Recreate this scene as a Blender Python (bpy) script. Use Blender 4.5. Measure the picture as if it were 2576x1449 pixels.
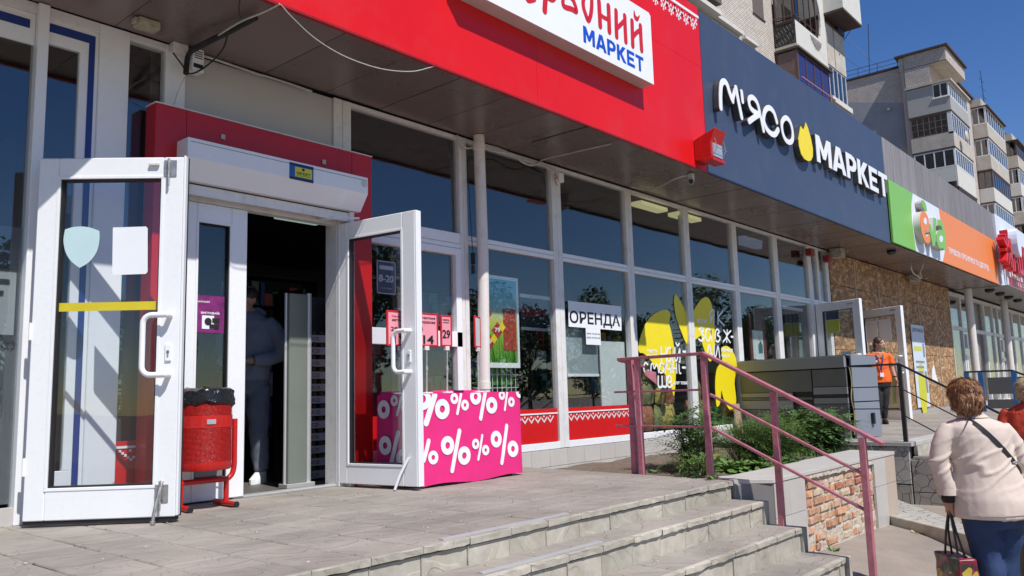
import bpy, bmesh, math, random
from mathutils import Vector, Matrix, noise
random.seed(7)
for o in list(bpy.data.objects): bpy.data.objects.remove(o, do_unlink=True)
SC = bpy.context.scene
COL = SC.collection
# ------------------------------------------------------------------ camera
YAW, PITCH, ROLL, FL = 0.713001, 0.130379, -0.0277025, 2052.531   # angles in radians, focal length in units of a 2576 px wide frame
EYE = Vector((0.0, -5.35, 0.665))
_f = Vector((math.cos(YAW)*math.cos(PITCH), math.sin(YAW)*math.cos(PITCH), math.sin(PITCH)))
_r0 = Vector((math.sin(YAW), -math.cos(YAW), 0))
_u0 = _r0.cross(_f)
_r = _r0*math.cos(ROLL) + _u0*math.sin(ROLL)
_u = -_r0*math.sin(ROLL) + _u0*math.cos(ROLL)
cam_d = bpy.data.cameras.new('camera'); cam = bpy.data.objects.new('camera', cam_d); COL.objects.link(cam)
cam_d.sensor_width = 36.0; cam_d.lens = 36.0*FL/2576.0; cam_d.clip_start = 0.05; cam_d.clip_end = 600
cam.matrix_world = Matrix(((_r.x, _u.x, -_f.x, EYE.x), (_r.y, _u.y, -_f.y, EYE.y), (_r.z, _u.z, -_f.z, EYE.z), (0, 0, 0, 1)))
SC.camera = cam
# ------------------------------------------------------------------ sky and sun
SUN_DIR = Vector((-0.23, -1.0, 1.468)).normalized()
world = bpy.data.worlds.new('World'); SC.world = world; world.use_nodes = True
wn = world.node_tree; wn.nodes.clear()
sky = wn.nodes.new('ShaderNodeTexSky'); sky.sky_type = 'NISHITA'; sky.sun_disc = False
sky.sun_elevation = math.asin(SUN_DIR.z); sky.sun_rotation = math.atan2(SUN_DIR.x, SUN_DIR.y)
sky.altitude = 200; sky.air_density = 1.0; sky.dust_density = 0.0; sky.ozone_density = 3.0
bg = wn.nodes.new('ShaderNodeBackground'); bg.inputs[1].default_value = 0.09
wo = wn.nodes.new('ShaderNodeOutputWorld')
hs_w = wn.nodes.new('ShaderNodeHueSaturation'); hs_w.inputs['Saturation'].default_value = 1.27; hs_w.inputs['Hue'].default_value = 0.513; hs_w.inputs['Value'].default_value = 1.08
wn.links.new(sky.outputs[0], hs_w.inputs['Color']); wn.links.new(hs_w.outputs[0], bg.inputs[0]); wn.links.new(bg.outputs[0], wo.inputs[0])
sl = bpy.data.lights.new('sun', 'SUN'); sl.energy = 4.6; sl.angle = math.radians(0.53); sl.color = (1.0, 0.965, 0.91)
so = bpy.data.objects.new('sun', sl); COL.objects.link(so); so.location = (0, -20, 30)
so.rotation_euler = SUN_DIR.to_track_quat('Z', 'Y').to_euler()
SC.view_settings.view_transform = 'Standard'; SC.view_settings.look = 'None'
SC.view_settings.gamma = 1.0; SC.view_settings.use_curve_mapping = False
SC.view_settings.exposure = 0.2
SC.cycles.max_bounces = 8; SC.cycles.transparent_max_bounces = 24
SC.cycles.sample_clamp_indirect = 6.0

# ------------------------------------------------------------------ measuring helpers (photo measurement -> metres on a known plane)
def ray(px, py): return (_f*FL + _r*(px-1288.0) - _u*(py-724.5)).normalized()
def hit(px, py, ax, v):
    d = ray(px, py); return EYE + d*((v-EYE[ax])/d[ax])
def W(px, py, y=0.0): return hit(px, py, 1, y)
def G(px, py, z=0.0): return hit(px, py, 2, z)
def XP(px, py, x): return hit(px, py, 0, x)
def T(c, r, x, y): return (644*c + x/4.0, 362.25*r + y/4.0)
def Z5(x0, y0, x, y, k=5.101): return ((x0+x/k)/1.5652, (y0+y/k)/1.5652)

# ------------------------------------------------------------------ object helpers
def tag(o, label=None, cat=None, group=None, kind=None):
    if label: o['label'] = label
    if cat: o['category'] = cat
    if group: o['group'] = group
    if kind: o['kind'] = kind
    return o
def empty(name, loc=(0, 0, 0), rz=0.0, label=None, cat=None, group=None, kind=None):
    o = bpy.data.objects.new(name, None); COL.objects.link(o); o.location = loc; o.rotation_euler = (0, 0, rz)
    o.empty_display_size = 0.1
    return tag(o, label, cat, group, kind)
KIDS = {}
def attach(o, parent):
    if parent is not None:
        o.parent = parent; KIDS.setdefault(parent.name, []).append(o)
def children(o): return KIDS.get(o.name, [])
def copy_tree(o, parent=None):
    c = o.copy(); COL.objects.link(c)
    if parent is not None:
        c.parent = parent; KIDS.setdefault(parent.name, []).append(c)
    for ch in list(children(o)): copy_tree(ch, c)
    return c
def inst(name, mesh, parent=None, loc=(0, 0, 0), rot=(0, 0, 0), scale=(1, 1, 1)):
    o = bpy.data.objects.new(name, mesh); COL.objects.link(o); o.location = loc; o.rotation_euler = rot; o.scale = scale
    attach(o, parent); return o

class MB:
    def __init__(s): s.v = []; s.f = []; s.mi = []; s.cur = 0
    def add(s, vs, fs):
        b = len(s.v); s.v += [tuple(v) for v in vs]; s.f += [tuple(i+b for i in f) for f in fs]; s.mi += [s.cur]*len(fs); return s
    def m(s, i): s.cur = i; return s
    def box(s, x0, x1, y0, y1, z0, z1):
        if x0 > x1: x0, x1 = x1, x0
        if y0 > y1: y0, y1 = y1, y0
        if z0 > z1: z0, z1 = z1, z0
        return s.add([(x0,y0,z0),(x1,y0,z0),(x1,y1,z0),(x0,y1,z0),(x0,y0,z1),(x1,y0,z1),(x1,y1,z1),(x0,y1,z1)],
                     [(0,3,2,1),(4,5,6,7),(0,1,5,4),(1,2,6,5),(2,3,7,6),(3,0,4,7)])
    def hexa(s, p): # eight corners, bottom ring then top ring
        return s.add(p, [(0,3,2,1),(4,5,6,7),(0,1,5,4),(1,2,6,5),(2,3,7,6),(3,0,4,7)])
    def bar(s, a, b, w, h, up=(0,0,1)):
        a = Vector(a); b = Vector(b); d = (b-a).normalized(); up = Vector(up)
        if abs(d.dot(up)) > 0.99: up = Vector((0,1,0)) if abs(d.y) < 0.9 else Vector((1,0,0))
        sx = d.cross(up).normalized()*w/2; sy = sx.cross(d).normalized()*h/2
        return s.hexa([a-sx-sy, a+sx-sy, a+sx+sy, a-sx+sy, b-sx-sy, b+sx-sy, b+sx+sy, b-sx+sy])
    def prism(s, pts, off):
        off = Vector(off); n = len(pts); p = [Vector(q) for q in pts]
        return s.add(p + [q+off for q in p], [tuple(range(n)), tuple(range(2*n-1, n-1, -1))] + [(i, n+i, n+(i+1) % n, (i+1) % n) for i in range(n)])
    def tube(s, pts, r, n=10, closed=False, cap=True):
        P = [Vector(p) for p in pts]; N = len(P); base = len(s.v); ref = None
        for i, p in enumerate(P):
            if closed: d = P[(i+1) % N]-P[i-1]
            else: d = (P[min(i+1, N-1)]-P[max(i-1, 0)])
            d.normalize()
            if ref is None: ref = Vector((0,0,1)) if abs(d.z) < 0.9 else Vector((1,0,0))
            a = d.cross(ref).normalized(); ref = a.cross(d).normalized()
            rr = r[i] if isinstance(r, (list, tuple)) else r
            for k in range(n):
                t = 2*math.pi*k/n; s.v.append(tuple(p + a*math.cos(t)*rr + ref*math.sin(t)*rr))
        for i in range(N if closed else N-1):
            j = (i+1) % N
            for k in range(n):
                s.f.append((base+i*n+k, base+j*n+k, base+j*n+(k+1) % n, base+i*n+(k+1) % n)); s.mi.append(s.cur)
        if cap and not closed:
            s.f.append(tuple(base+k for k in range(n))); s.mi.append(s.cur)
            s.f.append(tuple(base+(N-1)*n+k for k in range(n-1, -1, -1))); s.mi.append(s.cur)
        return s
    def loft(s, rings, cap=True): # rings: lists of points with equal length
        base = len(s.v); n = len(rings[0])
        for R in rings: s.v += [tuple(p) for p in R]
        for i in range(len(rings)-1):
            for k in range(n):
                s.f.append((base+i*n+k, base+i*n+(k+1) % n, base+(i+1)*n+(k+1) % n, base+(i+1)*n+k)); s.mi.append(s.cur)
        if cap:
            s.f.append(tuple(base+k for k in range(n-1, -1, -1))); s.mi.append(s.cur)
            s.f.append(tuple(base+(len(rings)-1)*n+k for k in range(n))); s.mi.append(s.cur)
        return s
    def sphere(s, c, r, nu=12, nv=8):
        c = Vector(c); r = Vector(r) if not isinstance(r, (int, float)) else Vector((r, r, r))
        return s.loft([[(c.x+r.x*math.sin(math.pi*(j+.02)/(nv+.04))*math.cos(2*math.pi*k/nu), c.y+r.y*math.sin(math.pi*(j+.02)/(nv+.04))*math.sin(2*math.pi*k/nu), c.z-r.z*math.cos(math.pi*(j+.02)/(nv+.04))) for k in range(nu)] for j in range(nv+1)])
    def mesh(s, name, mats, smooth=False, bevel=0.0, fix=True, seg=1):
        me = bpy.data.meshes.new(name); me.from_pydata(s.v, [], s.f)
        if not isinstance(mats, (list, tuple)): mats = [mats]
        for m_ in mats: me.materials.append(m_)
        if len(mats) > 1: me.polygons.foreach_set('material_index', s.mi)
        if fix or bevel > 0:
            bm = bmesh.new(); bm.from_mesh(me)
            if fix: bmesh.ops.recalc_face_normals(bm, faces=bm.faces)
            if bevel > 0:
                es = [e for e in bm.edges if len(e.link_faces) == 2 and e.calc_face_angle() > 0.6]
                bmesh.ops.bevel(bm, geom=es, offset=bevel, segments=seg, affect='EDGES', clamp_overlap=True)
            bm.to_mesh(me); bm.free()
        if smooth:
            me.polygons.foreach_set('use_smooth', [True]*len(me.polygons))
            me.set_sharp_from_angle(angle=math.radians(38))
        me.update(); return me
    def build(s, name, mats, parent=None, smooth=False, bevel=0.0, label=None, cat=None, group=None, kind=None, fix=True, seg=1):
        o = inst(name, s.mesh(name, mats, smooth, bevel, fix, seg), parent)
        return tag(o, label, cat, group, kind)

def plan_xform(mb, origin, ang):
    """turn a mesh built along local +X into place: rotate about Z then move"""
    c, s_ = math.cos(ang), math.sin(ang)
    mb.v = [(origin[0]+x*c-y*s_, origin[1]+x*s_+y*c, origin[2]+z) for x, y, z in mb.v]; return mb
def sm(pts, n=4, closed=False):
    """Catmull-Rom smoothing of a list of points"""
    P = [Vector(p) for p in pts]; N = len(P); out = []
    rng = range(N) if closed else range(N-1)
    for i in rng:
        p0 = P[(i-1) % N] if closed or i > 0 else P[0]; p1 = P[i]; p2 = P[(i+1) % N]
        p3 = P[(i+2) % N] if closed or i+2 < N else P[-1]
        for k in range(n):
            t = k/n
            out.append(0.5*((2*p1)+(p2-p0)*t+(2*p0-5*p1+4*p2-p3)*t*t+(3*p1-p0-3*p2+p3)*t**3))
    if not closed: out.append(P[-1])
    return out
_sk = [0]
def stroke(mb, pts, w, nrm, depth, closed=False, cap=True, hole=False):
    """flat ribbon of width w round a path lying in the plane with normal nrm, thickened by depth behind the face"""
    nrm = Vector(nrm).normalized(); _sk[0] = (_sk[0]+1) % 7; P = [Vector(p)+nrm*.0004*_sk[0] for p in pts]; N = len(P); L = []; R = []
    for i in range(N):
        if closed: d = (P[(i+1) % N]-P[i-1])
        else: d = P[min(i+1, N-1)]-P[max(i-1, 0)]
        d.normalize(); a = nrm.cross(d).normalized(); ww = (w[i] if isinstance(w, (list, tuple)) else w)/2
        L.append(P[i]+a*ww); R.append(P[i]-a*ww)
    off = -nrm*depth
    if closed:
        vs = L+R+[p+off for p in L]+[p+off for p in R]; fs = []
        for i in range(N):
            j = (i+1) % N
            fs += [(i, j, N+j, N+i), (2*N+i, 3*N+i, 3*N+j, 2*N+j), (i, 2*N+i, 2*N+j, j), (N+i, N+j, 3*N+j, 3*N+i)]
        mb.add(vs, fs)
    else:
        capA = []; capB = []
        if cap:
            for (c, l, dirn, lst) in ((P[-1], L[-1], 1, capB), (P[0], R[0], 1, capA)):
                rad = l-c
                for k in range(1, 6):
                    q = Matrix.Rotation(-math.pi*k/6, 3, nrm) @ rad; lst.append(c+q)
        poly = L + capB + R[::-1] + capA
        # quads keep long bent ribbons well behaved
        n = N; vs = L+R+[p+off for p in L]+[p+off for p in R]; fs = []
        for i in range(N-1):
            j = i+1
            fs += [(i, j, N+j, N+i), (2*N+i, 3*N+i, 3*N+j, 2*N+j), (i, 2*N+i, 2*N+j, j), (N+i, N+j, 3*N+j, 3*N+i)]
        if not cap: fs += [(0, N, 3*N, 2*N), (N-1, 3*N-1, 4*N-1, 2*N-1)]
        mb.add(vs, fs)
        if cap:
            for (c, l, lst, r2) in ((P[-1], L[-1], capB, R[-1]), (P[0], R[0], capA, L[0])):
                ring = [l]+lst+[r2]; mb.prism(ring, off)
    return mb
_font_cache = {}
def text_mb(mb, s, O, U, V, depth=0.004, bold=0.0, spacing=1.0, lift=0.0):
    """lettering fitted into the parallelogram O, O+U, O+V (all metres, on a real surface)"""
    key = (s, bold, spacing)
    if key not in _font_cache:
        cu = bpy.data.curves.new('t', 'FONT'); cu.body = s; cu.offset = bold; cu.space_character = spacing; cu.resolution_u = 3
        ob = bpy.data.objects.new('t', cu); COL.objects.link(ob)
        me = bpy.data.meshes.new_from_object(ob.evaluated_get(bpy.context.evaluated_depsgraph_get()))
        vs = [v.co.copy() for v in me.vertices]; fs = [tuple(p.vertices) for p in me.polygons]
        bpy.data.objects.remove(ob); bpy.data.meshes.remove(me)
        from collections import Counter
        ec = Counter(); dr = {}
        for f in fs:
            for i in range(len(f)):
                a, b = f[i], f[(i+1) % len(f)]; ec[frozenset((a, b))] += 1; dr[frozenset((a, b))] = (a, b)
        _font_cache[key] = (vs, fs, [dr[e] for e, c in ec.items() if c == 1])
    vs, fs, be = _font_cache[key]
    O = Vector(O); U = Vector(U); V = Vector(V); N = U.cross(V).normalized()
    x0 = min(v.x for v in vs); x1 = max(v.x for v in vs); y0 = min(v.y for v in vs); y1 = max(v.y for v in vs)
    P = [O+U*((v.x-x0)/(x1-x0))+V*((v.y-y0)/(y1-y0))+N*lift for v in vs]; n = len(P)
    mb.add(P+[p-N*depth for p in P], fs+[tuple(n+i for i in reversed(f)) for f in fs]+[(a, n+a, n+b, b) for a, b in be])
    return mb

_G = {'М': [[(0,0),(0,1),(.25,1),(.5,.5),(.75,1),(1,1),(1,0),(.78,0),(.78,.6),(.58,.2),(.42,.2),(.22,.6),(.22,0)]],
 'А': [[(0,0),(.35,1),(.5,1),(.5,.74),(.385,.38),(.5,.38),(.5,.19),(.32,.19),(.25,0)], [(1,0),(.75,0),(.68,.19),(.5,.19),(.5,.38),(.615,.38),(.5,.74),(.5,1),(.65,1)]],
 'Р': [[(0,.675),(0,1),(.55,1),(.8,.94),(.95,.8),(.97,.675),(.68,.675),(.65,.75),(.52,.81),(.27,.81),(.27,.675)], [(0,0),(0,.675),(.27,.675),(.27,.52),(.52,.52),(.65,.58),(.68,.675),(.97,.675),(.95,.55),(.8,.4),(.55,.33),(.27,.33),(.27,0)]],
 'К': [[(0,0),(0,1),(.27,1),(.27,.6),(.62,1),(.96,1),(.53,.53),(1,0),(.66,0),(.27,.46),(.27,0)]],
 'Е': [[(0,0),(0,1),(.95,1),(.95,.8),(.27,.8),(.27,.6),(.86,.6),(.86,.41),(.27,.41),(.27,.2),(.97,.2),(.97,0)]],
 'Т': [[(.365,0),(.365,.8),(0,.8),(0,1),(1,1),(1,.8),(.635,.8),(.635,0)]]}
def block_letter(mb, ch, O, U, V, depth):
    O = Vector(O); U = Vector(U); V = Vector(V); N = U.cross(V).normalized()
    for poly in _G[ch]: mb.prism([O+U*a+V*b for a, b in poly], -N*depth)
    return mb
# ------------------------------------------------------------------ materials
MATS = {}
def mat(name, col, rough=0.6, metal=0.0, var=0.10, scale=6.0, bump=0.0, bscale=40.0, rnd=0.0, dirt=None, dirt_amt=0.0, dirt_scale=3.0, spec=0.5, coat=0.0, objc=True, stretch=None):
    if name in MATS: return MATS[name]
    m = bpy.data.materials.new(name); m.use_nodes = True; nt = m.node_tree; b = nt.nodes['Principled BSDF']
    b.inputs['Roughness'].default_value = rough; b.inputs['Metallic'].default_value = metal
    b.inputs['Specular IOR Level'].default_value = spec; b.inputs['Coat Weight'].default_value = coat
    tc = nt.nodes.new('ShaderNodeTexCoord'); src = tc.outputs['Object']
    if stretch:
        mp = nt.nodes.new('ShaderNodeMapping'); mp.inputs['Scale'].default_value = stretch; nt.links.new(src, mp.inputs[0]); src = mp.outputs[0]
    nz = nt.nodes.new('ShaderNodeTexNoise'); nz.inputs['Scale'].default_value = scale; nz.inputs['Detail'].default_value = 5; nz.inputs['Roughness'].default_value = 0.65
    nt.links.new(src, nz.inputs['Vector'])
    mr = nt.nodes.new('ShaderNodeMapRange'); mr.inputs['From Min'].default_value = 0.3; mr.inputs['From Max'].default_value = 0.7
    mr.inputs['To Min'].default_value = 1-var; mr.inputs['To Max'].default_value = 1+var; nt.links.new(nz.outputs['Fac'], mr.inputs['Value'])
    hsv = nt.nodes.new('ShaderNodeHueSaturation'); hsv.inputs['Color'].default_value = (*col, 1)
    if rnd > 0:
        oi = nt.nodes.new('ShaderNodeObjectInfo'); r2 = nt.nodes.new('ShaderNodeMapRange')
        r2.inputs['To Min'].default_value = 1-rnd; r2.inputs['To Max'].default_value = 1+rnd; nt.links.new(oi.outputs['Random'], r2.inputs['Value'])
        mu = nt.nodes.new('ShaderNodeMath'); mu.operation = 'MULTIPLY'; nt.links.new(mr.outputs[0], mu.inputs[0]); nt.links.new(r2.outputs[0], mu.inputs[1])
        nt.links.new(mu.outputs[0], hsv.inputs['Value'])
    else: nt.links.new(mr.outputs[0], hsv.inputs['Value'])
    out = hsv.outputs['Color']
    if dirt:
        dn = nt.nodes.new('ShaderNodeTexNoise'); dn.inputs['Scale'].default_value = dirt_scale; dn.inputs['Detail'].default_value = 8; dn.inputs['Roughness'].default_value = 0.7
        nt.links.new(tc.outputs['Object'], dn.inputs['Vector'])
        cr = nt.nodes.new('ShaderNodeMapRange'); cr.inputs['From Min'].default_value = 0.5; cr.inputs['From Max'].default_value = 0.72; cr.inputs['To Max'].default_value = dirt_amt
        nt.links.new(dn.outputs['Fac'], cr.inputs['Value'])
        mx = nt.nodes.new('ShaderNodeMix'); mx.data_type = 'RGBA'; nt.links.new(cr.outputs[0], mx.inputs['Factor'])
        nt.links.new(out, mx.inputs['A']); mx.inputs['B'].default_value = (*dirt, 1); out = mx.outputs['Result']
    nt.links.new(out, b.inputs['Base Color'])
    # roughness breakup
    rr = nt.nodes.new('ShaderNodeMapRange'); rr.inputs['To Min'].default_value = max(0, rough-0.08); rr.inputs['To Max'].default_value = min(1, rough+0.08)
    nt.links.new(nz.outputs['Fac'], rr.inputs['Value']); nt.links.new(rr.outputs[0], b.inputs['Roughness'])
    if bump > 0:
        bn = nt.nodes.new('ShaderNodeTexNoise'); bn.inputs['Scale'].default_value = bscale; bn.inputs['Detail'].default_value = 6
        nt.links.new(src, bn.inputs['Vector']); bp = nt.nodes.new('ShaderNodeBump'); bp.inputs['Strength'].default_value = 1.0; bp.inputs['Distance'].default_value = bump
        nt.links.new(bn.outputs['Fac'], bp.inputs['Height']); nt.links.new(bp.outputs[0], b.inputs['Normal'])
    MATS[name] = m; return m
def glass(name, tint=(0.9, 0.95, 0.95), f0=0.08, rough=0.0, wob=0.0):
    if name in MATS: return MATS[name]
    m = bpy.data.materials.new(name); m.use_nodes = True; nt = m.node_tree; nt.nodes.clear()
    out = nt.nodes.new('ShaderNodeOutputMaterial'); tr = nt.nodes.new('ShaderNodeBsdfTransparent'); tr.inputs[0].default_value = (*tint, 1)
    gl = nt.nodes.new('ShaderNodeBsdfGlossy'); gl.inputs['Roughness'].default_value = rough; gl.inputs['Color'].default_value = (1, 1, 1, 1)
    lw = nt.nodes.new('ShaderNodeLayerWeight'); lw.inputs[0].default_value = 0.5   # 'Facing' = 1 - |cos|
    pw = nt.nodes.new('ShaderNodeMath'); pw.operation = 'POWER'; pw.inputs[1].default_value = 5.0; nt.links.new(lw.outputs['Facing'], pw.inputs[0])
    ma = nt.nodes.new('ShaderNodeMath'); ma.operation = 'MULTIPLY_ADD'; ma.inputs[1].default_value = 1-f0; ma.inputs[2].default_value = f0; nt.links.new(pw.outputs[0], ma.inputs[0])
    mx = nt.nodes.new('ShaderNodeMixShader'); nt.links.new(ma.outputs[0], mx.inputs[0]); nt.links.new(tr.outputs[0], mx.inputs[1]); nt.links.new(gl.outputs[0], mx.inputs[2])
    if wob > 0:
        tc = nt.nodes.new('ShaderNodeTexCoord'); bn = nt.nodes.new('ShaderNodeTexNoise'); bn.inputs['Scale'].default_value = 1.3; bn.inputs['Detail'].default_value = 1
        oi = nt.nodes.new('ShaderNodeObjectInfo'); va = nt.nodes.new('ShaderNodeVectorMath'); va.operation = 'SCALE'; va.inputs[0].default_value = (17, 11, 23); nt.links.new(oi.outputs['Random'], va.inputs['Scale']); vb = nt.nodes.new('ShaderNodeVectorMath'); nt.links.new(va.outputs[0], vb.inputs[0]); nt.links.new(tc.outputs['Object'], vb.inputs[1])
        nt.links.new(vb.outputs[0], bn.inputs['Vector']); bp = nt.nodes.new('ShaderNodeBump'); bp.inputs['Distance'].default_value = wob; bp.inputs['Strength'].default_value = 1
        nt.links.new(bn.outputs['Fac'], bp.inputs['Height']); nt.links.new(bp.outputs[0], gl.inputs['Normal'])
    nt.links.new(mx.outputs[0], out.inputs[0]); MATS[name] = m; return m
def emit(name, col, s):
    m = bpy.data.materials.new(name); m.use_nodes = True; nt = m.node_tree; b = nt.nodes['Principled BSDF']
    b.inputs['Base Color'].default_value = (*col, 1); b.inputs['Emission Color'].default_value = (*col, 1); b.inputs['Emission Strength'].default_value = s; return m

M_white = mat('white_pvc', (0.80, 0.81, 0.82), 0.32, var=0.02, scale=3, dirt=(0.52, 0.48, 0.43), dirt_amt=0.14, dirt_scale=30)
M_white_old = mat('white_pvc_weathered', (0.72, 0.71, 0.69), 0.4, var=0.05, scale=9, dirt=(0.36, 0.30, 0.25), dirt_amt=0.38, dirt_scale=9, stretch=(1, 1, .35))
M_panel = mat('dull_cream_panel', (0.50, 0.485, 0.45), 0.4, var=0.03, scale=1.2)
M_white_clean = mat('white_gloss_panel', (0.80, 0.81, 0.83), 0.25, var=0.02)
M_gasket = mat('rubber_gasket', (0.012, 0.012, 0.013), 0.6)
M_red = mat('red_panel', (0.68, 0.010, 0.012), 0.34, var=0.04, scale=1.5, dirt=(0.60, 0.04, 0.04), dirt_amt=0.45, dirt_scale=2, spec=0.3, stretch=(1, 1, .3), bump=.006, bscale=.8)
M_redband = mat('red_film', (0.58, 0.010, 0.012), 0.3, var=0.04)
M_redpaint = mat('red_enamel_paint', (0.52, 0.012, 0.010), 0.3, var=0.12, scale=20, dirt=(0.15, .05, .04), dirt_amt=0.5, dirt_scale=18)
M_portal = mat('dark_red_cladding', (0.46, 0.008, 0.007), 0.3, var=0.08, scale=2)
M_navy = mat('slate_blue_panel', (0.052, 0.070, 0.120), 0.40, var=0.06, scale=1.4, stretch=(1, 1, .3), bump=.006, bscale=.8, dirt=(.09, .10, .135), dirt_amt=.4, dirt_scale=3)
M_soffit = mat('brown_grey_aluminium_soffit', (0.215, 0.165, 0.150), 0.28, metal=0.35, var=0.10, scale=1.2, dirt=(0.3, 0.26, .22), dirt_amt=0.12, rnd=0.12)
M_dark = mat('dark_interior', (0.03, 0.03, 0.032), 0.8)
M_black = mat('black_plastic', (0.012, 0.012, 0.013), 0.45)
M_steel = mat('worn_steel', (0.45, 0.44, 0.42), 0.4, metal=0.8, var=0.2, scale=30, dirt=(0.18, 0.09, 0.05), dirt_amt=0.5, dirt_scale=25)
M_alu = mat('brushed_aluminium', (0.50, 0.50, 0.50), 0.4, metal=0.35, var=0.05)
M_glass = glass('window_glass', (0.93, 0.95, 0.95), 0.075, wob=0.003)
M_glass_d = glass('door_glass', (0.94, 0.96, 0.97), 0.05, wob=0.0015)
M_glass_up = glass('upper_window_glass', (0.88, 0.90, 0.92), 0.075, wob=0.003)
# ================================================================== THE SETTING
def gz(x, y):
    t = min(max((y+4.9)/2.1, 0), 1); t = t*t*(3-2*t)
    return -0.92 + t*(0.28-0.012*min(max(x-5.7, 0), 6))
M_asph = mat('dusty_asphalt', (0.275, 0.232, 0.192), 0.95, var=0.16, scale=1.6, bump=0.006, bscale=55, dirt=(0.17, 0.15, 0.135), dirt_amt=0.55, dirt_scale=1.3)
M_tile = mat('terrace_tile_concrete', (0.300, 0.268, 0.232), 0.85, var=0.10, scale=5, bump=0.0015, bscale=60, rnd=0.09, dirt=(0.25, 0.215, 0.19), dirt_amt=0.45, dirt_scale=2.2)
M_riser = mat('riser_tile_concrete', (0.42, 0.39, 0.325), 0.9, var=0.16, scale=9, bump=0.003, bscale=35, rnd=0.10, dirt=(0.30, 0.25, 0.17), dirt_amt=0.6, dirt_scale=7)
M_joint = mat('grey_mortar_bed', (0.17, 0.155, 0.14), 0.95, var=0.15, scale=12)
M_plinth = mat('beige_porcelain_tile', (0.50, 0.475, 0.44), 0.45, var=0.05, scale=4, rnd=0.05, dirt=(0.36, 0.32, 0.28), dirt_amt=0.3, dirt_scale=3)
M_plinth2 = mat('tan_porcelain_tile', (0.46, 0.375, 0.30), 0.45, var=0.05, scale=4)
M_greytile = mat('grey_porcelain_tile', (0.20, 0.19, 0.185), 0.4, var=0.05, scale=4)
M_soil = mat('dry_soil', (0.13, 0.095, 0.07), 0.95, var=0.3, scale=9, bump=0.02, bscale=18)
M_concrete = mat('pale_concrete', (0.42, 0.40, 0.37), 0.9, var=0.12, scale=4, bump=0.003, dirt=(0.28, .25, .22), dirt_amt=0.4)

# ground as one sheet
g = MB(); xs = [-150, -40, -10, -2, 1] + [2+0.5*i for i in range(34)] + [22, 30, 50, 90, 160, 320]; ys = [-260, -120, -60, -30, -16, -10, -8] + [-7+0.2*i for i in range(26)] + [-1.5, 0.5, 8, 30, 90, 260]
vs = [(x, y, gz(x, y) + (0.012*noise.noise(Vector((x*0.9, y*0.9, 0))) if (y > -8 and y < -2 and x > 2 and x < 19) else 0)) for y in ys for x in xs]; nx = len(xs)
g.add(vs, [(j*nx+i, j*nx+i+1, (j+1)*nx+i+1, (j+1)*nx+i) for j in range(len(ys)-1) for i in range(nx-1)])
g.build('ground', M_asph, kind='structure', smooth=True, fix=False)

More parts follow.
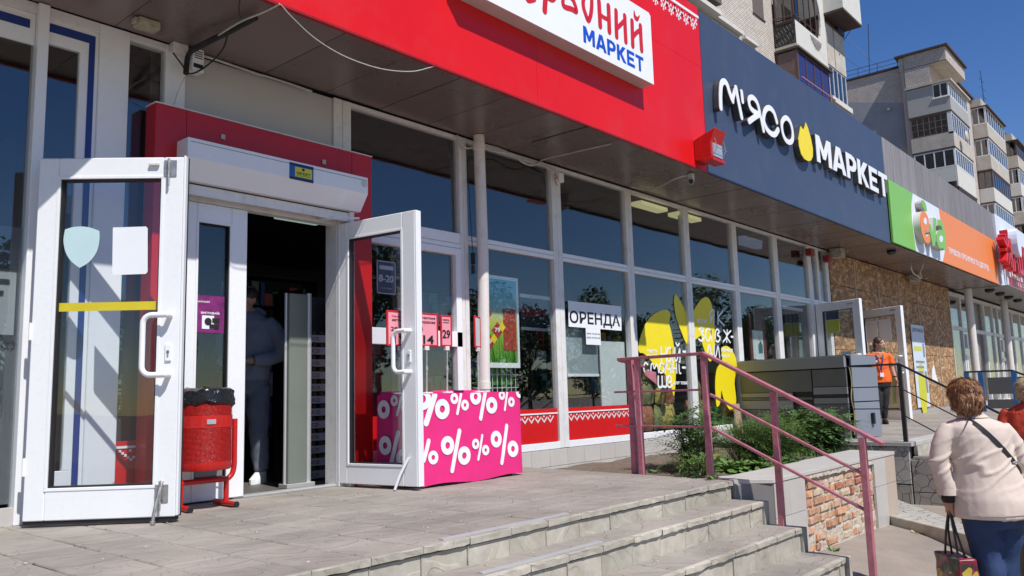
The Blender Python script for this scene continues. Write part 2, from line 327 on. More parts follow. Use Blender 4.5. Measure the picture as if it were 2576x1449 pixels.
def relief_tile(name, sx, sy, t, kind=0, bev=0.004):
    """square cast paver: bevelled slab with the shallow curved ridges of the mould"""
    me = MB().box(-sx/2, sx/2, -sy/2, sy/2, -t, 0).mesh(name, M_tile, bevel=bev); 
    return me
def tile_mat(base, name, ridge):
    m = base.copy(); m.name = name; nt = m.node_tree; b = nt.nodes['Principled BSDF']
    tc = nt.nodes.new('ShaderNodeTexCoord'); oi = nt.nodes.new('ShaderNodeObjectInfo')
    # bent bands: distort object coordinates and take a narrow ridge of a sine
    vo = nt.nodes.new('ShaderNodeVectorMath'); vo.operation = 'MULTIPLY_ADD'; vo.inputs[1].default_value = (1, 1, 1)
    sc = nt.nodes.new('ShaderNodeVectorMath'); sc.operation = 'SCALE'; sc.inputs[0].default_value = (3.1, 1.7, 0); nt.links.new(oi.outputs['Random'], sc.inputs['Scale'])
    nt.links.new(tc.outputs['Object'], vo.inputs[0]); nt.links.new(sc.outputs[0], vo.inputs[2])
    nz = nt.nodes.new('ShaderNodeTexNoise'); nz.inputs['Scale'].default_value = 4.2; nz.inputs['Detail'].default_value = 0.6; nt.links.new(vo.outputs[0], nz.inputs['Vector'])
    m1 = nt.nodes.new('ShaderNodeMath'); m1.operation = 'MULTIPLY'; m1.inputs[1].default_value = 26; nt.links.new(nz.outputs['Fac'], m1.inputs[0])
    m2 = nt.nodes.new('ShaderNodeMath'); m2.operation = 'SINE'; nt.links.new(m1.outputs[0], m2.inputs[0])
    m3 = nt.nodes.new('ShaderNodeMapRange'); m3.interpolation_type = 'SMOOTHSTEP'; m3.inputs['From Min'].default_value = 0.3; m3.inputs['From Max'].default_value = 0.75; nt.links.new(m2.outputs[0], m3.inputs['Value'])
    fn = nt.nodes.new('ShaderNodeTexNoise'); fn.inputs['Scale'].default_value = 60; fn.inputs['Detail'].default_value = 5; nt.links.new(tc.outputs['Object'], fn.inputs['Vector'])
    m4 = nt.nodes.new('ShaderNodeMath'); m4.operation = 'MULTIPLY_ADD'; m4.inputs[1].default_value = 0.35; nt.links.new(fn.outputs['Fac'], m4.inputs[0]); nt.links.new(m3.outputs[0], m4.inputs[2])
    # stains that run across neighbouring tiles
    ge = nt.nodes.new('ShaderNodeNewGeometry'); s1 = nt.nodes.new('ShaderNodeTexNoise'); s1.inputs['Scale'].default_value = 1.3; s1.inputs['Detail'].default_value = 9; s1.inputs['Roughness'].default_value = .62; nt.links.new(ge.outputs['Position'], s1.inputs['Vector'])
    r1 = nt.nodes.new('ShaderNodeMapRange'); r1.inputs['From Min'].default_value = .38; r1.inputs['From Max'].default_value = .64; r1.inputs['To Min'].default_value = .80; r1.inputs['To Max'].default_value = 1.10; nt.links.new(s1.outputs['Fac'], r1.inputs['Value'])
    s2 = nt.nodes.new('ShaderNodeTexVoronoi'); s2.inputs['Scale'].default_value = 7.0; nt.links.new(ge.outputs['Position'], s2.inputs['Vector']); r3 = nt.nodes.new('ShaderNodeMapRange'); r3.inputs['From Min'].default_value = .04; r3.inputs['From Max'].default_value = .075; r3.inputs['To Min'].default_value = .72; nt.links.new(s2.outputs['Distance'], r3.inputs['Value'])
    mm = nt.nodes.new('ShaderNodeMath'); mm.operation = 'MULTIPLY'; nt.links.new(r1.outputs[0], mm.inputs[0]); nt.links.new(r3.outputs[0], mm.inputs[1])
    old = b.inputs['Base Color'].links[0].from_socket; h2 = nt.nodes.new('ShaderNodeHueSaturation'); nt.links.new(old, h2.inputs['Color']); nt.links.new(mm.outputs[0], h2.inputs['Value']); nt.links.new(h2.outputs[0], b.inputs['Base Color'])
    for n_ in list(nt.nodes):
        if n_.type == 'BUMP': nt.nodes.remove(n_)
    bp = nt.nodes.new('ShaderNodeBump'); bp.inputs['Distance'].default_value = ridge; bp.inputs['Strength'].default_value = 1; nt.links.new(m4.outputs[0], bp.inputs['Height']); nt.links.new(bp.outputs[0], b.inputs['Normal'])
    return m
M_tile_r = tile_mat(M_tile, 'terrace_tile_relief', 0.0042)
M_riser_r = tile_mat(M_riser, 'riser_tile_relief', 0.002)

# --- near terrace
def edge_x(y): return 5.935 + (5.655-5.935)*(min(y, 0)/-2.54)
terr = MB(); terr.prism([(-7, 0.12, -0.9), (5.935, 0.12, -0.9), (5.64, -2.50, -0.9), (-7, -2.50, -0.9)], (0, 0, 0.868))
terrace = terr.build('terrace', M_joint, kind='structure')
TS = 0.30
tile_meshes = []
for k in range(3):
    tile_meshes.append(MB().box(-TS/2+.0035, TS/2-.0035, -TS/2+.0035, TS/2-.0035, -0.035, 0).mesh('paving_tile', M_tile_r, bevel=0.005))
def clip_right(poly):
    a = Vector((5.935, 0)); b = Vector((5.655, -2.54)); d = (b-a); out = []
    side = lambda p: d.x*(p[1]-a.y)-d.y*(p[0]-a.x)   # negative: left of the edge (inside)
    n = len(poly)
    for i in range(n):
        p, q = poly[i], poly[(i+1) % n]; sp, sq = side(p), side(q)
        if sp <= 0: out.append(p)
        if sp*sq < 0:
            t = sp/(sp-sq); out.append((p[0]+(q[0]-p[0])*t, p[1]+(q[1]-p[1])*t))
    return out
rows = [(-2.545+TS*j, -2.545+TS*(j+1)) for j in range(9)]
cnt = 0
for (ya, yb) in rows:
    for i in range(-8, 14):
        xa = 1.982+TS*i; xb = xa+TS; yb2 = min(yb, -0.004)
        if xb < -0.4: continue
        full = yb2 == yb and edge_x(ya) > xb+.01 and edge_x(yb) > xb+.01
        if full:
            inst('paving_tile', random.choice(tile_meshes), terrace, ((xa+xb)/2, (ya+yb)/2, random.uniform(-.003, .0015)), (random.uniform(-.006, .006), random.uniform(-.006, .006), 0))
        else:
            p = clip_right([(xa+.0025, ya+.0025), (xb-.0025, ya+.0025), (xb-.0025, yb2-.0025), (xa+.0025, yb2-.0025)])
            if len(p) < 3: continue
            MB().prism([(q[0], q[1], -.035) for q in p], (0, 0, .035)).build('paving_tile', M_tile_r, terrace, bevel=0.003)
        cnt += 1
# --- stairs
SY = [-2.54, -2.765, -3.03, -3.32, -3.61, -3.90]; SZ = [0, -0.135, -0.295, -0.46, -0.62, -0.78]; SXR = 5.66
st = MB()
for k in range(1, 6):
    st.box(-7, SXR-.03, SY[k]+.025, SY[k-1]+.04, -1.2, SZ[k]-.036)
stairs = st.build('stairs', M_joint, kind='structure')
random.seed(11)
def rough_nosing(x0, x1, y, z, t, dep):
    """front edge of a tread with broken lip"""
    n = 7; mb = MB(); top = []; bot = []
    f0 = []; f1 = []; f2 = []
    for i in range(n+1):
        x = x0+(x1-x0)*i/n
        j = random.uniform(0, .006); k = random.uniform(0, .007)
        f0.append((x, y+dep, z)); f1.append((x, y+j*.5, z-random.uniform(0, .0015))); f2.append((x, y+random.uniform(-.002, .003), z-.006)); top.append((x, y+k*.6, z-t+k)); bot.append((x, y+dep, z-t))
    return mb.loft([f0, f1, f2, top, bot], cap=False)
for k in range(1, 6):
    zt = SZ[k-1]; zb = SZ[k]; y = SY[k-1]
    xs_ = 1.982-TS*8 + (0 if k == 1 else random.uniform(-.14, .14))
    i = 0
    while xs_ < SXR-.01:
        xe = min(xs_+TS+random.uniform(-.004, .004), SXR)
        if xe > 0.9:
            dy = random.uniform(-.004, .004)
            MB().box(xs_+.003, xe-.003, y+.012+dy, y+.035, zb-.02, zt-.04+random.uniform(-.004, .002)).build('riser_tile', M_riser_r, stairs, bevel=0.003)
            rough_nosing(xs_+.002, xe-.002, y-.006, zt-.0015, .036, .03).build('edge_tile', M_riser_r, stairs)
        xs_ = xe; i += 1
    if k >= 1 and k < 6:
        # tread tiles of step k
        xs_ = 1.982-TS*8+random.uniform(-.2, .2)
        while xs_ < SXR-.01:
            xe = min(xs_+TS, SXR)
            if xe > 0.9: MB().box(xs_+.0025, xe-.0025, SY[k]+.022, SY[k-1]+.012, zb-.036, zb+random.uniform(-.001, .001)).build('tread_tile', M_tile_r, stairs, bevel=0.003)
            xs_ = xe
# side cheek blocks at the right end of the flight
for k in range(0, 5):
    y0 = SY[k]; y1 = SY[k+1] if k < 5 else SY[k]-.3
    MB().box(SXR, SXR+.075, y1-.01, y0-.012, -1.0, SZ[k+1]-.004).build('cheek_tile', M_riser_r, stairs, bevel=0.004)
# metal edge strips
for (a, b, z) in ((T(1, 3, 1840, 1078), T(2, 3, 565, 818), 0.004), (T(1, 3, 2235, 1415), T(2, 3, 905, 1100), SZ[1]+.004)):
    p = G(*a, z); q = G(*b, z); yy = (p.y+q.y)/2
    MB().box(p.x, q.x, yy-.014, yy+.014, z-.012, z+.003).box(p.x, q.x, yy-.02, yy-.014, z-.010, z+.001).build('metal_edge_strip', M_alu, stairs, bevel=.001)

# --- canopy: body, soffit panels, fascia backing
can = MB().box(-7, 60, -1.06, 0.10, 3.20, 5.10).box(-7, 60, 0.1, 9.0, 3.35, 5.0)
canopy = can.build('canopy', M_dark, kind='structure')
random.seed(3)
x = 2.20-0.566*14
while x < 24.6:
    g_ = 0.006 if random.random() > .3 else 0.014
    MB().box(x+g_/2, x+.566-g_/2, -1.062, -0.012, 3.172+random.uniform(0, .004), 3.19).build('soffit_panel', M_soffit, canopy)
    x += 0.566
# narrow front trim of the soffit
M_slat = mat('pale_grey_slat_soffit', (0.24, 0.235, 0.215), 0.35, metal=0.2, var=0.1, scale=2)
x = 24.62
while x < 44:
    MB().box(x+.004, x+.29, -1.3, 0.0, 3.16, 3.18).build('soffit_slat', M_slat, canopy); x += 0.3

# --- shop interior (dark rooms behind the glass)
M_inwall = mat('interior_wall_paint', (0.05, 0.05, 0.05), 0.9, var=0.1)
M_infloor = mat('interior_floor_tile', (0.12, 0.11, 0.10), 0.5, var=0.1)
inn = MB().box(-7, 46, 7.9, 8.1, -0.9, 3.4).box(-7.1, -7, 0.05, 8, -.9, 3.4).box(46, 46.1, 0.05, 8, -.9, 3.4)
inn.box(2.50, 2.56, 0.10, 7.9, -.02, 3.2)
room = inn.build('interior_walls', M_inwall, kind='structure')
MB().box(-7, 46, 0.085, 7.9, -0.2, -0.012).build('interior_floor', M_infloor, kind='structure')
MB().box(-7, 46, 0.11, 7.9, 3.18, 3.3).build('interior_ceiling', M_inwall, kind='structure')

# --- planter between the two entrances
coping_z = -0.002
pl = MB()
PX1 = 8.78; PYF = -2.75
pl.prism([(5.70, -2.54, -1.0), (5.87, PYF+.03, -1.0), (PX1-.02, PYF+.03, -1.0), (PX1+.10, -2.30, -1.0), (8.4, -2.30, -1), (5.98, -2.36, -1.0), (5.93, -2.0, -1.0), (5.80, -2.0, -1)], (0, 0, 0.97))
planter = pl.build('planter_wall', M_concrete, label='low planter wall clad in beige tiles with a patch of bare brick', cat='planter wall')
# coping slabs
cp = [(5.70, -2.515), (5.86, PYF-.012), (6.60, PYF-.012), (6.60, -2.36), (5.97, -2.36), (5.86, -2.30)]
MB().prism([(a, b, -.03) for a, b in cp], (0, 0, .03)).build('coping_slab', M_plinth, planter, bevel=.002)
for a, b in ((6.605, 7.40), (7.405, 8.10), (8.105, PX1)):
    y2 = (-2.36, -2.34, -2.30)[(a > 7)+(a > 8)]
    MB().prism([(a, PYF-.012, -.03), (b, PYF-.012, -.03), (b+(.09 if b == PX1 else 0), y2, -.03), (a, y2, -.03)], (0, 0, .03)).build('coping_slab', M_plinth, planter, bevel=.002)
# tiles of the front face: left block, right block; brick between
bx0 = W(*T(3, 3, 365, 500), PYF).x; bx1 = W(*T(3, 3, 1065, 400), PYF).x
zj = W(*T(3, 3, 200, 840), PYF).z
for (a, b, m_) in ((5.885, W(*T(3, 3, 205, 500), PYF).x, M_plinth), (W(*T(3, 3, 205, 500), PYF).x, bx0, M_plinth), (bx1, W(*T(3, 3, 1170, 300), PYF).x, M_plinth), (W(*T(3, 3, 1170, 300), PYF).x, PX1, M_plinth2)):
    for (z0, z1) in ((-1.0, zj-.002), (zj+.002, -.036)):
        MB().box(a+.0015, b-.0015, PYF-.006, PYF+.02, z0, z1).build('cladding_tile', m_, planter, bevel=.0015)
MB().hexa([(5.70, -2.545, -.9), (5.872, PYF-.004, -.9), (5.872, PYF+.02, -.9), (5.72, -2.53, -.9), (5.70, -2.545, -.036), (5.872, PYF-.004, -.036), (5.872, PYF+.02, -.036), (5.72, -2.53, -.036)]).build('cladding_tile', M_greytile, planter, label='dark grey tile on the stair side of the planter', bevel=.002)
# exposed bricks, slightly recessed, uneven, some mortar left on
M_brk = [mat('old_red_brick', (0.43, 0.17, 0.095), 0.95, var=0.3, scale=18, bump=0.008, bscale=30, rnd=0.25, dirt=(0.55, 0.50, 0.43), dirt_amt=0.85, dirt_scale=9),
         mat('old_orange_brick', (0.50, 0.27, 0.155), 0.95, var=0.3, scale=15, bump=0.008, bscale=26, rnd=0.2, dirt=(0.55, 0.50, 0.42), dirt_amt=0.95, dirt_scale=8),
         mat('old_tan_brick', (0.50, 0.38, 0.25), 0.95, var=0.3, scale=15, bump=0.008, bscale=26, rnd=0.2, dirt=(0.58, 0.53, 0.46), dirt_amt=0.95, dirt_scale=10)]
M_mortar = mat('crumbling_mortar', (0.52, 0.45, 0.37), 0.97, var=0.3, scale=22, bump=0.02, bscale=26)
mo = MB(); nx_ = 46; nz_ = 26; R0 = []
for j in range(nz_+1):
    for i in range(nx_+1):
        xx = bx0-.01+(bx1-bx0+.02)*i/nx_; zz = -.95+.90*j/nz_
        R0.append((xx, PYF+.022+.014*noise.noise(Vector((xx*16, zz*16, 3)))+.006*noise.noise(Vector((xx*50, zz*50, 1))), zz))
mo.add(R0, [(j*(nx_+1)+i, j*(nx_+1)+i+1, (j+1)*(nx_+1)+i+1, (j+1)*(nx_+1)+i) for j in range(nz_) for i in range(nx_)])
mo.build('mortar_bed', M_mortar, planter, smooth=True)
random.seed(21); z = -.92; row = 0
while z < -.05:
    h = .062+random.uniform(-.003, .003); xx = bx0-random.choice((.06, .18))
    while xx < bx1:
        L_ = random.choice((.24, .24, .118)); a = max(xx, bx0+.004); b = min(xx+L_, bx1-.004)
        if b-a > .03 and random.random() > (.12 if z < -.55 else .01):
            dpt = random.uniform(-.012, .010)+(.006 if z < -.5 else 0)
            o = MB().box(a+.004, b-.004, PYF+.014+dpt, PYF+.06, z+random.uniform(0, .004), min(z+h, -.045)).mesh('brick', random.choice(M_brk+[M_brk[1]]), bevel=.009, seg=2)
            bm = bmesh.new(); bm.from_mesh(o)
            bmesh.ops.subdivide_edges(bm, edges=[e for e in bm.edges if e.calc_length() > .05], cuts=3)
            for v in bm.verts: v.co += Vector((0, 1, 0.5))*(.007*noise.noise(v.co*35))
            bm.to_mesh(o); bm.free()
            inst('brick', o, planter)
        xx += L_+.006
    z += h+.009; row += 1
# thin broken render lip above the bricks
lip = MB(); n = 40
lip.loft([[(bx0-.02+(bx1-bx0+.03)*i/n, PYF-.004+random.uniform(-.004, .004), -.036) for i in range(n+1)], [(bx0-.02+(bx1-bx0+.03)*i/n, PYF-.006, -.05-random.uniform(0, .03)) for i in range(n+1)], [(bx0-.02+(bx1-bx0+.03)*i/n, PYF+.03, -.055) for i in range(n+1)]], cap=False)
lip.build('broken_render', M_mortar, planter)
# soil
so_ = MB(); nX, nY = 36, 24; V_ = []
for j in range(nY+1):
    for i in range(nX+1):
        xx = 5.95+(10.1-5.95)*i/nX; yy = -2.40+2.38*j/nY
        xx2 = max(xx, 5.70+.09*(yy+2.54)/2.54+.04)
        V_.append((xx2, yy, -.10+.04*noise.noise(Vector((xx*2, yy*2, 0)))+.02*noise.noise(Vector((xx*9, yy*9, 4)))))
so_.add(V_, [(j*(nX+1)+i, j*(nX+1)+i+1, (j+1)*(nX+1)+i+1, (j+1)*(nX+1)+i) for j in range(nY) for i in range(nX)])
so_.build('planter_soil', M_soil, kind='structure', smooth=True)

# --- second terrace, its side cheek in crazy-paving tiles and steps down
def crazy(name, base_col, joint_col, scale=7.0):
    m = bpy.data.materials.new(name); m.use_nodes = True; nt = m.node_tree; b = nt.nodes['Principled BSDF']; b.inputs['Roughness'].default_value = .85
    tc = nt.nodes.new('ShaderNodeTexCoord'); vo = nt.nodes.new('ShaderNodeTexVoronoi'); vo.feature = 'DISTANCE_TO_EDGE'; vo.inputs['Scale'].default_value = scale
    nt.links.new(tc.outputs['Object'], vo.inputs['Vector'])
    mr = nt.nodes.new('ShaderNodeMapRange'); mr.inputs['From Max'].default_value = .03; nt.links.new(vo.outputs['Distance'], mr.inputs['Value'])
    nz = nt.nodes.new('ShaderNodeTexNoise'); nz.inputs['Scale'].default_value = 9; nz.inputs['Detail'].default_value = 6
    nt.links.new(tc.outputs['Object'], nz.inputs['Vector'])
    mx = nt.nodes.new('ShaderNodeMix'); mx.data_type = 'RGBA'; mx.inputs['A'].default_value = (*joint_col, 1); nt.links.new(mr.outputs[0], mx.inputs['Factor'])
    cr = nt.nodes.new('ShaderNodeMix'); cr.data_type = 'RGBA'; cr.inputs['A'].default_value = (*[c*.8 for c in base_col], 1); cr.inputs['B'].default_value = (*[min(1, c*1.2) for c in base_col], 1); nt.links.new(nz.outputs['Fac'], cr.inputs['Factor'])
    nt.links.new(cr.outputs['Result'], mx.inputs['B']); nt.links.new(mx.outputs['Result'], b.inputs['Base Color'])
    bp = nt.nodes.new('ShaderNodeBump'); bp.inputs['Distance'].default_value = .012; bp.inputs['Strength'].default_value = 1; nt.links.new(mr.outputs[0], bp.inputs['Height']); nt.links.new(bp.outputs[0], b.inputs['Normal'])
    return m
M_crazy = crazy('stone_pattern_tile', (0.38, 0.36, 0.32), (0.26, 0.24, 0.21), 9.0)
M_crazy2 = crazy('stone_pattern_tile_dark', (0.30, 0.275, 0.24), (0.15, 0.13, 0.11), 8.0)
t2 = MB().box(10.18, 24.2, -2.50, 0.1, -1.0, -0.035)
terrace2 = t2.build('far_terrace', M_joint, kind='structure')
x = 10.16
while x < 24.1:
    for j in range(5):
        MB().box(x+.003, x+.497, -2.53+.5*j+.003, min(-2.53+.5*j+.497, -.012), -.04, 0).build('paving_tile', M_tile_r, terrace2, bevel=.003)
    x += .5
MB().box(10.12, 10.30, -2.56, -0.3, -.045, .005).build('coping_slab', M_concrete, terrace2, bevel=.004)
MB().box(10.30, 19.0, -2.56, -2.35, -.045, .004).build('coping_slab', M_concrete, terrace2, bevel=.004)
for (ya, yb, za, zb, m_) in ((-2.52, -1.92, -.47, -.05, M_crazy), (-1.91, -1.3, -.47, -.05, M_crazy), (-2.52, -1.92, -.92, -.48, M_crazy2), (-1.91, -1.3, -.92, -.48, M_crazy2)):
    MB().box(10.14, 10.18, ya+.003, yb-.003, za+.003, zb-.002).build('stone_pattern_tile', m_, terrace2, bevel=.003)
st2 = MB().box(10.20, 19.0, -2.92, -2.50, -1.0, -.195).box(10.2, 19, -3.25, -2.92, -1.0, -.365).box(10.2, 19, -3.58, -3.25, -1, -.535)
stairs2 = st2.build('far_stairs', M_concrete, kind='structure')
MB().box(10.30, 19, -2.57, -2.53, -.16, -.047).build('riser_tile', M_riser_r, stairs2)
for k, (y_, z_) in enumerate(((-2.55, -.16), (-2.89, -.33), (-3.22, -.50))):
    xx = 10.16
    while xx < 19:
        MB().box(xx+.003, xx+.397, y_-.36, y_+.0, z_-.035, z_).build('tread_tile', M_tile_r, stairs2, bevel=.003)
        if k: MB().box(xx+.003, xx+.397, y_-.035, y_-.0, z_+.0, z_+.14).build('riser_tile', M_riser_r, stairs2, bevel=.003)
        xx += .4
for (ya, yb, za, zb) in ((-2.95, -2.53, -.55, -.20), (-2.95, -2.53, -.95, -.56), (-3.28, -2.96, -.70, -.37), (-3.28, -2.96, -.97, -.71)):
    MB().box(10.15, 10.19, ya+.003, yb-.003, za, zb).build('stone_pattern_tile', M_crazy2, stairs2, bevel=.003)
# low paved apron between the planter and the far stairs
pa = [G(*T(3, 3, 1235, 845), -.60), G(*T(3, 3, 1690, 955), -.60)]
d_ = (pa[1]-pa[0]).normalized(); e0 = pa[0]-d_*.15; e1 = pa[1]+d_*1.2
apron = MB().prism([(e0.x, e0.y, -1.0), (e1.x, e1.y, -1.0), (10.15, -2.2, -1.0), (8.9, -1.2, -1.0), (8.86, -2.25, -1)], (0, 0, .40)).build('paved_apron', M_crazy, kind='structure')
MB().bar(e0+Vector((0, 0, -.07)), e1+Vector((0, 0, -.07)), .07, .16).build('curb_stone', M_riser_r, apron, bevel=.006)

# grit and crumbs swept against the steps
random.seed(99); cr_ = MB()
for k in range(170):
    x = random.uniform(1.2, 5.6); y = random.choice((random.uniform(-2.5, -.6), random.uniform(-2.75, -2.56), random.uniform(-3.0, -2.8))); z = 0 if y > -2.545 else (SZ[1] if y > -2.765 else SZ[2])
    s_ = random.uniform(.003, .009); cr_.box(x, x+s_*random.uniform(.6, 2), y, y+s_, z, z+s_*.6)
tag(cr_.build('grit', M_mortar, fix=False), 'loose grit and crumbs scattered on the terrace and treads', 'grit', kind='stuff')
# ================================================================== SHOPFRONTS
MU = [(3.99, 4.165), (5.455, 5.56), (6.89, 7.05), (8.35, 8.49), (9.78, 9.93), (11.235, 11.385), (12.71, 12.88), (14.16, 14.33), (14.585, 14.69), (15.02, 15.16)]
front = empty('glazed_shopfront', (9.5, 0, 0), label='white framed shop glazing under the brown canopy between the red portal and the boarded wall', cat='shopfront')
front.location = (0, 0, 0)
for i, (a, b) in enumerate(MU):
    m_ = M_white_old if i else M_white_old
    mid = (a+b)/2
    mb = MB().box(a, mid-.002, -.004, .075, .10 if i else 0, 3.16).box(mid+.002, b, -.004, .075, .10 if i else 0, 3.16).box(mid-.004, mid+.004, .004, .07, .1, 3.16)
    mb.build('mullion', m_, front, bevel=.003)
ZB, ZT = 2.105, 2.195
for i in range(len(MU)-1):
    a = MU[i][1]; b = MU[i+1][0]
    if i == 0: a = 4.165
    # top bead, transom
    MB().box(a, b, 0, .07, 3.125, 3.16).build('head_rail', M_white_old, front, bevel=.002)
    tz0, tz1 = (2.055, 2.20) if i == 0 else (ZB, ZT)
    MB().box(a, b, 0.001, .07, tz0+.046, tz1).box(a, b, -.002, .07, tz0, tz0+.042).build('transom', M_white if i < 9 else M_white_old, front, bevel=.003)
    # slim glazing bead on upper pane, dark gasket
    MB().box(a+.012, b-.012, .035, .043, tz1+.008, 3.12).build('upper_pane', M_glass_up, front)
    if i in (7,): continue
    if i == 0:
        MB().box(a, b, 0, .07, 0.1, .17).build('bottom_rail', M_white, front, bevel=.003)
        # hinged sash: frame, middle rail
        for (xa, xb, za, zb) in ((b-.075, b-.004, .17, 2.05), (a, b-.075, 1.985, 2.05), (a, b-.075, .17, .24), (a, b-.004, 1.12, 1.26)):
            MB().box(xa, xb, -.012, .06, za, zb).build('sash_rail', M_white, front, bevel=.003)
        MB().box(a+.01, b-.08, .03, .038, .24, 2.0).build('lower_pane', M_glass, front)
        MB().box(a+.02, b-.08, .018, .022, .24, .52).build('red_film_band', M_redband, front)
        continue
    zb_ = .165 if i < 6 else .10
    MB().box(a, b, -.003, .07, .098, .168).build('bottom_rail', M_white, front, bevel=.003)
    MB().box(a+.008, b-.008, .035, .043, .17, ZB-.008).build('lower_pane', M_glass, front)
    if i in (1, 2):
        fb = MB().box(a+.006, b-.006, .018, .030, .172, .514).build('red_film_band', M_redband, front)
        orn = MB(); orn.box(a+.006, b-.006, .012, .0165, .458, .472)
        px_ = .0125; xx = a+.012
        while xx < b-.02-8*px_:
            for k in range(9):   # cross-stitch zigzag of small squares
                zz = abs(4-k); orn.box(xx+k*px_, xx+(k+1)*px_, .013, .0165, .372+zz*px_, .372+(zz+1.35)*px_)
            orn.box(xx+3.6*px_, xx+5.0*px_, .013, .0165, .372+4.6*px_, .372+5.9*px_)
            xx += 8.2*px_
        orn.build('stitch_ornament', M_white_clean, fb, fix=False)
# plinth tiles below the frames
x = 4.3
while x < 11.1:
    MB().box(x+.0015, x+.2985, -.012, .03, -.075 if x > 5.9 else 0.0, .093).build('plinth_tile', M_plinth, front, bevel=.0015)
    if x > 5.8: MB().box(x+.0015, x+.2985, -.012, .03, -.35, -.079).build('plinth_tile', M_plinth, front, bevel=.0015)
    x += .3
M_greyboard = mat('grey_plinth_board', (0.36, 0.36, 0.37), .6, var=.05)
for (a, b) in ((11.1, 14.2), (15.2, 19.7), (19.7, 24.1)):
    MB().box(a, b, -.02, .04, -.1, .08).build('plinth_board', M_greyboard, front)

# far entrance door frame bay (x 14.16..15.16) dark doorway with strip curtain
M_curt = mat('dark_strip_curtain', (0.05, 0.045, 0.042), .5, var=.4, scale=10, stretch=(1, 1, .1))
cur = empty('strip_curtain', (12.9, .12, 0), label='dark strip curtain hanging in the doorway left of the open white door', cat='curtain'); cur.location = (0, 0, 0)
for k in range(9):
    xx = 13.38+k*.085
    MB().box(xx, xx+.08, .16+.012*(k % 2), .164+.012*(k % 2), .02, 1.98).build('strip', M_curt, cur)
MB().box(13.33, 14.17, .15, .19, 1.98, 2.03).build('header_rail', M_white_old, cur)

# ---- pharmacy front at the left
ph = empty('pharmacy_shopfront', (0, 0, 0), label='white framed pharmacy window with a blue border stripe at the left of the terrace', cat='shopfront')
M_blue = mat('deep_blue_film', (0.012, 0.035, 0.20), .35, var=.05)
for (a, b, z0, z1, n_) in ((1.735, 1.80, 0, 3.17, 'door_post'), (2.115, 2.31, 0, 3.17, 'mullion'), (2.56, 2.705, 0, 3.17, 'mullion')):
    MB().box(a, b, -.03 if n_ == 'door_post' else -.002, .08, z0, z1).build(n_, M_white, ph, bevel=.004)
for q_ in ((1.80, 2.115, 0, .08, 3.10, 3.17), (2.31, 2.56, 0, .08, 3.12, 3.17)): MB().box(*q_).build('head_rail', M_white_old, ph, bevel=.003)
for q_ in ((1.80, 2.115, -.006, .08, 0.02, .085), (2.31, 2.56, -.006, .08, .02, .15)): MB().box(*q_).build('bottom_rail', M_white, ph, bevel=.003)
fr = MB(); X0, X1, Z0, Z1 = 1.80, 2.115, .085, 3.10
# white sash with the stripe lying on it
fr.box(X0, X1, .012, .05, Z1-.16, Z1).box(X0, X1, .012, .05, Z0, Z0+.20).box(X1-.115, X1, .012, .05, Z0+.2, Z1-.16)
sash = fr.build('sash_frame', M_white, ph, bevel=.003)
MB().box(X0, X1-.025, .006, .0115, Z1-.085, Z1-.03).box(X1-.062, X1-.025, .006, .0115, Z0+.085, Z1-.085).box(X0, X1-.025, .006, .0115, Z0+.045, Z0+.085).build('blue_stripe', M_blue, sash)
MB().box(X0, X1-.115, .03, .038, Z0+.2, Z1-.16).build('pane', M_glass, ph)
MB().box(2.31, 2.56, .03, .038, .44, 3.12).build('pane', M_glass, ph)
rp = MB().box(2.312, 2.558, .01, .05, .152, .44).build('red_panel', M_redband, ph)
o_ = MB().box(2.312, 2.558, .004, .0095, .395, .41)
for k in range(9):
    zz = abs(4-k); o_.box(2.33+k*.018, 2.345+k*.018, .004, .0095, .315+zz*.014, .33+zz*.014)
o_.box(2.395, 2.41, .004, .0095, .372, .387)
o_.build('stitch_ornament', M_white_clean, rp)
# glazed pharmacy doorway further left, with printed poster inside
M_poster_dk = mat('grey_print_film', (0.085, 0.095, 0.105), .5, var=.25, scale=2.5)
MB().box(-3.0, 1.735, .03, .038, .12, 3.12).build('pane', M_glass, ph)
MB().box(0.9, 1.733, .012, .0295, 2.90, 3.098).build('sash_frame', M_white, ph)
MB().box(0.9, 1.70, .006, .0115, 3.0, 3.055).build('blue_stripe', M_blue, ph)
MB().box(-3.0, 1.735, 0, .08, 3.10, 3.17).build('head_rail', M_white_old, ph)
MB().box(-3.0, 1.735, -.01, .05, 0, .10).build('plinth_tile', M_plinth, ph)
ps = MB().box(.6, 1.735, .06, .066, .12, 1.75).build('poster', M_poster_dk); tag(ps, 'grey printed poster with a monitor picture behind the dark pharmacy glass', 'poster')
M_print = mat('pale_grey_print', (0.30, 0.32, 0.34), .6, var=.05); M_print_dk = mat('dark_print', (0.03, 0.035, 0.045), .6, var=.05)
txt = MB(); text_mb(txt, 'e-apteka.com', W(*T(0, 2, -60, 630), .055), Vector((.36, 0, 0)), Vector((0, 0, .055)), .002)
txt.build('lettering', M_print_dk, ps)
mon = MB(); 
for q in (((-40, 1330), (200, 1255), (205, 1270), (-40, 1350)),): pass
a = W(*T(0, 1, 200, 1255), .05); mon.box(a.x-.34, a.x, .052, .058, a.z-.44, a.z).build('monitor_print', M_print, ps)
mon2 = MB().box(a.x-.34, a.x-.0, .048, .0515, a.z-.02, a.z).box(a.x-.015, a.x, .048, .0515, a.z-.44, a.z-.02).box(a.x-.34, a.x-.015, .048, .0515, a.z-.44, a.z-.40).box(a.x-.20, a.x-.15, .048, .0515, a.z-.53, a.z-.44).box(a.x-.27, a.x-.08, .048, .0515, a.z-.56, a.z-.53)
for k in range(3): mon2.box(a.x-.30, a.x-.05-.03*k, .048, .0515, a.z-.10-.07*k, a.z-.07-.07*k)
mon2.build('monitor_outline', M_print_dk, ps)
ln = MB()
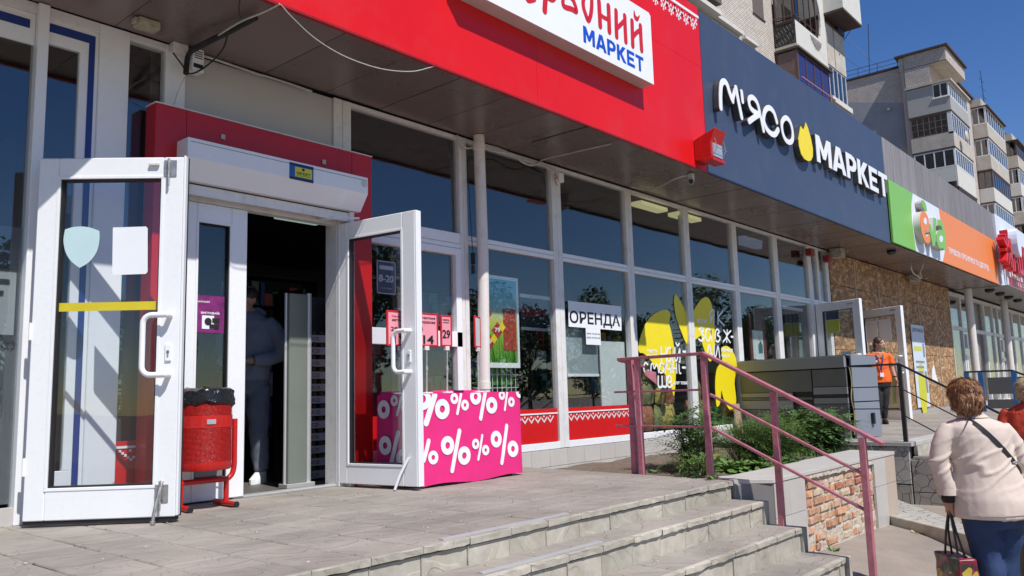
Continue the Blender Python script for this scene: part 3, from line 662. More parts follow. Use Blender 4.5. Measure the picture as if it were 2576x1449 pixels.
for k in range(6): ln.box(.95, 1.585-.05*(k % 3), .052, .058, .84-.09*k, .865-.09*k)
ln.build('text_line', M_print_dk, ps)

# ---- white panel above the portal, portal, shutter box
wp = MB().box(2.705, 3.985, .02, .06, 2.6, 3.155).build('wall_panel', M_panel); tag(wp, 'dull white panel over the red door portal', 'wall panel')
por = empty('door_portal', (3.3, -.07, 0), label='dark red clad portal framing the supermarket door', cat='door portal'); por.location = (0, 0, 0)
PF = -.15
MB().box(2.43, 2.645, PF, -.006, 0.0, 2.67).build('portal_post', M_portal, por, bevel=.002)
MB().box(4.06, 4.262, PF, -.006, 0.0, 2.67).build('portal_post', M_portal, por, bevel=.002)
MB().box(2.6475, 4.0575, PF+.001, -.006, 2.40, 2.669).build('portal_lintel', M_portal, por, bevel=.002)
MB().box(2.425, 4.267, PF-.006, -.004, 2.671, 2.678).build('cap_strip', M_white_old, por)
for q in ((560, 345), (814, 408)):
    p = W(*q, PF); MB().box(p.x-.016, p.x+.016, PF-.012, PF-.001, p.z-.018, p.z+.018).build('anchor_bracket', M_plinth, por, bevel=.002)
sh = empty('roller_shutter', (0, 0, 0), label='white roller shutter box above the supermarket door', cat='roller shutter')
prof = [(-.30, 2.432), (-.30, 2.298), (-.205, 2.165), (-.08, 2.165), (-.08, 2.432)]
MB().prism([(2.582, y, z) for y, z in prof], (1.52, 0, 0)).build('shutter_box', M_white_clean, sh, bevel=.002)
MB().box(2.60, 4.09, -.3015, -.30, 2.405, 2.408).build('seam', M_gasket, sh)
MB().box(2.66, 4.02, -.155, -.135, 2.085, 2.158).build('shutter_bottom_rail', M_white_old, sh, bevel=.003)
MB().box(2.66, 4.02, -.158, -.156, 2.155, 2.162).build('seam', M_gasket, sh)
MB().box(2.62, 2.66, -.18, -.10, 0.0, 2.16).build('guide_rail', M_white_old, sh, bevel=.003)
MB().box(4.018, 4.058, -.18, -.10, 0.0, 2.16).build('guide_rail', M_white_old, sh, bevel=.003)
for q in (T(1, 1, 495, 492), Z5(500, 380, 1160, 850, 2.576)):
    p = W(*q, -.19); MB().tube([(p.x, -.20, p.z-.01), (p.x, -.165, p.z-.01)], .014, 10).build('stop_knob', M_white, sh, smooth=True)
p = W(*T(1, 1, 170, 458), -.157); MB().tube([(p.x, -.162, p.z), (p.x, -.156, p.z)], .018, 14).build('lock_hole', M_steel, sh, smooth=True)
p = W(*T(1, 1, 965, 612), -.14); MB().tube([(p.x+.022*math.cos(t*.523), -.14, p.z+.022*math.sin(t*.523)) for t in range(12)], .007, 6, closed=True).build('ring_pull', M_steel, sh, smooth=True)
M_grey_st = mat('faded_sticker_mark', (.55, .56, .57), .6)
p = W(*T(1, 1, 1090, 400), -.301); MB().tube([(p.x, -.3025, p.z), (p.x, -.3008, p.z)], .03, 16).build('round_sticker_mark', M_grey_st, sh)
# security sticker
M_stblue = mat('sticker_blue', (0.02, 0.10, 0.34), .35, var=.05); M_stnavy = mat('sticker_navy', (0.012, 0.02, 0.09), .35, var=.05); M_styel = mat('sticker_yellow', (0.62, 0.60, 0.03), .35, var=.03)
a = W(*T(1, 1, 338, 168), -.302); b = W(*T(1, 1, 578, 215), -.302); c = W(*T(1, 1, 332, 352), -.302)
stk = MB().box(a.x, b.x, -.3035, -.301, c.z+.005, a.z-.01).build('security_sticker', M_stblue); tag(stk, 'blue and yellow security sticker on the shutter box', 'sticker')
w_ = b.x-a.x; h_ = a.z-.01-c.z-.005; z0 = c.z+.005
MB().box(a.x, b.x, -.3045, -.3036, z0+h_*.85, z0+h_).box(a.x, b.x, -.3045, -.3036, z0, z0+h_*.16).build('navy_band', M_stnavy, stk)
MB().box(a.x+w_*.22, a.x+w_*.93, -.3050, -.3036, z0+h_*.2, z0+h_*.80).build('yellow_field', M_styel, stk)
tm = MB(); text_mb(tm, "ОБ'ЄКТ", (a.x+w_*.28, -.3056, z0+h_*.36), Vector((w_*.58, 0, 0)), Vector((0, 0, h_*.16)), .0006, bold=.03)
text_mb(tm, "ПІД ОХОРОНОЮ", (a.x+w_*.28, -.3056, z0+h_*.25), Vector((w_*.58, 0, 0)), Vector((0, 0, h_*.07)), .0006)
tm.prism([(a.x+w_*.50, -.3051, z0+h_*.76), (a.x+w_*.62, -.3051, z0+h_*.76), (a.x+w_*.62, -.3051, z0+h_*.66), (a.x+w_*.56, -.3051, z0+h_*.58), (a.x+w_*.50, -.3051, z0+h_*.66)], (0, -.0006, 0)).build('lettering', M_black, stk)

# ---- the supermarket door: fixed leaf, lintel, open leaf
def leaf_frame(name, w, h, fw, parent, mt=M_white, depth=.065, bottom=None):
    """door leaf lying along local +X from the hinge, faces at y = +-depth/2"""
    bt = bottom or fw; d = depth/2; g_ = .0
    def bar_(x0, x1, z0, z1, n_):
        return MB().box(x0, x1, -d, d, z0, z1).build(n_, mt, parent, bevel=.005)
    bar_(0, fw, 0, h, 'hinge_stile'); bar_(w-fw, w, 0, h, 'lock_stile')
    bar_(fw+.0008, w-fw-.0008, h-fw, h, 'top_rail'); bar_(fw+.0008, w-fw-.0008, 0, bt, 'bottom_rail')
    # glazing bead (white) and black gasket all round, both faces
    be = MB(); ga = MB()
    for s_ in (-1, 1):
        y0, y1 = s_*(d-.012), s_*(d+.004)
        for (x0, x1, z0, z1) in ((fw-.004, w-fw+.004, h-fw-.014, h-fw+.004), (fw-.004, w-fw+.004, bt-.004, bt+.014), (fw-.004, fw+.014, bt+.014, h-fw-.014), (w-fw-.014, w-fw+.004, bt+.014, h-fw-.014)):
            be.box(x0, x1, y0, y1, z0, z1)
    be.build('glazing_bead', mt, parent, bevel=.002)
    for (x0, x1, z0, z1) in ((fw+.006, w-fw-.006, h-fw-.022, h-fw-.014), (fw+.006, w-fw-.006, bt+.014, bt+.022), (fw+.006, fw+.022, bt+.014, h-fw-.014), (w-fw-.022, w-fw-.006, bt+.014, h-fw-.014)):
        ga.box(x0, x1, -d+.008, d-.008, z0, z1)
    ga.build('gasket', M_gasket, parent)
    MB().box(fw+.004, w-fw-.004, -.004, .004, bt+.004, h-fw-.004).build('glass', M_glass_d, parent)
def pull_handle(parent, x, z0, z1, side, yoff, reach=-.10, mt=None):
    """white U handle bowed away from the lock stile"""
    s_ = side; y = s_*(yoff); yo = s_*(yoff+.055)
    A_ = lambda zc, sg: [(x+reach+.045*(1-math.sin(t))*(1 if reach < 0 else -1), yo, zc+sg*.045*(1-math.cos(t))) for t in [math.pi/2*k/6 for k in range(7)]]
    ar1 = [(x+reach-(reach/abs(reach))*.05*(1-math.cos(t)), yo, z1-.05+.05*math.sin(t)) for t in [math.pi/2*(6-k)/6 for k in range(7)]]
    ar0 = [(px_, py_, z0+z1-pz_) for px_, py_, pz_ in ar1][::-1]
    pts = [(x, y, z1), (x, yo, z1)]+ar1+ar0+[(x, yo, z0), (x, y, z0)]
    P = [pts[0], (x, yo*.9+y*.1, z1)] + pts[1:-1] + [(x, yo*.9+y*.1, z0), pts[-1]]
    MB().tube(P, .0165, 12).build('pull_handle', mt or M_white_clean, parent, smooth=True)
# fixed leaf
fl = empty('fixed_door_leaf', (2.66, -.03, .012), label='closed narrow white door leaf behind the red bin', cat='door')
leaf_frame('fixed', .515, 2.05, .125, fl, bottom=.135)
MB().box(.145, .36, -.012, .012, .135, .62).build('lower_panel', M_greytile, fl)
# lintel over the opening
ln_ = MB().box(2.66, 4.02, -.06, .02, 2.065, 2.12).box(2.66, 4.02, -.03, .06, 2.12, 2.40).build('door_lintel', M_white_old); tag(ln_, 'worn white lintel rail over the open supermarket doorway', 'door frame')
jb = MB().box(3.975, 4.06, -.09, .09, 0, 2.12).box(3.99, 4.03, -.10, -.09, 0, 2.1).build('door_jamb', M_white_old, ln_, bevel=.004)
sl_ = MB().box(3.10, 4.0, -.05, .04, 0.0, .015).build('threshold', M_alu, ln_, bevel=.003)
# open right leaf
hy = Vector((4.005, -.045, .025)); fe = G(1058, 1233, 0); fe.z = hy.z
ang = math.atan2(fe.y-hy.y, fe.x-hy.x); wd = (fe-hy).length
rl = empty('open_door_leaf', hy, ang, label='open white supermarket door leaf standing beside the pink table', cat='door')
leaf_frame('open', wd, 2.045, .125, rl, bottom=.14)
MB().box(wd-.004, wd+.012, -.03, .03, 0, 2.045).build('edge_strip', M_white, rl, bevel=.003)
pull_handle(rl, wd-.055, .83, 1.135, -1, .032, reach=-.12)
MB().box(wd-.075, wd-.045, -.042, -.032, .90, .99).build('lock_plate', M_white_clean, rl, bevel=.003)
MB().tube([(wd-.06, -.05, .955), (wd-.06, -.041, .955)], .008, 10).box(wd-.064, wd-.056, -.05, -.042, .925, .955).build('key_cylinder', M_steel, rl)
MB().tube([(wd-.07, -.045, .21), (wd-.12, -.085, .09), (wd-.15, -.11, -.018)], .010, 8).build('kick_stop', M_white, rl, smooth=True)
# closer arm
p0 = W(*T(1, 1, 560, 770), -.02); p1 = W(*T(1, 1, 775, 750), -.18); p2 = W(*T(1, 1, 1040, 748), -.33)
ca = MB().bar(p0, p1, .018, .012).bar(p1, p2, .018, .014).box(p0.x-.22, p0.x+.02, -.05, .0, p0.z, p0.z+.03)
tag(ca.build('door_closer', M_white_old), 'off white closer arm reaching from the lintel to the open supermarket door', 'door closer')

# ---- pharmacy open leaf
h0 = G(62, 1327, 0.0); e0_ = G(445, 1313, 0.0); ang = math.atan2(e0_.y-h0.y, e0_.x-h0.x); wd = (e0_-h0).length
pd = empty('pharmacy_door_leaf', (h0.x, h0.y, .035), ang, label='large white pharmacy door leaf swung open at the left, yellow stripe on its glass', cat='door')
leaf_frame('ph', wd, 2.10, .115, pd, bottom=.165, depth=.07)
# a rebated edge and dark foot seal
MB().box(wd, wd+.014, -.038, .006, 0.006, 2.108).build('rebate_strip', M_white, pd, bevel=.003)
MB().box(wd+.0002, wd+.018, .008, .014, 0.0, 2.106).box(.0, wd, -.025, .025, -.022, 0.0).build('foot_seal', M_gasket, pd)
pull_handle(pd, wd-.055, .80, 1.145, -1, .035, reach=-.135)
MB().tube([(wd-.055, .035, 1.14), (wd-.10, .10, 1.12), (wd-.15, .10, 1.0), (wd-.15, .10, .92), (wd-.10, .10, .82), (wd-.055, .035, .80)], .015, 10).build('inner_pull_handle', M_white_clean, pd, smooth=True)
MB().box(wd-.078, wd-.042, -.046, -.034, .88, .98).build('lock_plate', M_white_clean, pd, bevel=.003)
MB().tube([(wd-.06, -.05, .935), (wd-.06, -.045, .935)], .009, 10).box(wd-.064, wd-.056, -.05, -.045, .905, .935).build('key_cylinder', M_steel, pd)
# bolts: top and bottom
for z_, dn in ((2.03, -1), (.13, 1)):
    bo = MB().box(wd-.115, wd-.085, -.041, -.0345, z_-.05, z_+.05).box(wd-.078, wd-.040, -.041, -.0345, z_-.05, z_+.05).box(wd-.088, wd-.074, -.055, -.0345, z_-.03, z_+.03)
    bo.build('bolt_plate', M_steel, pd, bevel=.002)
    MB().tube([(wd-.081, -.056, z_+.075*(-dn if dn > 0 else 1)-.02), (wd-.081, -.056, z_-.11 if dn < 0 else z_+.07)], .0075, 8).build('bolt_rod', M_steel, pd, smooth=True)
MB().box(wd-.20, wd-.14, -.055, -.036, 2.045, 2.062).build('closer_stub', M_white_old, pd, bevel=.003)
MB().tube([(wd-.075, -.04, .20), (wd-.08, -.05, .17), (wd-.095, -.07, .08), (wd-.105, -.085, -.02)], [.010, .013, .010, .010], 8).tube([(wd-.105, -.085, -.035), (wd-.105, -.085, -.015)], .014, 10).build('kick_stop', M_steel, pd, smooth=True)
for z_ in (.30, 1.07):
    MB().tube([(-.004, -.035, z_-.05), (-.004, -.035, z_+.05)], .010, 8).build('hinge', M_white, pd, smooth=True)
M_yel = mat('yellow_tape', (0.62, 0.50, 0.02), .45, var=.06)
MB().box(.135, wd-.125, -.0060, -.0046, 1.185, 1.235).build('yellow_tape_stripe', M_yel, pd)
# shield sticker & paper, both on the glass (seen from behind: plain)
M_mint = mat('pale_mint_sticker', (0.50, 0.66, 0.68), .5, var=.03); M_paper = mat('white_paper', (0.78, 0.80, 0.83), .6, var=.02)
def leaf_pt(px, py): # point on the leaf glass plane, in leaf coordinates
    d = ray(px, py); n = Vector((-math.sin(ang), math.cos(ang), 0)); o = Vector((h0.x, h0.y, .035)); t = (o-EYE).dot(n)/d.dot(n); q = EYE+d*t-o
    return (q.x*math.cos(ang)+q.y*math.sin(ang), q.z)
sp = [leaf_pt(*T(0, 1, a_, b_)) for a_, b_ in ((660, 862), (740, 838), (830, 832), (920, 845), (1005, 878), (1003, 980), (975, 1090), (900, 1190), (805, 1248), (720, 1180), (665, 1090), (643, 970))]
cor = [sp[0], sp[4], sp[8]]
P = sm([(a_, 0, b_) for a_, b_ in sp[:5]], 3)+sm([(a_, 0, b_) for a_, b_ in sp[4:9]], 3)[1:]+sm([(a_, 0, b_) for a_, b_ in sp[8:]+sp[:1]], 3)[1:-1]
MB().prism([(p.x, -.0062, p.z) for p in P], (0, .0016, 0)).build('shield_sticker', M_mint, pd)
a_ = leaf_pt(*T(0, 1, 1140, 842)); b_ = leaf_pt(*T(0, 1, 1490, 832)); c_ = leaf_pt(*T(0, 1, 1133, 1320)); d2_ = leaf_pt(*T(0, 1, 1488, 1308))
MB().prism([(a_[0], -.0062, a_[1]), (b_[0]-.01, -.0062, b_[1]), (b_[0], -.0062, b_[1]-.012), (d2_[0], -.0062, d2_[1]+.012), (d2_[0]-.01, -.0062, d2_[1]), (c_[0]+.01, -.0062, c_[1]), (c_[0], -.0062, c_[1]+.012)], (0, .0016, 0)).build('white_sticker', M_paper, pd)

# ================================================================== FACIA CLADDING
YF = -1.08
fr_ = empty('red_fascia', (0, 0, 0), label='bright red fascia cladding with a white stitched border above the supermarket', cat='fascia')
seams = [-7, -.3, 2.5, 5.35, 8.452]
for i in range(4):
    for (z0, z1) in ((3.166, 4.418), (4.4205, 5.16)):
        MB().box(seams[i]+.0012, seams[i+1]-.0012, YF, YF+.02, z0, z1).build('fascia_panel', M_red, fr_)
M_redtrim = mat('dark_red_trim', (0.30, 0.01, 0.01), .4, var=.1)
MB().box(-7, 8.452, YF-.004, YF+.03, 3.150, 3.1655).build('bottom_trim', M_redtrim, fr_)
# stitched ornament along the top edge
orn = MB(); z0 = W(*T(2, 0, 1880, 185), YF).z; orn.box(-2, 8.45, YF-.003, YF-.0005, z0-.012, z0+.022)
s_ = .021; xx = 3.0
pat = ["#...#...#", ".#.#.#.#.", "..#...#..", ".###.###.", "..#...#.."]
pat = ["#.......#", ".#..#..#.", "#.#...#.#", "...#.#...", "..#.#.#..", "....#...."]
while xx < 8.43-9*s_:
    for r_, line in enumerate(pat):
        for c_, ch in enumerate(line):
            if ch == '#': orn.box(xx+c_*s_, xx+(c_+1.05)*s_, YF-.003, YF-.0005, z0-.035-(r_+1)*s_*1.25, z0-.035-r_*s_*1.25+.004)
    xx += 8*s_
orn.build('stitch_ornament', M_white_clean, fr_, fix=False)
nf = empty('navy_fascia', (0, 0, 0), label='slate blue fascia cladding carrying the white meat market letters', cat='fascia')
for (a, b) in ((8.458, 11.9), (11.9, 15.31)):
    MB().box(a+(.001 if a > 9 else 0), b-.001, YF, YF+.02, 3.166, 5.135).build('fascia_panel', M_navy, nf)
M_navytrim = mat('dark_navy_trim', (0.015, 0.022, 0.05), .4)
MB().box(8.458, 15.31, YF-.004, YF+.03, 3.150, 3.1655).box(8.452, 8.458, YF-.002, YF+.02, 3.15, 5.15).build('bottom_trim', M_navytrim, nf)
pf = empty('plank_fascia', (0, 0, 0), label='weathered grey vertical plank fascia above the green and orange sign', cat='fascia')
M_plank = mat('weathered_grey_plank', (0.215, 0.205, 0.215), .75, var=.22, scale=3, rnd=.10, stretch=(5, 1, .35), bump=.002, bscale=30)
x = 15.315; random.seed(5)
while x < 24.60:
    w_ = min(.52, 24.62-x)
    MB().box(x+.006, x+w_-.006, YF-.0, YF+.02, 4.10, 5.14+random.uniform(-.004, .004)).build('plank', M_plank, pf); x += w_
# ================================================================== SIGNS
M_lightbox = mat('lightbox_white', (0.80, 0.82, 0.85), .3, var=.015)
M_lbside = mat('lightbox_side', (0.50, 0.48, 0.48), .45, var=.05)
M_letred = mat('letter_red', (0.60, 0.015, 0.018), .35, var=.03); M_letblue = mat('letter_blue', (0.01, 0.075, 0.50), .35, var=.03)
M_letside = mat('letter_side_dark', (0.05, 0.052, 0.055), .5, var=.1)
YS = -1.235
lb = empty('supermarket_sign', (0, 0, 0), label='white light box sign with red and blue cyrillic words on the red fascia', cat='sign')
xl, xr, zb, zt = 4.22, 7.075, 3.785, 4.555
body = [(xl+.12, zb), (xr, zb), (xr, zt-.03), (xr-.03, zt), (xl+.12, zt), (xl, zt-.15), (xl-.04, (zb+zt)/2), (xl, zb+.15)]
MB().prism([(x, YS+.008, z) for x, z in body], (0, .146, 0)).build('sign_box', M_lbside, lb)
MB().prism([(x, YS, z) for x, z in body], (0, .0075, 0)).build('sign_face', M_lightbox, lb)
def w3(x, y, yy=YS-.0025): return W(*T(2, 0, x, y), yy)
lt = MB(); NF = (0, -1, 0); sw = .058
def st_(pts, w=sw, closed=False, sn=5): stroke(lt, sm([w3(*p) for p in pts], sn, closed), w, NF, .003, closed)
# р (tail and bowl), в, о, н, и, й : slanted folk lettering
st_([(330, 110), (338, -30), (345, -170)], .062)
st_([(345, -150), (420, -130), (440, -60), (410, -5), (360, -25)], .05)
st_([(500, -150), (512, -20), (522, 60), (600, 90), (650, 112), (615, 0), (560, -60), (590, -110), (560, -160), (505, -160)], .05)
st_([(765, -60), (722, -20), (718, 60), (740, 140), (768, 205), (792, 150), (802, 60), (800, -20)], [.05]*36, True, 4) if False else st_([(765, -90), (722, -20), (718, 60), (740, 140), (768, 205), (792, 150), (802, 60), (798, -20)], .052, True, 4)
st_([(875, 15), (882, 140), (888, 262)], .060); st_([(970, 60), (975, 180), (980, 318)], .060); st_([(885, 142), (930, 178), (972, 195)], .045)
st_([(1048, 110), (1050, 240), (1054, 368)], .060); st_([(1135, 160), (1140, 290), (1146, 418)], .060); st_([(1056, 285), (1100, 240), (1138, 200)], .045)
st_([(1208, 212), (1212, 340), (1216, 460)], .060); st_([(1292, 260), (1297, 380), (1305, 505)], .060); st_([(1216, 372), (1255, 325), (1294, 300)], .045)
st_([(1230, 108), (1238, 165), (1262, 190), (1285, 155)], [.012, .018, .024, .032, .042, .050, .055, .058, .058, .052, .045, .036, .028, .020, .014, .008], False, 5)
st_([(150, -60), (160, 0), (225, -10)], .05)
lt.build('red_lettering', M_letred, lb)
o = w3(722, 418); r_ = w3(1300, 722); tl = w3(724, 256)
tb = MB(); xx = o.x; sc_ = (w3(1325, 650).x-o.x)/6.55
for ch, w_ in zip('МАРКЕТ', (1.15, 1.10, .95, 1.02, .90, .93)): block_letter(tb, ch, (xx, YS-.0025, (o.z+r_.z)/2), Vector((w_*sc_, 0, 0)), Vector((0, 0, tl.z-o.z)), .003); xx += (w_+.10)*sc_
tb.build('blue_lettering', M_letblue, lb)

# "М'ясо" channel letters
ms = empty('meat_market_sign', (0, 0, 0), label='raised white cyrillic letters with a yellow drop on the slate blue fascia', cat='sign')
M_letwhite = mat('letter_white', (0.82, 0.83, 0.84), .35, var=.02); M_letyel = mat('letter_yellow', (0.86, 0.68, 0.012), .35, var=.03)
YL = -1.17
def n3(c, x, y): return W(*T(c, 0 if y < 1449 else 0, x, y), YL)
def chan(name, paths, mface, closed=False):
    fa = MB(); si = MB()
    for ip, (pts, w) in enumerate(paths):
        P = [p+Vector((0, -.002*ip, 0)) for p in sm(pts, 5, closed)]
        stroke(fa, P, w, NF, .008, closed); stroke(si, [p+Vector((0, .0085, 0)) for p in P], w*.98, NF, .07, closed)
    f_ = fa.build(name, mface, ms); si.build('letter_return', M_letside, f_); return f_
chan('letter', [([n3(2, 2103, 1085), n3(2, 2100, 960), n3(2, 2108, 850), n3(2, 2135, 818), n3(2, 2165, 850), n3(2, 2190, 930), n3(2, 2222, 1015)], .076), ([n3(2, 2218, 1015), n3(2, 2232, 950), n3(2, 2252, 880)], .06), ([n3(2, 2250, 885), n3(2, 2275, 1020), n3(2, 2308, 1180)], .076)], M_letwhite)
chan('letter', [([n3(2, 2312, 925), n3(2, 2322, 1018)], .07)], M_letwhite)
chan('letter', [([n3(2, 2532, 1312), n3(2, 2500, 1160), n3(2, 2470, 1040), n3(2, 2430, 985), n3(2, 2395, 985), n3(2, 2385, 1030), n3(2, 2405, 1090), n3(2, 2450, 1130), n3(2, 2495, 1150)], .070), ([n3(2, 2490, 1150), n3(2, 2440, 1180), n3(2, 2385, 1222)], .075)], M_letwhite)
chan('letter', [([n3(3, 90, 1225), n3(3, 60, 1130), n3(3, 15, 1085), n3(3, -25, 1110), n3(3, -42, 1200), n3(3, -15, 1290), n3(3, 35, 1345), n3(3, 75, 1350), n3(3, 105, 1305)], .076)], M_letwhite)
chan('letter', [([n3(3, 178, 1185), n3(3, 222, 1225), n3(3, 248, 1320), n3(3, 248, 1405), n3(3, 218, 1432), n3(3, 178, 1405), n3(3, 148, 1330), n3(3, 142, 1235)], .072)], M_letwhite, closed=True)
dp = [n3(3, *q) for q in ((330, 1268), (345, 1292), (362, 1306), (374, 1270), (381, 1233), (402, 1285), (432, 1390), (452, 1495), (452, 1570), (436, 1612), (408, 1622), (368, 1600), (335, 1550), (314, 1470), (308, 1400), (320, 1330))]
f_ = MB().prism([p for p in dp], (0, .008, 0)).build('drop_emblem', M_letyel, ms); MB().prism([p+Vector((0, .0085, 0)) for p in dp], (0, .07, 0)).build('emblem_return', M_letside, f_)
bl = W(*T(3, 1, 497, 175), YL); tl_ = W(*T(3, 0, 480, 1352), YL); br_ = W(*T(3, 1, 1172, 525), YL); tr_ = W(*T(3, 1, 1195, 318), YL)
fa = MB(); si = MB(); word = 'МАРКЕТ'; ww = [1.15, 1.08, .92, 1.0, .86, .92]; tot = sum(ww)+.08*5; xx = bl.x; sc_ = (tr_.x-bl.x)/tot
for ch, w_ in zip(word, ww):
    fa = MB(); block_letter(fa, ch, (xx, YL, (bl.z+br_.z)/2), Vector((w_*sc_, 0, 0)), Vector((0, 0, (tl_.z-bl.z+tr_.z-br_.z)/2)), .008)
    f_ = fa.build('letter', M_letwhite, ms)
    si = MB(); block_letter(si, ch, (xx+.002, YL+.0085, (bl.z+br_.z)/2+.001), Vector((w_*sc_-.004, 0, 0)), Vector((0, 0, (tl_.z-bl.z+tr_.z-br_.z)/2-.002)), .07)
    si.build('letter_return', M_letside, f_); xx += (w_+.08)*sc_

# green / white / orange sign
ev = empty('beauty_shop_sign', (0, 0, 0), label='green white and orange beauty shop sign under the grey planks', cat='sign')
M_green = mat('sign_green', (0.21, 0.50, 0.09), .4, var=.03); M_orange = mat('sign_orange', (0.83, 0.24, 0.055), .4, var=.03); M_sgwhite = mat('sign_white', (0.72, 0.76, 0.84), .4, var=.02)
YE = -1.12
e1 = lambda x, y: W(*Z5(3528, 716, x, y), YE)
xg0 = 15.36; xg1 = W(*T(3, 1, 2285, 985), YE).x; zlo = 3.19; zhi = 4.345
xw0 = [(e1(340, 275).x, zhi), (e1(318, 650).x, 4.0), (e1(370, 1180).x, 3.5), (e1(410, 1400).x, zlo)]
xo0 = [(e1(860, 580).x, zhi), (e1(905, 850).x, 4.05), (W(*T(3, 1, 1790, 1060), YE).x, 3.62), (W(*T(3, 1, 1760, 1190), YE).x, zlo)]
L0 = sm([(x, YE, z) for x, z in xw0], 4); L1 = sm([(x, YE, z) for x, z in xo0], 4)
MB().prism([(xg0, YE, zhi), ] + L0 + [(xg0, YE, zlo)], (0, .035, 0)).build('green_panel', M_green, ev)
MB().prism(L0+L1[::-1], (0, .035, 0)).build('white_panel', M_sgwhite, ev)
MB().prism(L1+[(xg1, YE, zlo), (xg1, YE, zhi)], (0, .035, 0)).build('orange_panel', M_orange, ev)
YV = YE-.13
v1 = lambda x, y: W(*Z5(3528, 716, x, y), YV)
M_evside = mat('letter_side_silver', (0.50, 0.48, 0.46), .4, var=.05)
def evl(name, pts, m_, smo=True):
    P = sm([v1(*q) for q in pts], 4, True) if smo else [v1(*q) for q in pts]
    f_ = MB().prism(P, (0, .010, 0)).build(name, m_, ev); MB().prism([p+Vector((0, .0105, 0)) for p in P], (0, .115, 0)).build('letter_return', M_evside, f_); return f_
evl('letter', [(545, 590), (600, 620), (645, 720), (662, 850), (655, 960), (620, 985), (575, 975), (583, 1010), (600, 1085), (640, 1095), (668, 1050), (690, 1140), (680, 1210), (640, 1235), (590, 1200), (535, 1080), (500, 920), (490, 760), (505, 630)], M_orange)
MB().prism(sm([v1(*q)+Vector((0, -.003, 0)) for q in ((575, 720), (605, 740), (618, 800), (605, 855), (575, 845), (555, 800))], 4, True), (0, .0025, 0)).build('letter_counter', M_sgwhite, ev)
evl('letter', [(683, 840), (700, 870), (722, 950), (745, 1045), (752, 900), (758, 715), (808, 740), (800, 1000), (785, 1287), (738, 1280), (705, 1120), (684, 1010)], M_green, False)
evl('letter', [(845, 755), (900, 765), (945, 850), (975, 960), (998, 1150), (1005, 1370), (960, 1365), (945, 1330), (900, 1345), (850, 1300), (822, 1200), (818, 1060), (850, 985), (905, 965), (925, 975), (915, 900), (885, 868), (838, 878)], M_green, False)
MB().prism(sm([v1(*q)+Vector((0, -.003, 0)) for q in ((900, 1080), (935, 1100), (940, 1160), (915, 1215), (880, 1195), (873, 1130))], 4, True), (0, .0025, 0)).build('letter_counter', M_sgwhite, ev)
evl('leaf_emblem', [(520, 372), (560, 380), (600, 455), (622, 580), (590, 572), (548, 520), (520, 450)], M_green)
tt = MB(); a = W(*T(3, 1, 1822, 1108), YE-.002); b = W(*T(3, 1, 2225, 1285), YE-.002); c = W(*T(3, 1, 1818, 1040), YE-.002)
text_mb(tt, 'ТУРБОТА ПРО КРАСУ ТА ДОГЛЯД', (a.x, YE-.002, (a.z+b.z)/2), Vector((b.x-a.x, 0, 0)), Vector((0, 0, (c.z-a.z)*1.05)), .002, bold=.02)
tt.build('lettering', M_sgwhite, ev)

# red and white sign at the right edge
rs = empty('red_white_sign', (0, 0, 0), label='white sign with jumbled raised red letters at the right edge', cat='sign')
M_signred = mat('raised_letter_red', (0.58, 0.02, 0.03), .35, var=.05)
zt_ = W(*T(3, 1, 2255, 690), -1.12).z
MB().box(24.63, 44, -1.14, -1.06, 3.17, zt_).build('sign_panel', M_sgwhite, rs)
k5 = 1449/300.
def q1(x, y, yy): return W((3732+x/k5)/1.5652, (860+y/k5)/1.5652, yy)
random.seed(9)
cx = q1(1075, 590, -1.32); star = MB()
for k in range(10):
    an = k*math.pi/5+.15; L_ = .52 if k % 2 == 0 else .42
    d = Vector((math.cos(an), 0, math.sin(an)))
    star.bar(cx+d*.09+Vector((0, -.004*(k % 3), 0)), cx+d*L_+Vector((0, -.004*(k % 3), 0)), .09, .18, (0, 1, 0))
star.build('star_emblem', M_signred, rs)
MB().tube([cx+Vector((0, -.16, 0)), cx+Vector((0, .1, 0))], .10, 14).build('star_centre', M_signred, rs)
z_lo = q1(1200, 960, -1.38).z; z_hi = z_lo+.85; xx = q1(1150, 700, -1.38).x
for ch, w_ in zip('НАШКРАЙ', (.62, .66, .86, .62, .6, .66, .62)):
    lm_ = MB(); text_mb(lm_, ch, (xx, -1.38, z_lo), Vector((w_, 0, 0)), Vector((0, 0, z_hi-z_lo)), .15, bold=.015); lm_.build('letter', M_signred, rs); xx += w_+.12
a = q1(1155, 1100, -1.146); c = q1(1170, 1262, -1.146)
rb = MB().box(a.x, a.x+6.0, -1.150, -1.141, c.z, a.z).build('red_plate', M_signred, rs)
tt = MB(); b = q1(1300, 1170, -1.152); text_mb(tt, 'НАЦІОНАЛЬНА МЕРЕЖА', (b.x, -1.152, c.z+.06), Vector((4.4, 0, 0)), Vector((0, 0, (a.z-c.z)*.55)), .002, bold=.01); tt.build('lettering', M_sgwhite, rb)
p = q1(1330, 480, -1.5)
MB().prism(sm([p+Vector(q) for q in ((0, 0, .35), (.25, 0, .42), (.5, 0, .2), (.45, 0, -.25), (.2, 0, -.32), (-.02, 0, -.1))], 4, True), (0, .34, 0)).build('white_emblem', M_sgwhite, rs)

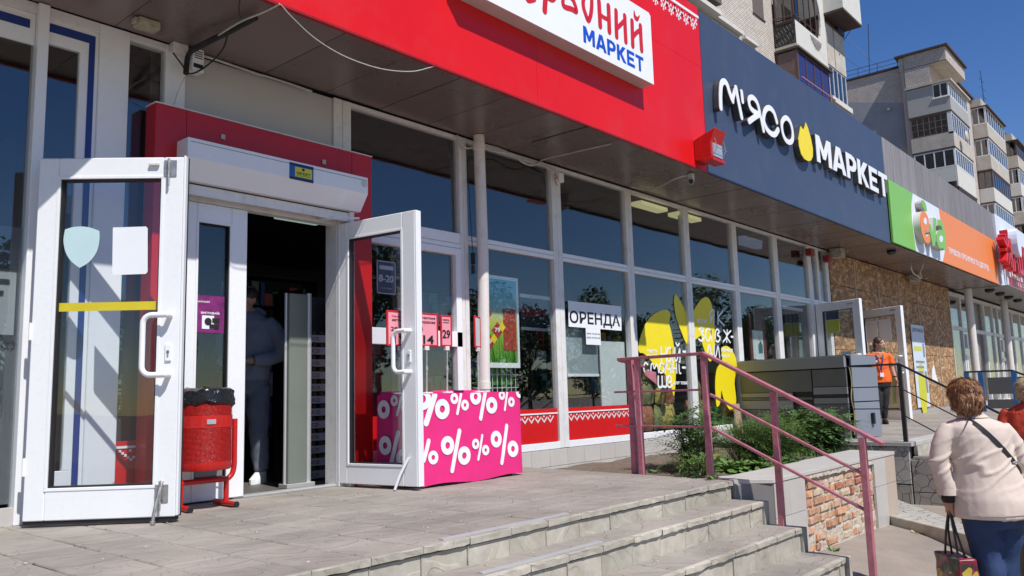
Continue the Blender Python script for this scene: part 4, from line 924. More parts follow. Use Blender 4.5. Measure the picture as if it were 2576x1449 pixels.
# flood light at the corner of the red fascia
flt = empty('flood_light', (0, 0, 0), label='red boxed flood light on the lower corner of the red fascia', cat='lamp')
a = W(*T(2, 0, 1848, 1395), YF); 
fx0, fx1 = 8.15, 8.42
P_ = [(YF-.005, 3.50), (YF-.25, 3.60), (YF-.30, 3.50), (YF-.34, 3.36), (YF-.28, 3.29), (YF-.005, 3.27)]
MB().prism([(fx0, y, z) for y, z in [(YF-.006, 3.47), (YF-.27, 3.56), (YF-.21, 3.41), (YF-.21, 3.23), (YF-.006, 3.23)]], (fx1-fx0, 0, 0)).build('housing', M_redpaint, flt, bevel=.004)
M_lamp = mat('lamp_reflector', (.7, .7, .68), .15, metal=.6)
MB().box(fx0+.02, fx1-.02, YF-.225, YF-.212, 3.25, 3.40).build('lamp_glass', M_lamp, flt)
MB().box(fx0-.01, fx1+.01, YF-.235, YF-.10, 3.195, 3.228).build('base_plate', M_redpaint, flt, bevel=.003)
MB().tube([(fx0+.03, YF-.22, 3.25), (fx0+.03, YF-.27, 3.34), (fx0+.03, YF-.245, 3.45)], .004, 6).tube([(fx1-.03, YF-.22, 3.25), (fx1-.03, YF-.27, 3.34), (fx1-.03, YF-.245, 3.45)], .004, 6).tube([(fx0-.01, YF-.265, 3.34), (fx1+.01, YF-.265, 3.34)], .004, 6).build('wire_guard', M_steel, flt, smooth=True)

# security camera under the soffit
cp_ = G(*T(2, 1, 1800, 300), 3.165)
sc = empty('security_camera', (0, 0, 0), label='white bullet security camera hanging under the brown soffit', cat='camera')
MB().box(cp_.x-.03, cp_.x+.03, cp_.y-.03, cp_.y+.03, 3.12, 3.168).build('mount', M_white_old, sc, bevel=.004)
a = Vector((cp_.x, cp_.y, 3.09)); d = Vector((-.75, -.35, -.35)).normalized()
MB().tube([a-d*.06, a+d*.09], .036, 14).build('camera_body', M_white_clean, sc, smooth=True)
MB().tube([a+d*.085, a+d*.097], .031, 14).build('lens', M_black, sc, smooth=True)
MB().tube([a+Vector((0, 0, .05)), a], .014, 8).build('swivel', M_white_old, sc)

# wiring and boxes ------------------------------------------------------------
M_cw = mat('white_cable', (0.50, 0.48, 0.45), .6, var=.15, scale=20); M_cb = mat('black_cable', (0.02, 0.02, 0.02), .6)
M_cream = mat('old_cream_plastic', (0.42, 0.39, 0.28), .6, var=.15, scale=20, dirt=(.15, .12, .08), dirt_amt=.6, dirt_scale=30)
ZS = 3.155
def cable(name, pts, r, m_, label, group='wires under the canopy', n=6):
    return tag(MB().tube(sm(pts, 6), r, n).build(name, m_, smooth=True), label, 'cable', group)
cable('cable', [G(*T(0, 0, 2576, 175), ZS-.01), G(*T(0, 0, 2280, 330), ZS-.03), G(*T(0, 0, 2020, 460), ZS-.04), W(*T(0, 0, 1900, 545), -.10), W(*T(0, 0, 1870, 740), -.12)], .020, M_cb, 'thick black cable bundle running from the fascia to the wall top above the portal')
cable('cable', [G(*T(1, 0, 240, 40), ZS), G(*T(1, 0, 60, 130), ZS-.03), G(*T(0, 0, 2400, 230), ZS-.04), G(*T(0, 0, 2100, 420), ZS-.03), W(*T(0, 0, 1940, 530), -.10)], .006, M_cw, 'thin white wire taped along the black cable bundle')
cable('cable', [G(*T(1, 0, 250, 45), ZS), G(*T(1, 0, 370, 180), ZS-.05), G(*T(1, 0, 600, 390), ZS-.11), G(*T(1, 0, 900, 570), ZS-.15), G(*T(1, 0, 1250, 690), ZS-.15), G(*T(1, 0, 1550, 720), ZS-.10), G(*T(1, 0, 1740, 682), ZS-.03), G(*T(1, 0, 1800, 660), ZS)], .0035, M_cw, 'thin drooping wire hanging in a loop below the soffit beside the red fascia')
cable('cable', [G(*T(0, 0, 2420, -60), ZS), G(*T(0, 0, 2405, 100), ZS-.05), G(*T(0, 0, 2425, 190), ZS-.08)], .004, M_cb, 'short black wire dropping from the soffit near the top of the photo')
cable('cable', [G(*T(0, 0, 2290, 340), ZS-.03), G(*T(0, 0, 2250, 480), ZS-.08), W(*T(0, 0, 2130, 620), -.14), W(*T(0, 0, 1990, 720), -.12), W(*T(0, 0, 1890, 735), -.11), W(*T(0, 0, 1830, 650), -.10), W(*T(0, 0, 1740, 530), -.10)], .006, M_cb, 'loop of black wire hanging below the alarm box')
cable('cable', [W(*T(0, 0, 1970, 540), -.06), W(*T(0, 0, 2200, 610), -.06), W(*T(0, 0, 2576, 740), -.05), W(*T(1, 0, 90, 765), -.04), W(*T(1, 0, 300, 830), -.04), W(*T(1, 0, 560, 920), -.04)], .009, M_cw, 'white cable along the top edge of the white panel')
cable('cable', [W(*T(0, 0, 1880, 740), -.10), W(*T(0, 0, 1800, 900), -.06), W(*T(0, 0, 1748, 1060), -.05)], .003, M_cw, 'thin wire slanting down to the red portal corner')
cable('cable', [W(*T(1, 0, 2020, 1360), -.03), W(*T(1, 1, 2110, 40), -.06), W(*T(1, 1, 2260, 20), -.10), W(*T(1, 1, 2380, 70), -.12), W(*T(1, 1, 2576, 100), -.10), W(*T(2, 1, 100, 180), -.08), W(*T(2, 1, 200, 215), -.07), W(*T(2, 1, 300, 190), -.06), W(*T(2, 1, 420, 260), -.04)], .010, M_cw, 'white cables sagging along the window heads right of the drain pipe')
cable('cable', [W(*T(1, 1, 2260, -5), -.08), W(*T(1, 1, 2430, 40), -.07), W(*T(2, 1, 30, 110), -.05), W(*T(2, 1, 250, 190), -.04), W(*T(2, 1, 400, 270), -.04)], .008, M_cw, 'straight white cable just above the sagging one')
cable('cable', [W(*T(2, 1, 450, 290), -.06), W(*T(2, 1, 340, 230), -.10), G(*T(2, 1, 285, 175), ZS-.03), G(*T(2, 1, 420, 130), ZS-.02), G(*T(2, 1, 560, 100), ZS-.02), G(*T(2, 1, 700, 65), ZS-.02), G(*T(2, 1, 1000, 0), ZS-.01)], .006, M_cw, 'white wire looping from the small junction box up to the fascia')
cable('cable', [G(*T(2, 1, 1190, 430), ZS-.01), G(*T(2, 1, 1350, 460), ZS-.06), G(*T(2, 1, 1480, 430), ZS-.07), G(*T(2, 1, 1640, 350), ZS-.05), G(*T(2, 1, 1760, 315), ZS-.02)], .009, M_cw, 'grey conduit swooping to the security camera')
cable('cable', [G(*T(2, 0, 200, 1430), ZS), G(*T(2, 0, 480, 1350), ZS-.02), G(*T(2, 0, 700, 1290), ZS-.02), G(*T(2, 0, 780, 1275), ZS)], .006, M_cb, 'black wire under the soffit below the white light box')
def jbox(x, y, dx, dz, z, label, m_=M_cream, yy=-.05, d=.06):
    p = W(x, y, yy)
    return p
p = G(*T(0, 0, 1470, 225), 3.16)
jb_ = MB().box(p.x-.065, p.x+.075, p.y-.05, p.y+.05, 3.115, 3.168).box(p.x-.085, p.x-.06, p.y-.03, p.y+.03, 3.13, 3.165).tube([(p.x-.02, p.y-.055, 3.14), (p.x-.02, p.y-.04, 3.14)], .012, 8)
tag(jb_.build('lamp_socket_box', M_cream, bevel=.004), 'old cream lamp socket box on the soffit near the pharmacy', 'junction box')
p = W(*T(0, 0, 1968, 620), -.06); al = MB().box(p.x-.045, p.x+.045, -.10, -.004, p.z-.085, p.z+.085)
alo = tag(al.build('alarm_box', M_white, bevel=.006), 'white alarm box under the soffit above the red portal', 'alarm box')
MB().box(p.x-.035, p.x+.035, -.103, -.1005, p.z-.06, p.z-.03).build('dark_window', M_black, alo)
gl_ = MB()
for k in range(4): gl_.box(p.x-.03, p.x+.03, -.1025, -.1005, p.z+.01+.016*k, p.z+.016+.016*k)
gl_.build('grille', M_gasket, alo)
p = W(*T(0, 0, 1810, 490), -.05)
tag(MB().box(p.x-.055, p.x+.055, -.07, -.004, p.z-.035, p.z+.035).build('junction_box', M_white_old, bevel=.005), 'small white junction box left of the alarm box', 'junction box')
p = W(*T(2, 1, 488, 340), -.05)
tag(MB().box(p.x-.045, p.x+.04, -.07, -.006, p.z-.05, p.z+.05).build('junction_box', M_white, bevel=.004), 'small white junction box on the mullion under the soffit', 'junction box')
cable('cable', [W(*T(2, 1, 430, 300), -.05), W(*T(2, 1, 455, 340), -.05), W(*T(2, 1, 430, 360), -.04), W(*T(2, 1, 458, 420), -.03)], .005, mat('rusty_wire', (.25, .08, .04), .8), 'rusty wire tail hanging below the junction box')

# drain pipe
dpx, dpy, dr = 5.655, -.125, .054
dpo = empty('drain_pipe', (0, 0, 0), label='white plastic drain pipe in front of the shop glazing', cat='drain pipe')
M_pipe = mat('cream_pipe', (0.72, 0.68, 0.64), .45, var=.05, scale=3, dirt=(.4, .34, .28), dirt_amt=.4, dirt_scale=6)
a = W(1208, 345, dpy); b = W(1222, 975, dpy)
MB().tube([(a.x-.02, dpy, 3.17), (a.x-.0, dpy, 2.0), (b.x-.03, dpy, .0)], dr, 18).build('pipe', M_pipe, dpo, smooth=True)
for z_ in (3.06, .76): MB().tube([(b.x-.02, dpy, z_-.035), (b.x-.02, dpy, z_+.035)], dr+.006, 18).build('collar', M_pipe, dpo, smooth=True)
p = W(*T(1, 1, 2178, 1160), -.05); cn = MB().box(p.x-.016, p.x+.016, -.07, -.04, p.z-.05, p.z+.06).tube([(p.x, -.055, p.z-.14), (p.x, -.055, p.z-.06)], .018, 8).tube([(p.x, -.055, p.z+.06), (p.x-.02, -.05, p.z+.5), (p.x-.02, -.02, 3.1)], .004, 6)
tag(cn.build('cable_connector', M_black), 'black plug hanging on a wire left of the drain pipe', 'plug')

# ================================================================== WINDOW GRAPHICS
YP = .050   # stickers sit just behind / on the glass
M_vred = mat('poster_red', (.42, .02, .025), .5, var=.05)
# hours sticker
a = W(*T(1, 1, 1210, 1168), .0285); b = W(*T(1, 1, 1398, 1185), .0285); c = W(*T(1, 2, 1212, 52), .0285)
hr = MB().box(a.x, b.x, .024, .0275, c.z, a.z).build('opening_hours_sticker', mat('navy_sticker', (.05, .065, .11), .4)); tag(hr, 'dark blue opening hours sticker reading 8-20 behind the door glass', 'sticker')
w_ = b.x-a.x; h_ = a.z-c.z; M_pw = mat('pale_print', (.42, .45, .50), .5)
t_ = MB(); 
for q in ((0, w_, h_-.008, h_), (0, w_, 0, .008), (0, .008, 0, h_), (w_-.008, w_, 0, h_)): t_.box(a.x+q[0], a.x+q[1], .0215, .0235, c.z+q[2], c.z+q[3])
text_mb(t_, '8-20', (a.x+w_*.1, .0215, c.z+h_*.36), Vector((w_*.8, 0, 0)), Vector((0, 0, h_*.22)), .002, bold=.03)
text_mb(t_, 'БЕЗ ВИХІДНИХ', (a.x+w_*.2, .0215, c.z+h_*.14), Vector((w_*.6, 0, 0)), Vector((0, 0, h_*.06)), .002)
t_.box(a.x+w_*.14, a.x+w_*.88, .0215, .0235, c.z+h_*.74, c.z+h_*.86); t_.build('print', M_pw, hr)
# poster on the fixed leaf
fp = W(*T(0, 2, 2240, 440), -.045); ft = W(*T(0, 2, 1985, 40), -.045)
po = MB().box(ft.x-.0, W(*T(0, 2, 2255, 200), -.045).x, -.048, -.0455, W(*T(0, 2, 1970, 460), -.045).z+.01, ft.z-.02).build('prize_poster', mat('magenta_poster', (.20, .02, .14), .4, var=.5, scale=9)); tag(po, 'magenta prize draw poster on the fixed door leaf glass', 'poster')
x0, x1 = ft.x, W(*T(0, 2, 2255, 200), -.045).x; zt2 = ft.z-.02; zb2 = W(*T(0, 2, 1970, 460), -.045).z+.01; hh = zt2-zb2; w_ = x1-x0
pr_ = MB(); text_mb(pr_, 'КУПУЙ!', (x0+w_*.03, -.050, zb2+hh*.80), Vector((w_*.42, 0, 0)), Vector((0, 0, hh*.06)), .0015, bold=.02)
text_mb(pr_, 'ВИГРАВАЙ!', (x0+w_*.14, -.050, zb2+hh*.50), Vector((w_*.68, 0, 0)), Vector((0, 0, hh*.075)), .0015, bold=.03)
pr_.box(x0+w_*.18, x0+w_*.62, -.050, -.0485, zb2+hh*.10, zb2+hh*.46).build('print', M_white_clean, po)
M_blk = M_black
pr2 = MB().tube([(x0+w_*.40, -.0525, zb2+hh*.30), (x0+w_*.40, -.0505, zb2+hh*.30)], w_*.13, 16).box(x0+w_*.55, x0+w_*.82, -.0525, -.0505, zb2+hh*.27, zb2+hh*.40).box(x0+w_*.45, x0+w_*.80, -.0525, -.0505, zb2+hh*.11, zb2+hh*.23); pr2.build('appliance_print', M_gasket, po)
# ОРЕНДА
a = W(*T(2, 2, 565, 128), .012); b = W(*T(2, 2, 1097, 185), .012); c = W(*T(2, 2, 572, 388), .012); d = W(*T(2, 2, 1103, 430), .012)
orn_ = MB().prism([(a.x, .012, a.z), (b.x, .012, b.z), (d.x, .012, d.z), (c.x, .012, c.z)], (0, .003, 0)).build('rent_sign', M_paper); tag(orn_, 'white paper sign reading ОРЕНДА taped inside the shop window', 'sign')
t_ = MB(); a2 = W(*T(2, 2, 583, 375), .0105); b2 = W(*T(2, 2, 1090, 412), .0105); c2 = W(*T(2, 2, 600, 225), .0105)
text_mb(t_, 'ОРЕНДА', a2, b2-a2, Vector((0, 0, (c2.z-a2.z)*1.0)), .0012, bold=.022, spacing=1.0); t_.build('lettering', M_black, orn_)
e0 = W(*T(2, 2, 742, 400), .012); e2 = W(*T(2, 2, 895, 575), .012)
o2 = MB().box(e0.x, e2.x, .0125, .0150, e2.z, e0.z).build('phone_note', M_paper); tag(o2, 'small white note with two phone numbers under the rent sign', 'note')
t_ = MB(); w_ = e2.x-e0.x; h_ = e0.z-e2.z
text_mb(t_, '(094) 910-87-40', (e0.x+w_*.05, .0115, e2.z+h_*.58), Vector((w_*.9, 0, 0)), Vector((0, 0, h_*.13)), .001, bold=.01)
text_mb(t_, '(050) 370-02-30', (e0.x+w_*.05, .0115, e2.z+h_*.34), Vector((w_*.9, 0, 0)), Vector((0, 0, h_*.13)), .001, bold=.01); t_.build('lettering', M_black, o2)
# inner white board + small grey screen behind the rent window
a = W(*T(2, 2, 880, 530), .10); b = W(*T(2, 2, 1145, 545), .10); 
tag(MB().box(a.x, 8.35, .10, .115, .50, a.z).build('white_board', mat('painted_board', (.62, .66, .64), .7, var=.05)), 'pale board leaning inside the window below the rent sign', 'board')
a = W(*T(2, 2, 545, 420), .09); b = W(*T(2, 2, 868, 890), .09)
scn = MB().box(a.x-.02, b.x, .085, .095, b.z, a.z+.1).build('roller_blind', mat('grey_blind', (.30, .35, .36), .6, var=.06)); tag(scn, 'grey blind with a white bottom bar behind the phone note', 'blind')
MB().box(a.x-.02, b.x, .075, .084, b.z-.0, b.z+.03).build('bottom_bar', M_white, scn)
# промо-poster in window 1 (blue to green, with price lozenges)
def grad_mat(name, stops, z0, z1):
    m = bpy.data.materials.new(name); m.use_nodes = True; nt = m.node_tree; b = nt.nodes['Principled BSDF']; b.inputs['Roughness'].default_value = .4
    tc = nt.nodes.new('ShaderNodeTexCoord'); sx = nt.nodes.new('ShaderNodeSeparateXYZ'); nt.links.new(tc.outputs['Object'], sx.inputs[0])
    mr = nt.nodes.new('ShaderNodeMapRange'); mr.inputs['From Min'].default_value = z0; mr.inputs['From Max'].default_value = z1; nt.links.new(sx.outputs['Z'], mr.inputs['Value'])
    cr = nt.nodes.new('ShaderNodeValToRGB'); nt.links.new(mr.outputs[0], cr.inputs[0])
    for i, (p, c) in enumerate(stops):
        e = cr.color_ramp.elements[i] if i < 2 else cr.color_ramp.elements.new(p)
        e.position = p; e.color = (*c, 1)
    nt.links.new(cr.outputs[0], b.inputs['Base Color']); return m
a = W(*Z5(1800, 1085, 115, 30), .06) if False else W(1222, 699, .06); b = W(1296, 704, .06); c = W(1222, 912, .06)
pz0, pz1 = c.z, a.z
pm_ = grad_mat('spring_poster_print', [(0, (.10, .30, .03)), (.35, (.30, .48, .05)), (.5, (.62, .58, .12)), (.68, (.30, .60, .62)), (1, (.10, .48, .62))], pz0, pz1)
po1 = MB().box(a.x-.04, b.x, .060, .066, pz0, pz1).build('promotion_poster', pm_); tag(po1, 'blue to green spring promotion poster in a white frame right of the drain pipe', 'poster')
fr2 = MB().box(a.x-.07, b.x+.03, .05, .07, pz1, pz1+.035).box(a.x-.07, b.x+.03, .05, .07, pz0-.05, pz0).box(b.x, b.x+.03, .05, .07, pz0, pz1).build('poster_frame', M_white, po1)
gr = MB(); random.seed(4)
for k in range(60):
    xx = random.uniform(a.x, b.x-.03); h_ = random.uniform(.12, .36); dx = random.uniform(-.06, .06); gr.prism([(xx, .0585, pz0+.0), (xx+.010, .0585, pz0), (xx+dx, .0585, min(pz1, pz0+h_))], (0, .0010, 0))
gr.build('grass_print', mat('grass_print', (.10, .34, .03), .5, var=.4, scale=14), po1)
lz = MB(); lt2 = MB()
for (x, y, r, s_) in ((2432, 425, .085, '79'), (2348, 540, .085, '39'), (2318, 255, .08, '')):
    p = W(*T(1, 2, x, y), .057); lz.prism([(p.x-r, .057, p.z), (p.x, .057, p.z-r), (p.x+r, .057, p.z), (p.x, .057, p.z+r)], (0, .001, 0))
    if s_: text_mb(lt2, s_, (p.x-.045, .0555, p.z-.02), Vector((.08, 0, 0)), Vector((0, 0, .045)), .001, bold=.03)
lz.build('price_lozenge', M_vred, po1); lt2.build('price_print', M_white_clean, po1)
lz = MB()
for (x, y) in ((2478, 395), (2395, 510)):
    p = W(*T(1, 2, x, y), .0545); r = .05; lz.prism([(p.x-r, .0545, p.z), (p.x, .0545, p.z-r), (p.x+r, .0545, p.z), (p.x, .0545, p.z+r)], (0, .001, 0))
lz.build('small_lozenge', M_letyel, po1)
a2 = W(*T(1, 2, 2485, 205), .056); MB().box(a2.x, b.x-.01, .0555, .0575, W(*T(1, 2, 2480, 625), .056).z, a2.z).build('crossword_print', mat('busy_red_print', (.40, .06, .03), .5, var=.6, scale=30), po1)
# hanging "Завітайте!" screen
a = W(*T(2, 2, 80, 55), .35); b = W(*T(2, 2, 395, 430), .35)
hs = MB().box(a.x, b.x, .35, .355, b.z, a.z-.02).build('hanging_banner', mat('smoky_film', (.035, .045, .06), .3)); tag(hs, 'dark hanging banner with red writing inside the window', 'banner')
MB().box(a.x, b.x, .34, .36, b.z-.012, b.z+.02).box(a.x, b.x, .345, .36, a.z-.04, a.z).build('banner_bar', M_white, hs)
t_ = MB(); p = W(*T(2, 2, 100, 300), .348); q = W(*T(2, 2, 370, 300), .348); text_mb(t_, 'Завітайте!', (p.x, .348, p.z+.02), Vector((q.x-p.x, 0, 0)), Vector((0, 0, .115)), .001, bold=.02); t_.build('lettering', M_vred, hs)

# yellow meat-market film with white lettering (two windows)
M_vyel = mat('yellow_window_film', (0.84, 0.68, 0.012), .45, var=.02); M_vwhite = mat('white_window_film', (.80, .82, .84), .45, var=.01)
yw = empty('yellow_window_film', (0, 0, 0), label='yellow blob shapes with white handwritten slogan stuck on two shop windows', cat='window graphic')
YF2 = .0305
def f2(x, y): return W(*T(2, 2, x, y), YF2)
blobs = [[(1270, 590), (1300, 470), (1350, 350), (1420, 270), (1500, 228), (1565, 225), (1592, 260), (1588, 320), (1580, 350), (1600, 430), (1625, 560), (1640, 700), (1648, 820), (1645, 960), (1632, 1080), (1620, 1060), (1600, 990), (1540, 870), (1450, 790), (1370, 700), (1320, 655), (1285, 650)],
         [(1640, 65), (1668, 90), (1715, 170), (1750, 250), (1760, 300), (1766, 400), (1764, 555), (1740, 530), (1700, 430), (1650, 290), (1632, 150)],
         [(1818, 260), (1850, 190), (1900, 120), (1945, 92), (1985, 110), (2015, 190), (2030, 300), (2040, 450), (2040, 600), (2020, 700), (1990, 740), (1950, 660), (1915, 560), (1900, 480), (1830, 525), (1816, 400)],
         [(2110, 600), (2160, 583), (2210, 620), (2250, 700), (2265, 800), (2262, 900), (2252, 870), (2240, 960), (2255, 1100), (2250, 1200), (2210, 1240), (2165, 1190), (2125, 1100), (2108, 1030), (2100, 1120), (2085, 1180), (2060, 1190), (2050, 1100), (2045, 950), (2060, 820), (2095, 760), (2115, 720), (2108, 650)]]
for bl_ in blobs:
    MB().prism([p for p in sm([f2(*q) for q in bl_], 3, True)], (0, .0012, 0)).build('yellow_shape', M_vyel, yw)
tx = MB(); YT = .0285
def f3(x, y): return W(*T(2, 2, x, y), YT)
def tfit(s, x0, y0, x1, y1, xt, yt, bold=.02, kind=None):
    a = f3(x0, y0); b = f3(x1, y1); c = f3(xt, yt)
    text_mb(tx, s, a, Vector((b.x-a.x, 0, (b.z-a.z)*.5)), Vector((0, 0, c.z-a.z)), .0012, bold=bold)
tfit('ЗБЕРІ-', 1360, 650, 1468, 650, 1360, 618, .05); tfit('ГАЄМО', 1362, 695, 1468, 695, 1362, 668, .05)
tfit('НЕМАЄ', 2108, 640, 2225, 648, 2110, 605, .05); tfit('ЧАСУ', 2110, 700, 2195, 705, 2110, 668, .05)
tfit('ДЛЯ ТЕБЕ', 1622, 975, 1768, 978, 1622, 940, .04); tfit('КОЛИ', 1865, 348, 1962, 352, 1865, 308, .05)
def hand(paths, w):
    for p in paths:
        stroke(tx, sm([f3(*q) for q in p], 5), w*.85, NF, .0012)
hand([[(1500, 595), (1500, 680), (1502, 745)], [(1545, 600), (1548, 680), (1550, 745)], [(1502, 672), (1548, 665)]], .032)       # н
hand([[(1605, 620), (1582, 600), (1560, 640), (1562, 720), (1585, 740), (1605, 690), (1608, 605), (1612, 720), (1625, 745)]], .030)  # а
hand([[(1640, 600), (1638, 700), (1650, 735), (1668, 700), (1688, 610), (1690, 740)], [(1650, 555), (1665, 580), (1682, 560)]], .030)  # й
hand([[(1720, 640), (1745, 641)]], .035)
hand([[(1365, 770), (1340, 752), (1325, 800), (1340, 850), (1372, 830)]], .030)
hand([[(1395, 860), (1400, 775), (1418, 765), (1430, 810), (1452, 770), (1465, 790), (1475, 850)]], .028)
hand([[(1530, 775), (1500, 757), (1482, 800), (1490, 850), (1515, 845), (1530, 800), (1532, 765), (1540, 850)]], .028)
hand([[(1560, 760), (1558, 805), (1575, 820), (1592, 805), (1595, 760), (1598, 855)]], .028)
hand([[(1618, 760), (1620, 855)], [(1655, 762), (1658, 855)], [(1620, 812), (1656, 808)]], .028)
hand([[(1680, 775), (1684, 850), (1698, 858)], [(1680, 742), (1682, 746)]], .028); hand([[(1715, 800), (1742, 801)]], .035)
hand([[(1472, 890), (1474, 985), (1510, 988), (1510, 892)], [(1510, 985), (1552, 990), (1555, 895)]], .034)
hand([[(1565, 950), (1602, 940), (1598, 900), (1580, 885), (1562, 930), (1568, 985), (1595, 995), (1612, 975)]], .034)
# Як / завж- / ди
hand([[(2030, 365), (2032, 235), (2005, 228), (1988, 262), (2000, 300), (2030, 300)], [(2010, 305), (1988, 350)]], .034)
hand([[(2070, 240), (2072, 365)], [(2115, 238), (2075, 305), (2128, 370)]], .034)
hand([[(1885, 425), (1905, 395), (1928, 420), (1905, 455), (1935, 490), (1910, 530), (1880, 515)]], .036)
hand([[(1998, 430), (1972, 408), (1950, 450), (1955, 520), (1980, 528), (2002, 470), (2003, 420), (2010, 530)]], .034)
hand([[(2045, 530), (2048, 440), (2065, 415), (2085, 440), (2065, 470), (2095, 500), (2075, 540), (2045, 525)]], .034)
hand([[(2165, 420), (2160, 545)], [(2130, 425), (2160, 485), (2125, 540)], [(2200, 430), (2162, 485), (2195, 548)]], .030)
hand([[(2205, 490), (2222, 492)]], .035)
hand([[(1948, 665), (1965, 655), (1985, 575), (2005, 660), (2018, 668)], [(1958, 668), (2012, 670)]], .032)
hand([[(2035, 580), (2036, 670), (2050, 690), (2068, 600), (2078, 600), (2090, 700)]], .034)
tx.build('white_lettering', M_vwhite, yw)

# small portrait poster further right
a = W(*T(2, 2, 2415, 425), .10); b = W(*T(2, 2, 2540, 720), .10)
pp = MB().box(a.x, b.x, .10, .104, b.z, a.z).build('portrait_poster', mat('mint_paper', (.62, .72, .68), .5, var=.05)); tag(pp, 'framed poster with a drawn figure in the window above the grey wall', 'poster')
MB().box(a.x-.10, a.x-.01, .095, .12, b.z-.1, a.z+.25).box(b.x+.01, b.x+.10, .095, .12, b.z-.1, a.z+.25).build('brown_frame', mat('brown_wood', (.16, .05, .04), .6), pp)
w_ = b.x-a.x; h_ = a.z-b.z
MB().prism([(a.x+w_*.5, .0985, b.z+h_*.2), (a.x+w_*.9, .0985, b.z+h_*.22), (a.x+w_*.92, .0985, b.z+h_*.5), (a.x+w_*.75, .0985, b.z+h_*.66), (a.x+w_*.5, .0985, b.z+h_*.5)], (0, .001, 0)).build('figure_print', mat('dark_green_print', (.03, .13, .12), .5), pp)
MB().sphere((a.x+w_*.66, .0985, b.z+h_*.74), (w_*.11, .001, h_*.09), 10, 6).build('face_print', mat('face_print', (.6, .4, .28), .5), pp)
# ================================================================== THINGS ON THE TERRACE
# litter bin
bn = empty('litter_bin', (2.73, -.33, 0), label='red perforated steel litter bin with a black bag on its tube stand', cat='litter bin')
BR = .165; bx, by = 0, 0
M_perf = mat('perforated_red_steel', (0.46, 0.014, 0.012), .4, var=.15, scale=30, bump=.004, bscale=90)
def ringz(r, z, n=32): return [(bx+r*math.cos(2*math.pi*k/n), by+r*math.sin(2*math.pi*k/n), z) for k in range(n)]
MB().loft([ringz(BR-.006, .245), ringz(BR, .255), ringz(BR, .30)]).build('bottom_band', M_redpaint, bn, smooth=True)
# perforated wall : a real lattice of tiny gaps built as stacked rings
wall = MB().loft([ringz(BR-.004, .30), ringz(BR-.004, .745)], cap=False); wall.build('inner_shell', M_perf, bn, smooth=True)
lat = MB(); nr = 44
for j in range(58):
    z = .302+j*.0075
    if .515 < z < .585: continue
    lat.tube([(bx+BR*math.cos(2*math.pi*k/nr), by+BR*math.sin(2*math.pi*k/nr), z) for k in range(nr)], .0022, 4, closed=True)
lat.build('perforated_rings', M_perf, bn, kind='stuff', fix=False)
MB().loft([ringz(BR+.003, .512), ringz(BR+.003, .588)], cap=False).build('middle_band', M_redpaint, bn, smooth=True)
pl_ = MB()
for k in range(5):
    a = -1.9+k*.05; pl_.box(bx+(BR+.004)*math.cos(a)-.011, bx+(BR+.004)*math.cos(a)+.011, by+(BR+.005)*math.sin(a)-.002, by+(BR+.005)*math.sin(a)+.002, .535, .565)
pl_.build('plate_sticker', M_alu, bn)
M_bag = mat('black_bin_bag', (0.012, 0.012, 0.013), .22, var=.3, scale=25, bump=.02, bscale=14)
bag = MB(); random.seed(8); R_ = []
for j in range(7):
    z = (.765, .762, .745, .725, .70, .675, .66)[j]; r0 = (.11, .150, .172, .176, .178, .18, .172)[j]
    R_.append([(bx+(r0+.010*noise.noise(Vector((k*.9, j*1.1, 0))))*math.cos(2*math.pi*k/40), by+(r0+.010*noise.noise(Vector((k*.9, j*1.1, 0))))*math.sin(2*math.pi*k/40), z+(.020*noise.noise(Vector((k*.35, 5, 0)))-(.05*max(0, math.cos(2*math.pi*k/40+2.3-math.pi)) if j > 3 else 0)) if j > 0 else z) for k in range(40)])
bag.loft(R_, cap=True).build('bin_bag', M_bag, bn, smooth=True)
kn = MB(); 
for k in range(7): kn.sphere((bx-.175+random.uniform(-.015, .02), by-.03+random.uniform(-.03, .03), .735-.015*k), (.022, .02, .018), 8, 5)
kn.build('bag_knot', M_bag, bn, smooth=True)
tr_ = .0175
for s_ in (-1, 1):
    X_ = s_*.205
    P = [(X_, 0, .56)] + sm([(X_, 0, .34), (X_, 0, .26), (X_*.94, 0, .205), (X_*.80, 0, .175), (X_*.72, 0, .172)], 5) + [(0, 0, .172)]
    MB().tube(P, tr_, 12).build('side_tube', M_redpaint, bn, smooth=True)
    MB().tube([(X_*.74, 0, .172), (X_*.74, 0, .02)], tr_, 12).build('leg', M_redpaint, bn, smooth=True)
    MB().tube([(X_*.74, .15, .019), (X_*.74, -.14, .019)], .019, 12).build('foot', M_redpaint, bn, smooth=True)
    MB().tube([(X_*.74, -.14, .019), (X_*.74, -.146, .019)], .0193, 12).build('foot_cap', M_gasket, bn)
    MB().tube([(X_, 0, .50), (s_*BR, 0, .50)], .004, 6).tube([(X_*.9, 0, .30), (s_*BR, 0, .30)], .006, 6).build('pivot_pin', M_redpaint, bn)
bn.rotation_euler = (0, 0, -.05)

